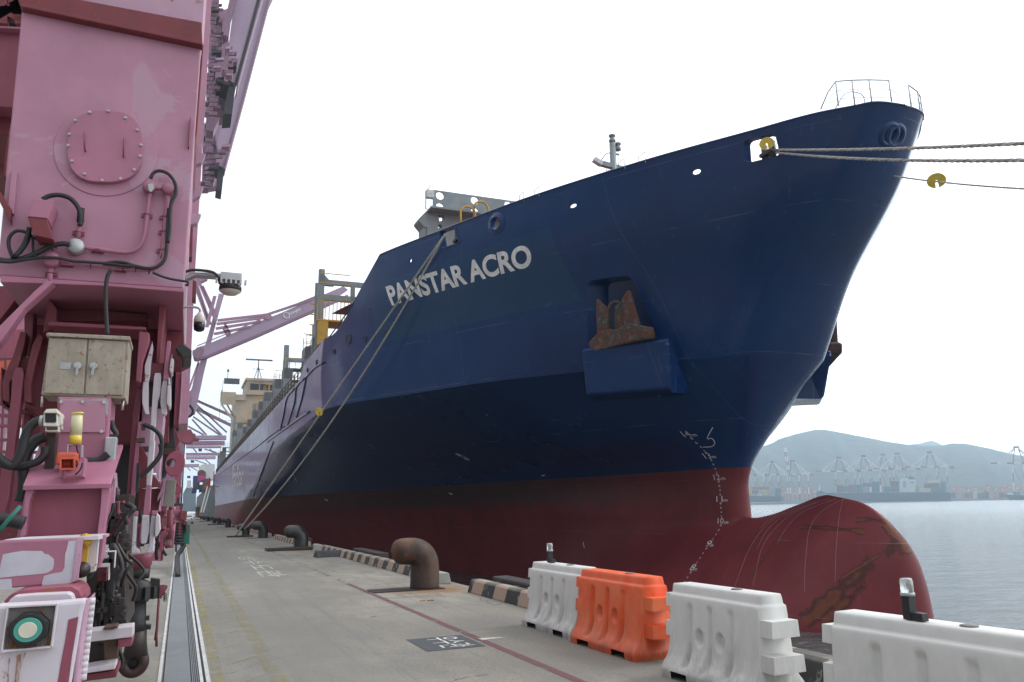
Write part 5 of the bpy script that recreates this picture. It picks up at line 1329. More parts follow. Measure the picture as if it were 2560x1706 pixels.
part('equaliser_top',[(40,300),(880,262),(882,300),(740,300),(742,285),(0,308)],Ye+.02,.6,'white_bogie',cd)
lk=part('link_plate',[(740,278),(785,280),(797,300),(770,565),(755,590),(722,602),(708,590),(706,555)],Ye+.1,.06,'yellow',cd,bevel=.004)
for x,y,r in ((760,305,.045),(733,565,.05)):
    p=aY(*cd(x,y),Ye+.1); MB().lathe([(r,.0),(r,-.03),(r*.6,-.035),(r*.6,-.06),(.001,-.06)],p,10,'Y').build('pin',M['yellow' if y<400 else 'dark'],lk)
part('guard_plate',[(795,270),(885,262),(865,500),(850,580),(760,605),(775,540)],Ye+.17,.05,'white_bogie',cd)
part('guard_plate',[(885,262),(930,255),(905,480),(865,560)],Ye+.3,.2,'pink',cd)
part('paint_patch',[(5,520),(25,430),(110,412),(200,398),(375,400),(395,425),(430,430),(478,470),(480,520),(470,560),(440,585),(400,600),(260,612),(120,625),(-60,645),(-60,600),(0,560)],Ye-.003,.003,'patch_white',cd,parent=eq,bevel=0)
part('paint_patch',[(610,312),(686,302),(690,420),(640,682),(380,712),(372,690),(392,620),(470,600),(555,585),(575,540),(580,430),(596,380)],Ye-.003,.003,'patch_white',cd,parent=eq,bevel=0)
part('paint_patch',[(-60,655),(100,648),(108,735),(-60,748)],Ye-.003,.003,'patch_white',cd,parent=eq,bevel=0)
# ---- lower bogie with lamp recess ----
Yw=5.1
part('wheel_cover',[(60,875),(90,830),(130,800),(300,785),(600,772),(640,790),(660,850),(640,880),(60,890)],Yw+.25,.12,'white_bogie',cd,bevel=.01)
part('wheel_arch',[(30,850),(100,780),(200,745),(560,715),(640,715),(700,745),(730,800),(730,860),(640,860),(600,800),(150,810),(80,880)],Yw+.36,.5,'pink_worn_shaded',cd)
wf=part('bogie_face',[(-60,885),(470,858),(700,838),(768,828),(735,960),(660,1420),(625,1650),(-60,1650)],Yw,.14,'white_bogie',cd,bevel=.02)
part('bogie_stripe',[(610,1010),(700,985),(640,1350),(600,1650),(500,1650),(545,1380),(580,1200)],Yw-.004,.003,'pink_worn_shaded',cd,parent=wf,bevel=0)
rc=[(62,890),(517,868),(466,1262),(4,1306)]; 
rim_=part('lamp_frame',[[(62,890),(517,868),(512,884),(68,908)],[(498,872),(517,868),(466,1262),(447,1258)],[(8,1286),(466,1245),(466,1262),(4,1306)],[(62,890),(76,892),(22,1300),(4,1306)]],Yw-.05,.05,'white_paint',cd,bevel=.002)
M['recess']=paint('weathered_recess_grey',(.20,.185,.185),.6,.3,(.20,.09,.03),.35,4); part('lamp_recess',[(70,900),(505,878),(455,1255),(15,1296)],Yw-.006,.004,'recess',cd,parent=rim_,bevel=0)
p=aY(*cd(270,1086),Yw-.01)
def dsc(name,r,y0,y1,mat,n=24,parent=rim_,rot=0):
    mb=MB(); K=n; c=p; pts=[Vector((c.x+r*math.cos(2*math.pi*k/K+rot),Yw+y0,c.z+r*.93*math.sin(2*math.pi*k/K+rot))) for k in range(K)]; mb.prism(pts,(0,y1-y0,0)); return mb.build(name,M[mat],parent,bevel=.004 if n<12 else .002)
dsc('lamp_housing',.098,-.07,-.006,'black',8,rot=.35); dsc('lamp_housing',.085,-.08,-.066,'rubber',24); dsc('lamp_ring',.066,-.09,-.075,'teal'); dsc('lamp_lens',.043,-.096,-.085,'cream_plastic')
M['rustrun']=worn('rust_run_stain',(.34,.15,.04),.50,.85,5,(3.5,1,.35))
for q in ([(60,1360),(90,1350),(70,1650),(40,1650)],[(150,1330),(235,1300),(190,1420),(150,1650),(120,1650)],[(20,1180),(200,1230),(440,1150),(452,1250),(200,1276),(18,1296)]): part('rust_run',q,Yw-.012,.002,'rustrun',cd,parent=wf,bevel=0)
# bolted vertical flange right of the face
bf=part('bolted_flange',[(772,835),(765,900),(725,1200),(690,1500),(680,1650),(640,1650),(665,1400),(720,1000),(735,900)],Yw+.02,.5,'pink_pale',cd)
for k in range(13):
    x=768-k*6.6-1; y=850+k*56; p_=aY(*cd(x+4,y),Yw+.25); MB().cyl(p_,p_+Vector((.045,0,0)),.022,6).build('bolt',M['white_paint'],bf)
# ---- buffer arms ----
part('buffer_arm',[(768,1118),(1186,1070),(1184,1165),(768,1215)],6.1,.22,'white_bogie',cd); part('buffer_arm_underside',[(1050,1190),(1182,1172),(1172,1246),(1050,1260)],6.25,.3,'pink_worn_shaded',cd)
part('rusty_pin',[[(918,1090),(930,1078),(990,1072),(1040,1062),(1050,1085),(990,1100),(920,1104)]],6.05,.16,M['anchor'] if 'anchor' in M else 'dark',cd)
part('buffer_arm',[(745,1448),(1030,1398),(1026,1452),(715,1498)],6.1,.22,'white_bogie',cd); part('buffer_arm_underside',[(712,1505),(1042,1462),(1036,1525),(712,1568)],6.15,.4,'pink_deep_shaded',cd)
part('arm_web',[(745,1215),(1050,1190),(1048,1400),(745,1448)],6.5,.5,'dark',cd); part('arm_plate',[(920,1195),(1052,1185),(1042,1400),(930,1385)],6.3,.06,paint('rust_brown_plate',(.10,.055,.03),.7,.3,scale=2),cd)
part('step_bracket',[[(835,512),(978,510),(976,545),(835,545)],[(962,545),(977,540),(972,660),(960,660)],[(880,402),(1032,396),(1032,408),(880,414)],[(1022,400),(1033,400),(1022,550),(1012,550)]],6.2,.06,'white_paint',cd)
# ---- rail clamp / cable guide column ----
Yr=9.05
rcp=empty('rail_clamp',aY(*cd(1230,1100),Yr)); rcp.parent=crane; rcp.matrix_parent_inverse=parent_world(crane).inverted()
def vtube(name,pts,Y,mat,parent,fn=cd,n=24,dy=0):
    P=[];Rr=[]
    for xl_,xr_,y in pts:
        a,b=aY(*fn(xl_,y),Y),aY(*fn(xr_,y),Y); P.append(Vector(((a.x+b.x)/2,Y+dy,(a.z+b.z)/2))); Rr.append((b.x-a.x)/2)
    return MB().tube(P,Rr,n).build(name,M[mat] if isinstance(mat,str) else mat,parent)
M['blackpaint']=paint('mottled_black_paint',(.018,.018,.02),.5,.2,(.05,.045,.045),.0,2)
vtube('clamp_cone',[(1160,1372,425),(1178,1352,470),(1180,1340,560)],Yr,'pink_worn_shaded',rcp); vtube('clamp_sleeve',[(1172,1340,555),(1172,1330,645)],Yr,'blackpaint',rcp)
vtube('clamp_collar',[(1150,1340,645),(1120,1350,668),(1105,1358,740),(1105,1355,800),(1130,1320,850)],Yr,'blackpaint',rcp); vtube('clamp_body',[(1118,1305,845),(1118,1300,1050),(1125,1305,1110)],Yr,'blackpaint',rcp)
vtube('clamp_neck',[(1130,1308,1108),(1118,1308,1200),(1090,1318,1330)],Yr,'dark',rcp)
for k in range(12):
    a=2*math.pi*k/12; c_=aY(*cd(1230,770),Yr); q=c_+Vector((.165*math.cos(a),.165*math.sin(a),0)); MB().box(q,(.05,.05,.12),a).build('collar_lug',M['black'],rcp)
c_=aY(*cd(1188,1400),Yr); r_=abs(aY(*cd(1325,1400),Yr).x-aY(*cd(1045,1400),Yr).x)/2
M['greasy_red']=paint('greasy_dark_red',(.05,.018,.018),.4,.5,(.015,.012,.012),.1,3)
mb=MB(); c0_=c_
for i,(rr_,yy) in enumerate(((.30,.0),(.34,.0),(.98,.0),(1,.03),(1,.12),(.98,.14))): pass
prof=[(r_*.33,.06),(r_*.33,-.02),(r_*.62,-.035),(r_*.95,-.02),(r_,.02),(r_,.12),(r_*.95,.15),(r_*.33,.15),(r_*.33,.06)]
mb.lathe(prof,c_,36,'Y',cap=False); mb.build('clamp_wheel',M['greasy_red'],rcp); MB().lathe([(r_*.34,.07),(.001,.07)],c_,20,'Y',cap=False).build('hub',M['black'],rcp)
part('clamp_tab',[[(1295,985),(1332,978),(1328,1020),(1295,1018)],[(1297,1055),(1346,1058),(1343,1100),(1297,1100)],[(1340,640),(1425,650),(1422,830),(1340,800)]],Yr-.02,.1,'black',cd,parent=rcp)
part('lever_plate',[(1425,705),(1450,697),(1495,705),(1492,730),(1470,760),(1440,820),(1425,830)],Yr-.05,.02,'pink_worn_shaded',cd,parent=rcp)
vtube('lever_handle',[(1405,1422,820),(1395,1418,950),(1382,1405,1160),(1382,1408,1250)],Yr-.04,'pink_deep_shaded',rcp,n=10); vtube('lever_handle',[(1418,1428,840),(1400,1412,1000),(1370,1384,1195)],Yr+.02,'pink_deep_shaded',rcp,n=8)
mb=MB()
for k in range(6):
    q=aY(*cd(1468+k%2*2,775+k*12),Yr-.08); mb.tube(arc(q,.014,0,2*math.pi,8,(1,0,0) if k%2 else (0,1,0),(0,0,1)),.004,4,cap=False)
mb.build('chain',M['dark'],rcp)
# ---- equaliser linkage: bars, clevises, sloping leg plates ----
Yl=8.5
part('sloping_leg_plate',[(1340,-20),(1465,250),(1450,400),(1420,860),(1370,745),(1330,560),(1245,560),(1262,330),(1270,60)],Yl+.25,.8,'pink_pale',cc)
part('leg_edge',[(1238,-20),(1262,-20),(1230,350),(1205,560),(1165,1000),(1130,1000),(1160,560),(1195,200)],Yl+.1,.9,'pink_worn_shaded',cc)
part('leg_edge',[(1268,330),(1230,560),(1228,600),(1210,900),(1170,1180),(1150,1170),(1180,800),(1205,560),(1232,340)],Yl-.05,.2,'pink',cc)
part('gusset_plate',[(1228,560),(1262,560),(1310,640),(1330,700),(1330,760),(1435,895),(1440,920),(1240,935),(1240,860),(1270,830),(1235,800)],Yl+.22,.03,'pink_deep_shaded',cc)
part('clevis_plate',[[(480,760),(545,755),(545,1090),(555,1150),(535,1160),(505,1155),(466,1020),(470,850)],[(497,560),(590,260),(600,330),(575,520),(562,700),(545,755),(497,755)]],Yl-.15,.14,'white_bogie',ce)
part('clevis_plate',[[(722,742),(780,730),(775,900),(770,1140),(745,1165),(705,1150),(690,1010),(700,850)]],Yl-.12,.16,'white_bogie',ce); part('clevis_plate',[(772,256),(820,258),(800,480),(785,740),(722,742),(745,500)],Yl-.13,.15,'pink',ce)
part('bearing_cap',[[(820,470),(858,478),(845,640),(820,660),(800,600)],[(778,800),(822,812),(822,1050),(800,1080),(768,1020)],[(790,700),(810,720),(812,800),(785,790)]],Yl-.2,.25,'white_paint',ce)
part('clevis_web',[(575,525),(735,530),(725,750),(560,760)],Yl,.04,'pink_deep_shaded',ce); part('clevis_back',[(540,540),(760,540),(740,1100),(530,1050)],Yl+.1,.05,'dark',ce)
part('link_bar',[(625,650),(695,650),(703,700),(690,920),(660,1000),(600,1568),(550,1568),(590,980),(595,900),(612,700)],Yl-.1,.16,'white_paint',ce)
part('link_bar',[(555,0),(625,0),(600,330),(575,560),(515,560),(530,300)],Yl-.1,.16,'white_paint',cf,bevel=.008); part('link_bar_stripe',[(513,560),(578,560),(560,900),(548,930),(475,925)],Yl-.1,.16,'pink',cf)
part('lower_clevis',[[(345,935),(412,935),(385,1320),(440,1345),(440,1395),(310,1390),(330,1200)],[(465,925),(555,920),(558,1100),(530,1230),(515,1275),(450,1275),(448,1180)],[(580,930),(640,925),(620,1150),(610,1388),(505,1388),(550,1300),(560,1100)]],Yl-.14,.2,'white_bogie',cf,bevel=.01)
part('lower_clevis_stripe',[[(365,872),(418,872),(412,936),(345,936)],[(585,865),(660,870),(640,925),(580,930)]],Yl-.14,.2,'pink',cf)
part('bearing_cap',[[(645,900),(680,935),(688,1100),(650,1180),(620,1190),(630,960)]],Yl-.2,.3,'white_paint',cf)
part('hydraulic_strut',[[(400,285),(440,280),(430,600),(400,650),(385,640)]],Yl-.2,.08,'black',cf); part('bracket_stub',[[(380,1450),(500,1440),(500,1500),(400,1500)],[(450,1270),(500,1270),(505,1340),(455,1345)]],Yl-.25,.1,M['anchor'],ce)
pipe('cable',[(490,1285),(560,1310),(600,1330),(650,1370),(690,1420),(710,1500),(700,1600)],Yl-.25,.022,'rubber',ce); pipe('cable',[(690,50),(705,120),(680,200),(630,270),(540,370),(470,430),(440,450)],Yl-.25,.022,'rubber',cf)
# right-hand side members farther back
part('outer_post',[(890,470),(955,470),(945,900),(925,1290),(848,1290),(870,900)],Yl+1.2,.3,'pink_worn_shaded',ce); part('outer_post_edge',[(955,640),(965,640),(935,1230),(915,1285),(910,1280)],Yl+1.15,.05,'pink_pale',ce)
part('sooty_duct',[(830,620),(880,620),(850,1300),(880,1568),(700,1568),(720,1250),(770,1100),(830,800)],Yl+1.4,.5,'blackpaint',ce)
ring=empty('sheave_guard',aY(*cf(850,290),Yl+.7)); ring.parent=crane; ring.matrix_parent_inverse=parent_world(crane).inverted()
Yg=Yl+.7; O=[aY(*cf(x,y),Yg) for x,y in [(870+122*math.cos(a)-20*math.sin(a),290+155*math.sin(a)) for a in [2*math.pi*k/32 for k in range(32)]]]; I=[aY(*cf(x,y),Yg) for x,y in [(822+58*math.cos(a),285+52*math.sin(a)) for a in [2*math.pi*k/32 for k in range(32)]]]
mb=MB(); t_=Vector((0,.18,0)); n_=32; V=O+I+[v+t_ for v in O]+[v+t_ for v in I]; F=[]
for k in range(n_):
    k2=(k+1)%n_; F+= [(k,k2,n_+k2,n_+k),(k,2*n_+k,2*n_+k2,k2),(n_+k,n_+k2,3*n_+k2,3*n_+k),(2*n_+k,3*n_+k,3*n_+k2,2*n_+k2)]
mb.add(V,F); mb.build('guard_disc',M['pink_worn_shaded'],ring,bevel=.01)
gb=part('grey_box',[(768,488),(888,490),(850,820),(720,818)],Yl+1.0,.25,paint('grey_beige_enclosure',(.25,.245,.22),.5,.15,scale=3),cf)
part('mounting_frame',[[(735,485),(765,488),(720,820),(690,800)],[(690,700),(715,640),(745,500),(730,490),(700,600),(655,700),(650,760)]],Yl+1.0,.1,'pink_pale',cf)
# hub motors, hoses and small gear in the shadowed middle (irregular machinery)
rr=random.Random(11)
def clutter(x0,x1,y0,y1,fn,Y0,Y1,n,mats,names,big=1.0):
    for k in range(n):
        x=rr.uniform(x0,x1);y=rr.uniform(y0,y1);Y=rr.uniform(Y0,Y1); nm=rr.choice(names); m_=rr.choice(mats); m_=rr.choice(['rubber','rubber','black','dark','pink_deep_shaded']) if nm=='hose' else m_; p=aY(*fn(x,y),Y); mb=MB(); s=rr.uniform(.5,1.2)*big
        if nm=='hose':
            q=[p]; 
            for i in range(4): q.append(q[-1]+Vector((rr.uniform(-.07,.07),rr.uniform(-.05,.05),-rr.uniform(.05,.16)*s)))
            mb.tube(smoothpath(q,4),rr.uniform(.008,.022),7)
        elif nm=='valve_block': 
            mb.box(p,(.07*s,.09,.10*s),rr.uniform(-.2,.2)); mb.cyl(p+Vector((.02,-.05,0)),p+Vector((.02,-.09,0)),.02*s,8); mb.box(p+Vector((0,0,.07*s)),(.04,.05,.05*s))
        elif nm=='hydraulic_cylinder':
            mb.cyl(p,p+Vector((rr.uniform(-.02,.02),0,-.32*s)),.032*s,12); mb.cyl(p+Vector((0,0,.0)),p+Vector((0,0,.10*s)),.018*s,10)
        elif nm=='bracket': mb.bb(p,p+Vector((.03*s,.08,-.34*s))); mb.bb(p+Vector((-.04*s,0,-.10)),p+Vector((.08*s,.05,-.13)))
        elif nm=='bolted_strip':
            mb.bb(p,p+Vector((.04*s,.05,-.5*s)))
            for i in range(6): mb.cyl(p+Vector((.04*s,.02,-.04-i*.08*s)),p+Vector((.06*s,.02,-.04-i*.08*s)),.015,6)
        mb.build(nm,M[m_],crane,bevel=.003 if nm in('valve_block','bracket') else 0)
part('dark_backing',[(960,540),(1250,540),(1240,1180),(1400,1180),(1350,1420),(940,1500)],10.3,.8,'blackpaint',cc)  # added dark backings that blacken the gaps between the crane parts
part('dark_backing',[(1235,935),(1440,930),(1400,1180),(1230,1180)],9.6,.3,'pink_deep_shaded',cc)
# machinery housing
part('drive_housing',[(980,1000),(1160,980),(1150,1100),(1125,1568),(940,1568),(960,1300)],Yf+.75,.8,'dark',cc); part('drive_housing',[(770,600),(1110,560),(1130,1100),(770,1110)],6.9,1.2,'dark',cd)
part('gearbox_column',[(985,940),(1020,780),(1035,1060),(1020,1330),(960,1330)],Yf+.6,.3,'pink_pale',cc)
clutter(990,1130,1010,1500,cc,6.9,7.4,26,['dark','black','pink_worn_shaded','dark','white_paint','rubber','pink_deep_shaded'],['hose','valve_block','bracket','hydraulic_cylinder','hose'])
clutter(790,1080,330,980,cd,6.3,6.85,34,['dark','black','pink_worn_shaded','pink_deep_shaded','dark','rubber','black','white_paint'],['hose','valve_block','bracket','hydraulic_cylinder','bolted_strip','hose'])
clutter(640,720,860,1180,cf,9.2,9.8,12,['pink_worn_shaded','white_paint','pink_deep_shaded','galv'],['hose','bracket','valve_block'])
pipe('sleeve',[(1010,880),(1140,872)],7.2,.045,'pink_deep_shaded',cd,0,n=16)
# ---- left-hand clevis and links ----
part('side_clevis',[[(130,375),(165,385),(158,440),(105,640),(60,700),(60,830),(20,810),(15,700),(30,640),(85,520)],[(245,390),(275,410),(230,560),(195,720),(200,830),(150,820),(145,700),(180,560),(205,460)]],YC+.9,.22,'pink_deep_shaded',ci)
part('side_clevis_web',[(100,540),(190,540),(160,640),(150,700),(100,640)],YC+1.0,.06,'pink_deep_shaded',ci); part('side_post',[(160,180),(215,200),(205,420),(185,540),(145,520),(155,350)],YC+1.1,.25,'pink_worn_shaded',ci)
part('side_link_bar',[(90,620),(105,605),(140,605),(148,640),(135,780),(100,1060),(60,1420),(0,1620),(-20,1400),(30,1160),(70,780),(75,680)],YC+.85,.16,'pink_worn_shaded',ci)
part('side_link_bar',[(155,860),(195,870),(170,1060),(130,1300),(105,1568),(60,1568),(100,1250),(140,1000)],YC+1.2,.16,'pink_worn_shaded',ci)
part('side_post',[(260,920),(290,930),(285,1200),(250,1260),(228,1250)],YC+.4,.2,'pink_deep_shaded',ci)
part('side_block',[(0,720),(8,600),(20,700),(18,830),(60,860),(240,900),(240,915),(160,880),(20,860),(0,840)],YC+1.0,.4,'pink_deep_shaded',ci)
part('rear_bogie',[(-60,1180),(90,1180),(150,1300),(150,1700),(-60,1700)],YC+2.5,.8,'pink_deep_shaded',ci)
pipe('cable',[(-60,1560),(60,1570),(150,1590)],6.6,.05,'rubber',ci); pipe('hose',[(-40,1680),(60,1560),(130,1480)],6.4,.014,'green',ci,0)
# ---- top left: behind the leg ----
part('rear_leg',[(-140,190),(152,192),(128,500),(98,752),(-140,740)],YC+2.6,1.4,'pink_worn_shaded',ca); part('rear_leg_lower',[(-140,740),(98,752),(62,945),(-140,935)],YC+2.9,1.0,'maroon',ca)  # second slab: maroon part below the rear leg
part('rear_lip',[(-140,178),(152,190),(150,205),(-140,190)],YC+2.5,1.5,'pink',ca); part('rear_post',[(55,945),(66,945),(38,1230),(20,1240),(35,1100)],YC+2.6,.2,'maroon',ca)
part('rear_housing',[(-140,955),(50,965),(42,1080),(-140,1060)],YC+4,1,'pink_worn_shaded',ca); part('rear_housing',[(-140,1105),(42,1110),(32,1215),(-140,1200)],YC+4,1,'pink_deep_shaded',ca)
mb=MB()
for a,b in (((-60,40),(160,150)),((-60,150),(170,20)),((-60,90),(165,90)),((20,-40),(20,180)),((70,-60),(150,180))): mb.bar(aY(*ca(*a),YC+3.2),aY(*ca(*b),YC+3.2),.12)
mb.build('rear_lattice',M['maroon'],crane); part('rear_machinery',[[(-60,-60),(60,-60),(110,30),(70,60),(-60,40)],[(-60,130),(100,150),(150,165),(150,185),(-60,175)],[(100,-60),(170,-60),(165,40)]],YC+3.4,.4,'black',ca)
# ---- far leg seen past the near one and the slim pale strip of its side face ----
part('far_column',[(505,-400),(552,-400),(514,250),(487,693),(470,1060),(440,1060)],YC+7.5,1.6,'pink_col')
part('far_column_edge',[(1340,0),(1330,180),(1322,400),(1308,700),(1302,1010),(1278,1010),(1284,620),(1300,400),(1322,0)],YC+2.3,.3,'white_paint',cb)
part('lifting_lug',[[(1385,1010),(1410,1005),(1415,1070),(1440,1080),(1410,1140),(1350,1160),(1345,1080),(1370,1060)],[(1365,1300),(1425,1305),(1400,1370),(1345,1400)],[(1330,1500),(1408,1498),(1380,1568),(1325,1568)]],YC+2.4,.12,'pink_pale',ca)
part('ladder_strip',[[(1322,180),(1352,180),(1345,400),(1318,400)],[(1350,560),(1375,570),(1372,700),(1345,690)]],YC+5,.3,'maroon',cb)
# ---- floodlight arm and dome camera ----
fl=empty('floodlight',aY(*cb(1610,640),YC+.9)); fl.parent=crane; fl.matrix_parent_inverse=parent_world(crane).inverted(); Yq=YC+.9
part('floodlight_arm',[(1295,530),(1340,505),(1440,508),(1692,526),(1692,556),(1560,540),(1370,525),(1300,556)],Yq,.14,'galv',cb,parent=fl,bevel=.004)
pipe('cable',[(1300,505),(1340,492),(1420,495),(1490,508),(1525,540),(1540,590)],Yq-.05,.016,'rubber',cb,parent=fl)
p=aY(*cb(1610,650),Yq); r_=abs(aY(*cb(1690,650),Yq).x-aY(*cb(1530,650),Yq).x)/2
MB().lathe([(r_,.02),(r_,.06),(r_*.92,.085),(r_*.5,.10)],p,28).build('lamp_rim',M['black'],fl); MB().lathe([(.001,-.03),(r_*.6,-.02),(r_*.96,.012),(r_*.96,.03)],p,28,cap=False).build('lamp_lens',plain('frosted_lamp_lens',(.50,.46,.40),.3,bump=0),fl)
mb=MB(); mb.box(p+Vector((0,0,.17)),(.22,.16,.08)); 
for k in range(7): mb.box(p+Vector((-.15+k*.05,-.1,.10)),(.02,.05,.05))
mb.build('lamp_driver',M['galv'],fl)
dc=empty('dome_camera',aY(*cb(1400,860),Yq+.3)); dc.parent=crane; dc.matrix_parent_inverse=parent_world(crane).inverted()
p=aY(*cb(1396,860),Yq+.3); MB().lathe([(.018,.12),(.03,.10),(.055,.07),(.062,.035),(.062,0)],p,20).build('camera_shell',M['white_plastic'],dc); MB().lathe([(.062,0),(.060,-.045),(.054,-.085),(.028,-.102),(.001,-.105)],p,20).build('camera_dome',M['glass_black'],dc)
MB().tube(smoothpath([p+Vector((0,0,.11)),p+Vector((-.01,0,.16)),p+Vector((-.08,0,.175)),p+Vector((-.22,0,.16))],4),.014,8).build('camera_arm',M['galv'],dc)
# ---- the crane's far end: second bogie line, green cable guide, pole ----
YG=27.0
part('cable_guide',[(1625,1252),(1696,1256),(1686,1428),(1616,1424)],YG,.5,'green',cc); part('cable_guide_plate',[(1575,1240),(1640,1240),(1640,1330),(1600,1300)],YG+.2,.3,'green',cc)
part('far_bogie_beam',[(1535,1132),(1668,1134),(1665,1180),(1662,1215),(1535,1200)],YG-.5,1.2,'pink_deep_shaded',cc); part('far_bogie_beam',[(1540,1215),(1650,1218),(1672,1240),(1672,1320),(1660,1320),(1655,1245),(1540,1235)],YG-.3,.4,'maroon',cc)
for k in range(7):
    p=aY(*cc(1588,1262+k*26),YG-.2); MB().lathe([(.06,-.05),(.16,-.03),(.16,.03),(.06,.05)],p,14).build('guide_roller',M['rubber'],crane)
part('guide_frame',[[(1565,1240),(1580,1240),(1575,1500),(1560,1500)],[(1612,1300),(1622,1300),(1620,1440),(1606,1445)]],YG,.2,'black',cc)
mb=MB(); mb.tube(smoothpath([aY(*cc(1640,1440),YG),aY(*cc(1610,1490),YG-.6),aY(*cc(1578,1540),YG-1.6),Vector((.05,YG-4,.02))],5),.07,8); mb.build('power_cable',M['rubber'],crane)
part('wheel_column',[(1470,1130),(1510,1130),(1515,1230),(1500,1260),(1500,1330),(1495,1400),(1490,1470),(1465,1460),(1450,1290)],13.0,.5,'blackpaint',cc)
part('wheel_column',[[(1395,1360),(1430,1360),(1430,1440),(1465,1450),(1455,1560),(1445,1580),(1340,1580),(1345,1460),(1395,1440)]],11.0,.5,'pink_bogie',cc)
part('wheel_bracket',[(1370,1310),(1395,1320),(1480,1335),(1480,1362),(1395,1365)],11.0,.3,'pink_deep_shaded',cc); part('lever_handle',[(1537,1300),(1548,1300),(1540,1400),(1532,1400)],13,.05,'dark',cc)
part('inner_beam',[(1450,860),(1490,850),(1500,900),(1560,1110),(1620,1180),(1540,1200),(1400,1170),(1360,1120),(1380,960)],14.0,2,'pink_deep_shaded',cc)
clutter(1360,1600,1000,1200,cc,12,14,26,['pink_worn_shaded','pink_deep_shaded','dark','white_paint','pink'],['bracket','hydraulic_cylinder','valve_block'],1.7)
clutter(1230,1330,1060,1180,cc,9.3,9.8,8,['pink_worn_shaded','white_paint','dark'],['hose','bracket'])
part('far_guard_disc',[cc(1580+42*math.cos(a),945+45*math.sin(a)) for a in [2*math.pi*k/24 for k in range(24)]],15.5,.3,'pink_worn_shaded')
vtube('service_pole',[(1641,1651,500),(1622,1634,860),(1603,1618,1130)],29.0,'black',crane,cc,8)
part('pole_fitting',[[(1545,440),(1560,410),(1700,405),(1720,440),(1740,445),(1745,480),(1775,485),(1775,498),(1720,500),(1715,520),(1650,530),(1600,500)]],28.5,.6,'pink_worn_shaded',cc)
part('outer_post',[(1560,560),(1605,560),(1590,900),(1560,900)],14.5,.4,'pink_worn_shaded',cc); part('outer_post',[(1600,600),(1625,600),(1590,1130),(1560,1130)],17,.5,'pink_worn_shaded',cc)
part('far_shroud',[[(1430,240),(1480,260),(1465,420),(1440,400)],[(1555,0),(1610,0),(1590,380),(1545,360)],[(1480,350),(1540,345),(1600,500),(1560,600),(1440,600)]],11,.6,'pink_deep_shaded',cc)
part('black_patch',[(1460,240),(1545,250),(1550,350),(1600,380),(1540,480),(1560,600),(1470,820),(1425,850),(1430,560),(1450,380)],11.8,.5,'blackpaint',cc)  # black slab just behind the far shroud
pipe('wire',[(1690,190),(1720,240),(1690,290),(1600,300),(1545,322)],20,.03,'rubber',cc,4)
# ---- landside sill beam with lettering, seen through the gap at the far left ----
lg=part('landside_beam',[(-60,620),(40,610),(62,560),(175,760),(178,910),(-60,905)],34,1.5,'pink',cb); part('landside_beam',[(-60,905),(178,912),(175,1110),(-60,1105)],33.5,1.5,'pink_worn_shaded',cb)
vs,fs=text_mesh('S',1,.03,res=3); p=aY(*cb(62,810),33.98); hh=aY(*cb(62,765),33.98).z-p.z; mn=vs.min(0)
MB().add([(p.x+(v[0]-mn[0])*hh*1.35,33.97,p.z+(v[1]-mn[1])*hh*1.35) for v in vs],fs).build('lettering',M['letter'],crane)
vs,fs=text_mesh('W',1,.03,res=3); p=aY(*cb(112,805),33.98); mn=vs.min(0)
MB().add([(p.x+(v[0]-mn[0])*hh*1.2,33.97,p.z+(v[1]-mn[1])*hh*1.35) for v in vs],fs).build('lettering',M['letter'],crane)
mb=MB()
for z in (955,990,1010,1040,1065,1100,1130): mb.bar(aY(-30,z,30),aY(150,z+2,30),.10)
for x in (6,22,40,58,82): mb.bar(aY(x+8,900,30),aY(x-6,1180,30),.06)
mb.build('walkway_rail',M['pink_deep_shaded'],crane)
part('landside_cabin',[(-30,905),(36,900),(30,985),(-30,985)],31,1,'orange',None); part('landside_beam',[(-40,1130),(70,1128),(68,1145),(-40,1150)],31,1.2,'galv',None)
# ================= FAR SHORE ACROSS THE HARBOUR =================
FW=-Vector((RM[0][2],RM[1][2],RM[2][2])); FWH=Vector((FW.x,FW.y,0)).normalized(); RT=Vector((FWH.y,-FWH.x,0))
HD=Vector((math.sin(R(50)),math.cos(R(50)),0)); HR=Vector((HD.y,-HD.x,0))   # viewing direction across the harbour and its right-hand side
def fp(px,py,D):
    """point on the upright plane D metres away across the harbour"""
    v=ray(px,py); return EYE+v*(D/v.dot(HD))
def fslab(mb,pts,D,th): mb.prism([fp(x,y,D) for x,y in pts],HD*th)
def flat(name,c,rough=.8):
    m=NM(name); n=m.noise(.15,5,.6,m.pos()); m.col(m.mix(n,tuple(x*.75 for x in c),tuple(min(1,x*1.2) for x in c))); m.rough(rough); return m.m
DS=1280
F_={k:flat('far_'+k,c) for k,c in dict(red=(.22,.045,.05),white=(.62,.63,.64),navy=(.012,.03,.07),orange=(.55,.13,.05),rust=(.25,.07,.045),teal=(.03,.10,.14),blue=(.03,.09,.24),grey=(.28,.29,.29),green=(.05,.12,.07),yellow=(.45,.38,.10),cream=(.5,.47,.38),black=(.02,.02,.025),magenta=(.48,.05,.22),brown=(.13,.045,.035),shore=(.20,.20,.18),lilac=(.42,.33,.45),pink=(.46,.24,.33),haze_blue=(.20,.26,.30)).items()}
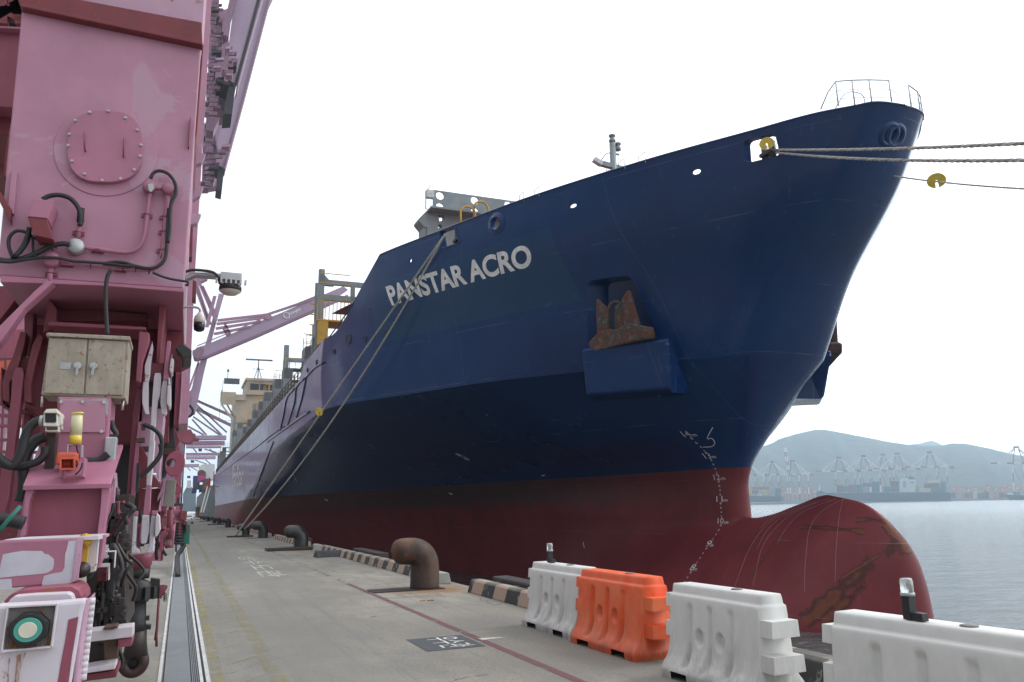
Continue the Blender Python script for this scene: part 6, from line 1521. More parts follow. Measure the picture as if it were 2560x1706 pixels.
# shore platform
a=fp(1700,1252,DS);b=fp(2900,1252,DS); a.z=b.z=ZW+.0; mb=MB(); mb.prism([Vector((p.x,p.y,-.6)) for p in (a-HR*1500,b+HR*1500,b+HR*1500+HD*900,a-HR*1500+HD*900)],(0,0,-5)); st(mb.build('far_shore_ground',F_['shore']))
def z7(X,Y): return (1800+X/6.192,1080+Y/6.19)
def z8(X,Y): return (2180+X/6.192,1080+Y/6.19)
def far_crane(ax,ay,by,label,s=1.0,raised=False,D=DS+60,legs=(-8,18,43),ground=1251):
    base=fp(ax,ground,D); e=empty('far_quay_crane',(base.x,base.y,-.6),label,'quay crane','red and white quay cranes on the far shore')
    X=lambda dx: ax+dx*s
    # boom and rear girder
    mb=MB(); y0=by
    def seg(x0,x1,yy0,yy1,mat):
        o=MB(); o.cur=0; fslab(o,[(x0,yy0),(x1,yy0),(x1,yy1),(x0,yy1)],D-1,5); return o,mat
    mb=MB(); cols=[0,1]; xs=[-59,-44,-22,-6,12,24,48,59]
    for i in range(7):
        if raised and xs[i+1]<=-6: continue
        mb.cur=i%2; fslab(mb,[(X(xs[i]),by-1.4*s),(X(xs[i+1]),by-1.4*s),(X(xs[i+1]),by+1.6*s),(X(xs[i]),by+1.6*s)],D-2,7)
    mb.build('boom',[F_['red'],F_['white']],e)
    if raised:
        mb=MB(); n=6
        for i in range(n):
            t0,t1=i/n,(i+1)/n; mb.cur=i%2
            for off in (-3.0,2.2): fslab(mb,[(X(-10-12*t0+off),by-74*s*t0),(X(-10-12*t0+off+1.6),by-74*s*t0),(X(-10-12*t1+off+1.6),by-74*s*t1),(X(-10-12*t1+off),by-74*s*t1)],D-2,5)
        for t in (.25,.5,.75,1.0): fslab(mb,[(X(-13-12*t),by-74*s*t),(X(-6.5-12*t),by-74*s*t),(X(-6.5-12*t),by-74*s*t+1.4),(X(-13-12*t),by-74*s*t+1.4)],D-2,5)
        mb.build('raised_boom',[F_['red'],F_['white']],e)
    # A-frame
    mb=MB(); w=.9*s
    for (x0,x1) in ((-8,-3),(18,3)): fslab(mb,[(X(x0)-w,by),(X(x0)+w,by),(X(x1)+w,ay),(X(x1)-w,ay)],D,4)
    fslab(mb,[(X(-6),ay-1.5*s),(X(6),ay-1.5*s),(X(7),ay+2.2*s),(X(-7),ay+2.2*s)],D-1,6); 
    fslab(mb,[(X(2),ay+1),(X(4),ay+1),(X(10),ay+12*s),(X(8),ay+12*s)],D,3); mb.build('a_frame',F_['brown'],e)
    mb=MB()
    for x1 in (() if raised else (-46,-26))+(30,46):
        p=fp(X(-3 if x1<0 else 3),ay+1,D+1.5); q=fp(X(x1),by-1,D+1.5); mb.bar(p,q,.9)
        if abs(x1)>40: p2=fp(X(-3 if x1<0 else 3),ay+3,D-4); mb.bar(p2,fp(X(x1)+5*(1 if x1<0 else -1),by-1,D-4),.7)
    mb.build('stay_bar',F_['white'],e)
    mb=MB(); fslab(mb,[(X(20),by-6*s),(X(46),by-6.5*s),(X(46),by-1.5*s),(X(20),by-1.5*s)],D,9); mb.build('machinery_house',F_['cream'],e)
    mb=MB(); fslab(mb,[(X(50),by+2),(X(62),by+2),(X(62),by+6*s),(X(50),by+6*s)],D,6); mb.build('hoist_platform',F_['grey'],e); mb=MB(); fslab(mb,[(X(-4),by-10*s),(X(-3),by-10*s),(X(-3),by),(X(-4),by)],D,2); mb.build('lamp_post',F_['grey'],e); mb=MB(); fslab(mb,[(X(4),by-12*s),(X(5),by-12*s),(X(5),by),(X(4),by)],D,2); mb.build('lamp_post',F_['grey'],e)
    for j,l in enumerate(legs):
        mb=MB(); x=X(l); H=ground-by; wd=(2.0 if j!=1 else 3.0)*s
        for i in range(4):
            mb.cur=(i+1)%2; ya=by+1.6+(H-1.6)*i/4; yb=by+1.6+(H-1.6)*(i+1)/4; xa=x+3*s*i/4;xb=x+3*s*(i+1)/4
            fslab(mb,[(xa-wd/2,ya),(xa+wd/2,ya),(xb+wd/2,yb),(xb-wd/2,yb)],D+j*2,4)
        mb.build('leg',[F_['red'],F_['white']],e)
        if j<2:
            mb=MB(); fslab(mb,[(x+1,by+12*s),(x+2.4,by+12*s),(x+16*s,by+40*s),(x+14.6*s,by+40*s)],D+2,2); mb.build('brace',F_['brown'],e)
    return e
far_crane(*z7(455,520),z7(0,672)[1],'far quay crane half hidden behind the red stem of the ship',.8)
far_crane(*z7(805,462),z7(0,660)[1],'far quay crane standing left of the one with its boom raised',.86)
far_crane(*z7(1120,445),z7(0,655)[1],'far quay crane with its boom raised almost upright against the hill',.9,True)
far_crane(*z7(1835,395),z7(0,610)[1],'far quay crane above the bow of the long dark ship',.95)
far_crane(*z7(2215,372),z7(0,590)[1],'far quay crane second from the bow of the long dark ship',.95)
far_crane(*z8(172,350),z8(0,575)[1],'far quay crane just left of the white deckhouse of the long dark ship',.95,D=DS+80)
far_crane(*z8(387,332),z8(0,568)[1],'far quay crane directly over the white deckhouse of the long dark ship',.97)
far_crane(*z8(887,312),z8(0,540)[1],'far quay crane at the stern end of the long dark ship, tallest of its row',1.03)
far_crane(*z8(2235,232),z8(0,485)[1],'far quay crane at the right edge of the picture, apart from the others',1.08)
# ships alongside
def far_ship(label,pts,D,mat='navy',th=30):
    b=fp(pts[0][0],1255,D); e=empty('cargo_ship',(b.x,b.y,ZW),label,'cargo ship'); mb=MB(); fslab(mb,pts,D,th); mb.build('hull',F_[mat],e); return e
s1=far_ship('long dark blue container ship berthed under the far cranes across the water',[z7(1480,950),z7(1560,905),z7(1640,945),z8(0,938),z8(1180,938),z8(1215,955),z8(1222,1066),z7(1520,1078)],DS-40)
mb=MB(); fslab(mb,[z8(430,735),z8(440,715),z8(560,712),z8(560,735),z8(672,740),z8(675,860),z8(660,930),z8(425,930)],DS-36,20); mb.build('deckhouse',F_['white'],s1)
mb=MB(); fslab(mb,[z8(560,695),z8(640,700),z8(642,735),z8(560,732)],DS-32,12); fslab(mb,[z8(590,680),z8(605,680),z8(605,700),z8(590,700)],DS-32,4); mb.build('funnel',F_['blue'],s1)
mb=MB(); 
for y in (770,795,820,845): fslab(mb,[z8(480,y),z8(530,y),z8(530,y+8),z8(480,y+8)],DS-37,2)
for x in (600,622,645): fslab(mb,[z8(x,770),z8(x+7,770),z8(x+7,800),z8(x,800)],DS-37,2)
mb.build('window',F_['black'],s1)
s2=far_ship('dark container ship partly hidden behind the red stem, on the far shore',[z7(300,990),z7(940,1000),z7(945,1078),z7(300,1092)],DS-90)
s3=far_ship('black hulled ship at the right edge of the picture on the far shore',[z8(2085,960),z8(2180,980),z8(2900,985),z8(2900,1052),z8(2170,1055)],DS-110,'black')
mb=MB(); fslab(mb,[z8(2070,970),z8(2150,945),z8(2160,970)],DS-111,6); mb.build('bow_awning',F_['white'],s3)
# stacks of containers, each a block of its own
G='container stacks on the far shore'
def stack(x0,x1,y0,y1,mat,lab,D=DS-32,fn=z8):
    mb=MB(); fslab(mb,[fn(x0,y0),fn(x1,y0),fn(x1,y1),fn(x0,y1)],D,12); o=mb.build('container_stack',F_[mat]); return tag(o,lab,'containers',G)
S1='on the long dark ship across the water'
for (x0,x1,y0,y1,c,fn,l) in [(1800,1895,825,935,'brown',z7,'reddish container stack nearest the bow '+S1),(1905,1990,840,935,'teal',z7,'blue-grey container stack second from the bow '+S1),(1985,2100,818,935,'brown',z7,'wide brown container stack third from the bow '+S1),(2110,2200,818,935,'teal',z7,'dark teal container stack under the second crane '+S1),(2205,2353,790,850,'blue',z7,'blue upper tier of the high container stack '+S1),(2205,2300,850,935,'grey',z7,'pale lower tier beside the high container stack '+S1),
  (0,115,770,930,'teal',z8,'high blue-grey container stack left of the deckhouse '+S1),(180,280,845,930,'teal',z8,'low teal container stack left of the deckhouse '+S1),(285,415,765,830,'brown',z8,'brown upper containers against the deckhouse '+S1),(285,425,830,885,'blue',z8,'blue middle containers against the deckhouse '+S1),(285,425,885,930,'brown',z8,'brown lower containers against the deckhouse '+S1),(550,730,840,930,'grey',z8,'grey-green container stack right of the deckhouse '+S1),(735,800,870,930,'cream',z8,'pale low containers amid the after deck '+S1),(805,905,800,870,'brown',z8,'brown upper containers under the tallest crane '+S1),(805,900,870,930,'cream',z8,'pale lower containers under the tallest crane '+S1),(910,1045,790,870,'brown',z8,'dark red containers near the stern '+S1),(915,1060,870,935,'teal',z8,'teal containers near the stern '+S1),(860,1050,745,795,'cream',z8,'cream gantry housing over the after stack '+S1),(1060,1140,770,935,'teal',z8,'tall teal stack near the stern '+S1),(1145,1205,830,935,'grey',z8,'last grey stack at the stern '+S1)]: stack(x0,x1,y0,y1,c,l,DS-34,fn)
for (x0,x1,y0,y1,c,l) in [(370,480,870,990,'grey','grey'),(420,485,890,975,'yellow','yellow-green'),(500,570,900,960,'brown','reddish'),(580,650,960,990,'cream','cream'),(660,735,910,975,'yellow','second yellow-green'),(740,850,880,1000,'grey','broad grey'),(855,935,875,1000,'teal','blue-grey'),(500,760,850,895,'rust','long rust-coloured')]:
    stack(x0,x1,y0,y1,c,l+' container stack on the ship half hidden by the stem',DS-80-(6 if c in('yellow','cream') else 0),z7)
rq=random.Random(5); cols=['brown','teal','blue','grey','rust','green','orange','cream']
names=dict(brown='brown',teal='teal',blue='blue',grey='grey',rust='rust-red',green='green',orange='orange',cream='cream')
seq=['first','second','third','fourth','fifth','sixth','seventh','eighth','ninth','tenth','eleventh','twelfth','thirteenth','fourteenth','fifteenth','sixteenth']
x=1225
for i in range(16):
    w=rq.uniform(45,75); c=cols[(i*3)%8]; stack(x,x+w,rq.uniform(925,950),1035,c,names[c]+' yard stack, '+seq[i]+' from the stern of the long ship towards the right',DS+40,z8); x+=w+rq.uniform(2,10)
# orange yard cranes
def yard_crane(x0,x1,y0,y1,lab,fn=z8,D=DS+120):
    e=empty('yard_crane',tuple(fp(*fn(x0,1035),D)),lab,'yard crane','orange yard cranes on the far shore')
    mb=MB(); fslab(mb,[fn(x0,y0),fn(x1,y0-6),fn(x1,y0+22),fn(x0,y0+22)],D,8); mb.build('girder',F_['orange'],e)
    for xx in (x0+4,x1-14): mb=MB(); fslab(mb,[fn(xx,y0+20),fn(xx+11,y0+20),fn(xx+14,y1),fn(xx-3,y1)],D,6); mb.build('leg',F_['orange'],e)
    mb=MB(); fslab(mb,[fn(x0+.5*(x1-x0),y0+22),fn(x0+.72*(x1-x0),y0+22),fn(x0+.72*(x1-x0),y0+48),fn(x0+.5*(x1-x0),y0+48)],D+1,5); mb.build('trolley_cabin',F_['white'],e)
xs=[(1225,1310,850),(1335,1420,845),(1440,1530,862),(1560,1650,848),(1665,1745,860),(1755,1850,822),(1870,1960,845),(1975,2060,855),(2070,2170,828),(2200,2290,835),(2310,2400,850)]
for i,(a,b,y) in enumerate(xs): yard_crane(a,b,y,1030,seq[i]+' orange yard crane counted from the stern of the long dark ship')
for i,(a,b,y) in enumerate([(945,1040,900),(1105,1200,915),(1260,1370,895),(1390,1480,890)]): yard_crane(a,b,y,1050,['leftmost','second','third','last'][i]+' orange yard crane between the two moored ships',z7)
# hills: real ridges with depth
def hill(name,pts,D0,D1,D2,mat,n=150,m=26):
    xs=np.array([p[0] for p in pts],float); yy=np.array([p[1] for p in pts],float); X=np.linspace(xs[0],xs[-1],n); T=np.interp(X,xs,yy); rg=np.random.default_rng(3)
    V=[];F=[]; jit=np.cumsum(rg.normal(0,.25,n)); jit-=np.linspace(jit[0],jit[-1],n); T=T+jit*.6+rg.normal(0,.28,n)
    ph=rg.uniform(0,6,8)
    for j in range(m):
        t=j/(m-1); D=D0+(D1-D0)*t if t<=1 else D1; 
        for i in range(n):
            top=fp(X[i],T[i],D1); base=fp(X[i],1252,D0); h=top.z*(t**.85)
            wv=sum(math.sin(X[i]*.035*(k+1)+t*(3+k)+ph[k])*.5**k for k in range(4))
            q=fp(X[i],1252,D); V.append((q.x,q.y,-2+(h+2)*(1+.10*wv*math.sin(math.pi*t))))
    for i in range(n): q=fp(X[i],1252,D2); V.append((q.x,q.y,-2))
    for j in range(m):
        for i in range(n-1): a=j*n+i; F.append((a,a+1,a+n+1,a+n))
    mb=MB(); mb.add(V,F,True); return st(mb.build(name,mat))
def hill_mat():
    m=NM('wooded_hillside'); P=m.pos(); n=m.noise(.03,8,.65,P); n2=m.noise(.006,4,.5,P); c=m.mix(m.ramp(n,[(.35,0),(.65,1)]),(.012,.026,.022),(.035,.06,.045)); c=m.mix(m.ramp(n2,[(.4,0),(.65,.5)]),c,(.05,.07,.05)); m.col(c); m.rough(.95); m.bump(n,1.0,12); return m.m
M['hill']=hill_mat()
hill('wooded_hill',[(1600,1235),(1700,1200),(1800,1150),(1850,1135),(1897,1121),(1942,1109),(1962,1097),(2000,1087),(2033,1079),(2058,1073),(2082,1074),(2113,1080),(2155,1088),(2194,1096),(2225,1103),(2252,1108),(2290,1113),(2330,1116),(2375,1114),(2392,1110),(2407,1109),(2433,1110),(2465,1116),(2511,1127),(2560,1138),(2700,1160),(2850,1200),(3000,1245)],1550,2100,2900,M['hill'])
hill('distant_hill',[(2150,1225),(2230,1130),(2278,1112),(2317,1109),(2330,1105),(2349,1101),(2362,1106),(2378,1114),(2440,1150),(2520,1220)],2900,3250,3500,M['hill'],60,10)
tag(st(bpy.data.objects['distant_hill']),None)
# small white tower on the far shore
mb=MB(); fslab(mb,[z7(1533,815),z7(1540,815),z7(1548,905),z7(1530,905)],DS+200,5); tag(mb.build('far_tower',F_['white']),'thin white tower rising left of the long dark ship','tower')
# ================= CRANES AND CARGO ALONG THIS QUAY =================
def z9(X,Y): return (430+X/2.24,640+Y/2.24)
def z10(X,Y): return (460+X/7.84,1000+Y/7.84)
def z11(X,Y): return (430+X/7.84,1120+Y/7.84)
def z12(X,Y): return (500+X/3.267,Y/3.267)
M['lil']=flat('lilac_crane_paint',(.40,.29,.40),.6); M['lil_d']=flat('mauve_crane_paint',(.26,.15,.22),.6); M['lil_p']=flat('rosy_crane_paint',(.38,.21,.30),.6); M['near_black']=flat('black_machinery_and_gap',(.035,.03,.035),.6)
QG='pink quay cranes along this quay'
def legs_to_ground(e,Y,ztop,xw=-1.0,gauge=30):
    for dx,dy in ((0,-9),(0,9),(-gauge,-9),(-gauge,9)):
        MB().bb((xw+dx-.8,Y+dy-1.0,.4),(xw+dx+.8,Y+dy+1.0,ztop)).build('leg',M['lil_p'],e)
    for dx in (0,-gauge): MB().bb((xw+dx-.7,Y-8,5),(xw+dx+.7,Y+8,7)).build('sill_beam',M['lil_p'],e)
    for dy in (-9,9): MB().bb((xw-gauge+.8,Y+dy-.7,18),(xw-.8,Y+dy+.7,20)).build('portal_beam',M['lil_p'],e)
def qpart(e,name,px,Y,th,mat,fn=None): 
    mb=MB(); mb.slab([fn(*q) for q in px] if fn else px,Y,th); return mb.build(name,M[mat],e)
def qbars(e,name,L,Y,w,mat,fn):
    mb=MB()
    for a,b in L: mb.bar(aY(*fn(*a),Y),aY(*fn(*b),Y),w)
    return mb.build(name,M[mat],e)
def raised(e,Y,web,groove,edge,hinge,plat,rails):
    qpart(e,'boom_girder',web,Y,2.2,'lil',z12)
    if groove: qpart(e,'gap_shade_strip',groove,Y-.1,.1,'near_black',z12)  # dark strip painted for the shaded gap between the girders
    qpart(e,'boom_flange',edge,Y-.25,2.6,'lil_d',z12)
    for h in hinge: qpart(e,'boom_hinge',h,Y-.5,3.2,'near_black',z12)
c2=empty('gantry_crane',(-1,78,0),'pink quay crane just behind the near one, its raised boom seen at the top','quay crane',QG)
raised(c2,78,[(318,-300),(560,-300),(470,0),(392,300),(290,690),(235,650),(238,330),(262,150)],[(555,-300),(575,-300),(490,0),(410,300),(300,700),(278,690),(385,300),(465,0)],[(575,-300),(590,-300),(503,0),(418,300),(310,700),(300,700),(410,300),(490,0)],[[(240,690),(292,700),(262,930),(190,935),(215,800)],[(130,640),(270,690),(270,715),(140,660)]],None,None)
c3=empty('gantry_crane',(-1,104,0),'pink quay crane with raised boom whose black hinge hangs lowest at the upper left','quay crane',QG)
raised(c3,104,[(620,-300),(680,-300),(548,0),(360,750),(240,1170),(190,1370),(150,1350),(140,1160),(200,960),(280,800),(310,700),(505,0)],None,[(680,-300),(706,-300),(572,0),(375,760),(205,1380),(190,1375),(355,760),(545,0)],[[(150,1375),(198,1378),(178,1560),(130,1545),(140,1450)],[(80,1355),(180,1375),(178,1392),(90,1375)]],None,None)
def boomgear(e,Y,x0,x1,y0,y1,n,seed,sc):
    r=random.Random(seed)
    for k in range(n):
        t=k/n; x=r.uniform(x0,x1)-40*t; y=y0+(y1-y0)*t; w=r.uniform(30,75); h=r.uniform(8,34)
        o=qpart(e,r.choice(['platform','cable_box','machinery_cabin','girder_bracket']),[(x,y),(x+w,y+r.uniform(-8,14)),(x+w-6,y+h),(x-6,y+h)],Y+r.uniform(-1.5,1.5),r.uniform(.4,2),r.choice(['lil_p','lil_d','lil','lil_d','near_black','lil_p']),z12)
    mb=MB()
    for k in range(int(n*.9)):
        t=k/(n*.9); y=y0+(y1-y0)*t; x=x0-40*t+r.uniform(0,60)
        for i in range(3): mb.bar(aY(*z12(x,y+i*9),Y-1),aY(*z12(x+60,y+i*9+4),Y-1),.08)
        for i in range(4): mb.bar(aY(*z12(x+i*20,y),Y-1),aY(*z12(x+i*20-2,y+24),Y-1),.08)
    mb.build('walkway_rail',M['lil_p'],e)
for e,Y,q,c in ((c2,85,[(78,-100),(150,-100),(146,60),(200,80),(262,60),(255,150),(235,300),(175,290),(140,290),(138,370),(176,372),(235,330),(240,640),(200,700),(90,700),(92,620),(68,615),(72,300)],'lil_p'),(c2,86,[(60,640),(240,660),(230,950),(160,960),(110,1070),(85,1070),(50,1060)],'lil_d'),(c3,112,[(45,1060),(85,1070),(82,1150),(112,1150),(130,1000),(190,960),(240,1000),(190,1370),(150,1350),(140,1520),(15,1540)],'lil_p'),(c3,113,[(100,1150),(160,1100),(230,1170),(180,1350),(90,1330)],'lil_d')):
    qpart(e,'girder',q,Y,2,c,z12)
boomgear(c2,79,70,170,0,950,30,1,1); boomgear(c3,105,40,90,950,1560,15,2,1); boomgear(c2,76,200,260,380,640,6,4,1); boomgear(c3,102,150,190,1180,1340,4,6,1)
qpart(c2,'girder',[(80,-100),(150,-100),(160,200),(90,260)],82,2,'lil_d',z12); qpart(c2,'girder',[(50,620),(165,640),(250,680),(200,900),(60,870)],81,2,'lil_d',z12); qpart(c3,'girder',[(30,1000),(120,1080),(150,1360),(110,1500),(15,1540)],107,2,'lil_d',z12)
qpart(c2,'boom_strut',[(255,-60),(310,-60),(265,110),(215,290),(190,290),(215,110)],77,1,'lil_d',z12)
legs_to_ground(c2,84,36); legs_to_ground(c3,110,36)
c4=empty('gantry_crane',(-1,150,0),'pale lilac quay crane with lettered boom luffed up at an angle over the ship','quay crane',QG)
Y=150
qpart(c4,'boom_girder',[(125,545),(135,515),(200,495),(520,355),(610,320),(830,225),(960,170),(985,190),(830,290),(620,390),(480,440),(200,560),(132,578)],Y,1,'lil',z9)
qpart(c4,'boom_flange',[(132,572),(200,555),(480,438),(830,284),(985,215),(985,228),(830,297),(480,452),(200,569),(132,586)],Y-.3,1.5,'lil_d',z9)
qpart(c4,'boom_patch',[(725,280),(805,243),(822,272),(738,312)],Y-.06,.05,'lil',z9)
vs,fs=text_mesh('HANJIN',1,.04,res=3); mn=vs.min(0);mx_=vs.max(0); TL,TR,BL=z9(655,318),z9(718,290),z9(658,338)
out=[aY(TL[0]+(TR[0]-TL[0])*(v[0]-mn[0])/(mx_[0]-mn[0])+(BL[0]-TL[0])*(1-(v[1]-mn[1])/(mx_[1]-mn[1])),TL[1]+(TR[1]-TL[1])*(v[0]-mn[0])/(mx_[0]-mn[0])+(BL[1]-TL[1])*(1-(v[1]-mn[1])/(mx_[1]-mn[1])),Y-.08) for v in vs]
MB().add(out,fs).build('lettering',M['letter'],c4)
p=aY(*z9(640,334),Y-.08); r=.55; MB().tube([p+Vector((r*math.cos(a),0,r*math.sin(a))) for a in [2*math.pi*k/14 for k in range(15)]],.12,5).build('lettering',M['letter'],c4)
qpart(c4,'mast',[(262,210),(292,215),(240,400),(180,650),(130,880),(88,905),(75,850),(150,620),(215,400)],Y+1,2,'lil',z9)
qbars(c4,'boom_stay',[((255,362),(530,330)),((530,330),(620,300)),((620,300),(840,225)),((250,382),(530,345)),((245,408),(500,368)),((235,438),(440,398)),((135,150),(215,385)),((150,145),(245,365)),((170,170),(250,340)),((130,170),(205,380)),((295,380),(325,440)),((288,405),(312,450))],Y,.45,'lil_p',z9)
qbars(c4,'walkway_rail',[((140,505),(400,398)),((400,398),(520,345)),((560,325),(830,215))],Y-.6,.18,'lil_p',z9)
qpart(c4,'boom_head',[(515,330),(545,318),(565,345),(545,358),(520,352)],Y-.3,2,'lil_p',z9); qpart(c4,'boom_root',[(115,530),(165,510),(180,525),(150,575),(125,570)],Y-.5,3.4,'lil_d',z9); qpart(c4,'apex_head',[(125,120),(200,112),(200,125),(150,150),(130,160)],Y,2,'lil_p',z9)
qbars(c4,'mast_ladder',[((245,225),(200,400)),((235,225),(190,400)),((120,720),(150,600)),((90,760),(150,590)),((75,840),(110,800))],Y-.5,.3,'lil_p',z9)
qpart(c4,'operator_cabin',[(70,765),(105,755),(110,800),(85,830),(68,825)],Y-1,2.4,'lil_p',z9); legs_to_ground(c4,158,30)
def hcrane(Y,y0,y1,y2,y3,x1,fn,lab,trol=None,stays=(),x0=40):
    e=empty('gantry_crane',(-1,Y,0),lab,'quay crane',QG)
    qpart(e,'boom_girder',[(x0,y0),(x1,y0-4),(x1,y1-6),(x0,y1)],Y,1.2,'lil',fn); qpart(e,'boom_flange',[(x0,y1),(x1,y1-6),(x1,y1+6),(x0,y1+12)],Y-.3,1.8,'lil_d',fn)
    if y2: qpart(e,'boom_girder',[(x0,y2),(x1-30,y2-2),(x1-30,y3-6),(x0,y3)],Y+9,1.2,'lil_p',fn)
    if trol: qpart(e,'trolley',[(trol[0],trol[1]),(trol[0]+70,trol[1]),(trol[0]+65,trol[1]+45),(trol[0]+5,trol[1]+45)],Y,3,'near_black',fn)
    if stays: qbars(e,'boom_stay',stays,Y,.5,'lil_d',fn)
    legs_to_ground(e,Y+8,26); return e
hcrane(260,700,775,805,895,830,z10,'lilac quay crane whose level boom crosses behind the cargo ship, highest of the far row',(285,955),[((262,12),(1020,340)),((262,30),(1020,370)),((235,85),(840,640)),((240,150),(1010,530)),((240,190),(1010,560)),((180,330),(700,690)),((160,385),(440,690)),((80,520),(390,690)),((180,150),(740,690))])
hcrane(340,905,935,1040,1095,735,z10,'lilac quay crane with level boom, second of the far row',(130,1180),[((400,965),(640,1035)),((180,950),(250,1035)),((500,965),(580,1035))])
hcrane(420,1105,1155,0,0,620,z10,'lilac quay crane with level boom, third of the far row',(60,1490),[((220,1180),(440,1260)),((420,1170),(520,1260))])
hcrane(500,320,372,0,0,530,z11,'most distant lilac quay crane, its boom ending above the stacked containers',(370,240),[((380,380),(500,450)),((300,380),(360,450))])
# next ship astern and its containers
s4=empty('cargo_ship',(24,330,ZW),'next container ship along the quay, pale deckhouse and dark hull beyond the stern','cargo ship')
mb=MB(); mb.prism([(11,250,ZW),(8,275,ZW),(8,470,ZW),(40,470,ZW),(40,275,ZW),(34,250,ZW)],(0,0,13)); mb.build('hull',plain('sea_green_hull',(.10,.14,.13),.6),s4)
_d=qpart(s4,'deckhouse',[(540,360),(600,322),(838,318),(838,620),(560,620)],330,12,'lil',z11); _d.data.materials[0]=F_['white']
_d=qpart(s4,'funnel',[(505,470),(520,445),(600,432),(660,470),(668,545),(505,545)],326,8,'lil',z11); _d.data.materials[0]=F_['brown']
def cst(px,Y,c,lab):
    mb=MB(); mb.slab([z11(*q) for q in px],Y,12); o=mb.build('shipping_container',F_[c]); tag(o,lab,'container','containers stacked beyond the gangway')
L='beyond the gangway, '
cst([(420,548),(498,546),(492,700),(415,710)],300,'blue','light blue containers '+L+'left of the pink ones')
cst([(420,712),(492,700),(488,770),(412,790)],300,'rust','red-brown container '+L+'below the light blue ones')
cst([(400,792),(488,775),(480,880),(390,885)],300,'blue','blue container '+L+'at the foot of the left stack')
cst([(508,546),(668,545),(655,650),(500,660)],299,'magenta','bright pink container '+L+'at the top of the stack')
cst([(500,660),(545,655),(540,800),(500,810)],298,'teal','narrow dark container '+L+'below the pink one')
cst([(545,722),(605,722),(600,860),(540,862)],297,'blue','blue container '+L+'in the middle of the stack')
cst([(620,606),(745,604),(738,745),(612,750)],290,'brown','dark red container '+L+'nearest the ship stern, upper')
cst([(612,750),(738,745),(690,860),(604,880)],290,'rust','crimson container '+L+'nearest the ship stern, lower')
cst([(500,545),(556,440),(604,434),(600,545)],303,'brown','brown container '+L+'topmost of the stack')
# distant cargo haze-blue stacks at the vanishing point
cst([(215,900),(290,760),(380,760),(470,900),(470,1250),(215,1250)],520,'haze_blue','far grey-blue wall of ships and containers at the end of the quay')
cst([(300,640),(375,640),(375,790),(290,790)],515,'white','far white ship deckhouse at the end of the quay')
# ---- gangway, watchman, small gear, parked car ----
g=empty('gangway',(7,118,0),'white lattice gangway ladder leading up from the quay to the ship side door','gangway')
ga0=aX(500.5,1284,5.6); gY=ga0.y; g0=aZ(500,1284.5,0.05)
Yg=150.0; A0=aY(502,1283,Yg); A1=aY(508,1283,Yg); B0=aY(519,1216,Yg+8); B1=aY(526,1219,Yg+8)
mb=MB(); mb.bar(A0,B0,.22); mb.bar(A1,B1,.22); mb.build('side_stringer',M['galv'],g)
mb=MB()
for k in range(24):
    t=(k+.5)/24; mb.bar(A0.lerp(B0,t),A1.lerp(B1,t),.12)
mb.build('tread',M['galv'],g); MB().bar(B0+Vector((-.3,0,0)),B1+Vector((1.6,.5,.1)),.5,.1).build('top_platform',M['yellow'],g)
def person(base,label,suit,helmet,h=1.75):
    me=bpy.data.meshes.new('person'); J=[(0,0,.95),(0,0,1.15),(0,0,1.42),(0,0,1.52),(0,0,1.64),(.18,0,1.40),(.26,-.05,1.14),(.20,-.22,1.0),(-.18,0,1.40),(-.27,.02,1.14),(-.27,-.10,.92),(.10,0,.90),(.12,-.03,.50),(.12,.02,.06),(.12,-.12,.03),(-.10,0,.90),(-.13,.03,.50),(-.14,.02,.06),(-.14,-.12,.03)]
    E=[(0,1),(1,2),(2,3),(3,4),(2,5),(5,6),(6,7),(2,8),(8,9),(9,10),(0,11),(11,12),(12,13),(13,14),(0,15),(15,16),(16,17),(17,18)]
    rr_=[.15,.14,.15,.06,.10,.07,.05,.035,.07,.05,.035,.09,.065,.045,.04,.09,.065,.045,.04]
    me.from_pydata(J,E,[]); o=bpy.data.objects.new('person',me); C.objects.link(o); me.materials.append(suit)
    sk=o.modifiers.new('skin','SKIN'); 
    for i,v in enumerate(me.skin_vertices[0].data): v.radius=(rr_[i],rr_[i]); v.use_root=(i==0)
    o.modifiers.new('sub','SUBSURF').levels=1; o.location=base; tag(o,label,'person')
    global REL; REL=True; MB().lathe([(.13,1.64),(.125,1.70),(.08,1.76),(.001,1.775)],(0,0,0),12).build('helmet',helmet,o); REL=False
    return o
pb=aY(522.5,1222,Yg+7.5); person(pb,'person in an orange-red coverall and helmet standing at the top of the gangway',plain('orange_coverall',(.60,.06,.03),.8,bump=0),plain('red_helmet',(.5,.04,.03),.5,bump=0),1.8); bpy.data.objects['person'].scale=(1.15,1.15,1.15)
e=empty('equipment_cage',tuple(aZ(496,1285,0)),'small green box with orange netting beside the gangway foot','equipment box'); Yk=140
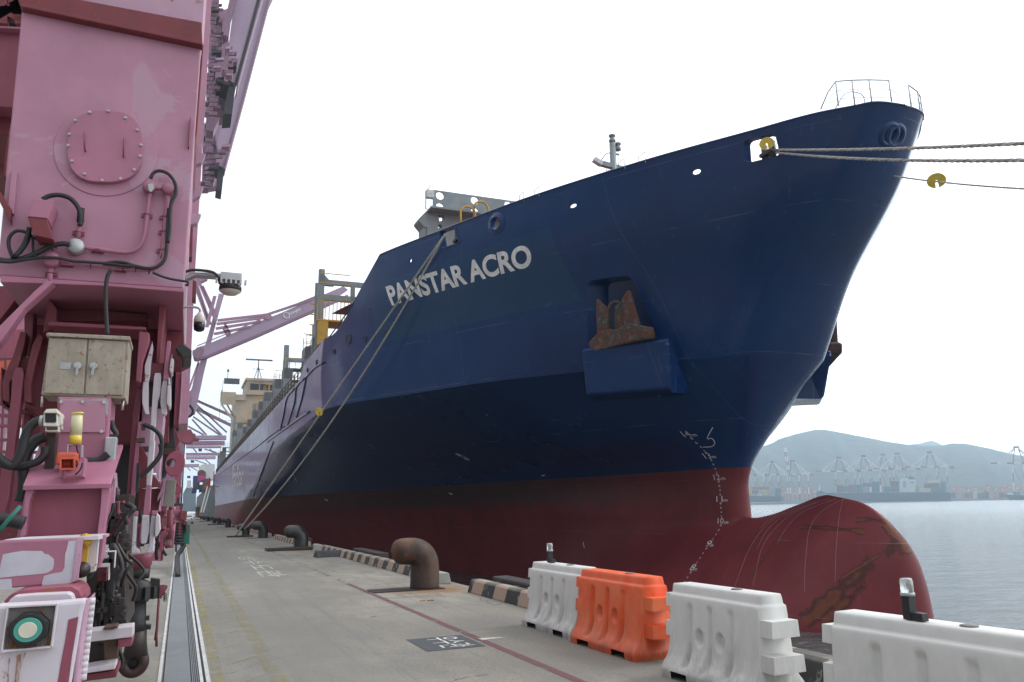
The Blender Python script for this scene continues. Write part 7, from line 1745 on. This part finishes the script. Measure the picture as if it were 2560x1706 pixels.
mb=MB(); mb.slab([(490.3,1269),(499.5,1269),(499.5,1279),(490.3,1279)],Yk,1.2); mb.build('box',F_['green'],e); mb=MB(); mb.slab([(490.5,1266.5),(495,1266),(500.5,1265.5),(500.5,1270),(490.5,1270)],Yk,1.2); mb.build('netting',F_['orange'],e); mb=MB(); mb.slab([(488.3,1279),(489,1262),(489.8,1262),(489.6,1293),(488.0,1293)],Yk,.2); mb.slab([(490,1279),(499,1279),(497,1292),(492,1292)],Yk,1); mb.build('stand',F_['rust'],e)
def car():
    g=Vector((aZ(469,1291.2,0).x,0,0)); Y0=128.0; X0=aY(457.5,1285,Y0).x; X1=aY(479,1285,Y0).x; w=X1-X0
    e=empty('parked_car',((X0+X1)/2,Y0+2,0),'white car parked on the quay near the far end of the crane','car'); xm=(X0+X1)/2; w=max(1.75,min(w,1.95))
    prof=[(0,.35),(0,.75),(.25,.95),(.75,1.02),(1.35,1.46),(2.7,1.48),(3.3,1.05),(4.2,.92),(4.35,.6),(4.35,.35)]
    mb=MB(); mb.prism([(xm-w/2,Y0+a,b) for a,b in prof],(w,0,0)); mb.build('body',plain('white_car_paint',(.72,.73,.74),.25,bump=0),e,bevel=.09,seg=3)
    mb=MB(); mb.prism([(xm-w*.38,Y0+.82,1.04),(xm+w*.38,Y0+.82,1.04),(xm+w*.33,Y0+1.34,1.40),(xm-w*.33,Y0+1.34,1.40)],(0,-.03,.02)); mb.build('rear_window',M['glass_black'],e)
    for a in (.8,3.5):
        for s in (-1,1): MB().cyl((xm+s*(w/2-.2),Y0+a,.32),(xm+s*(w/2+.01),Y0+a,.32),.32,14).build('wheel',M['rubber'],e)
    for s in(-1,1): MB().bb((xm+s*w*.36-.12,Y0-.015,.68),(xm+s*w*.36+.12,Y0+.05,.86)).build('tail_light',M['orange'],e)
car()
mb=MB(); P0=aY(497,1289,90)
# ================= AIR =================
if HAZE:
    mb=MB(); mb.bb((-760,-480,-7),(4300,4300,345)); m=bpy.data.materials.new('haze_air'); m.use_nodes=True; nt=m.node_tree; nt.nodes.clear(); o=nt.nodes.new('ShaderNodeOutputMaterial'); v=nt.nodes.new('ShaderNodeVolumePrincipled'); v.inputs['Density'].default_value=HAZE; v.inputs['Color'].default_value=(.72,.88,1.0,1); v.inputs['Anisotropy'].default_value=.6; nt.links.new(v.outputs[0],o.inputs['Volume'])
    h=mb.build('haze',m); h['kind']='stuff'; h.display_type='WIRE'
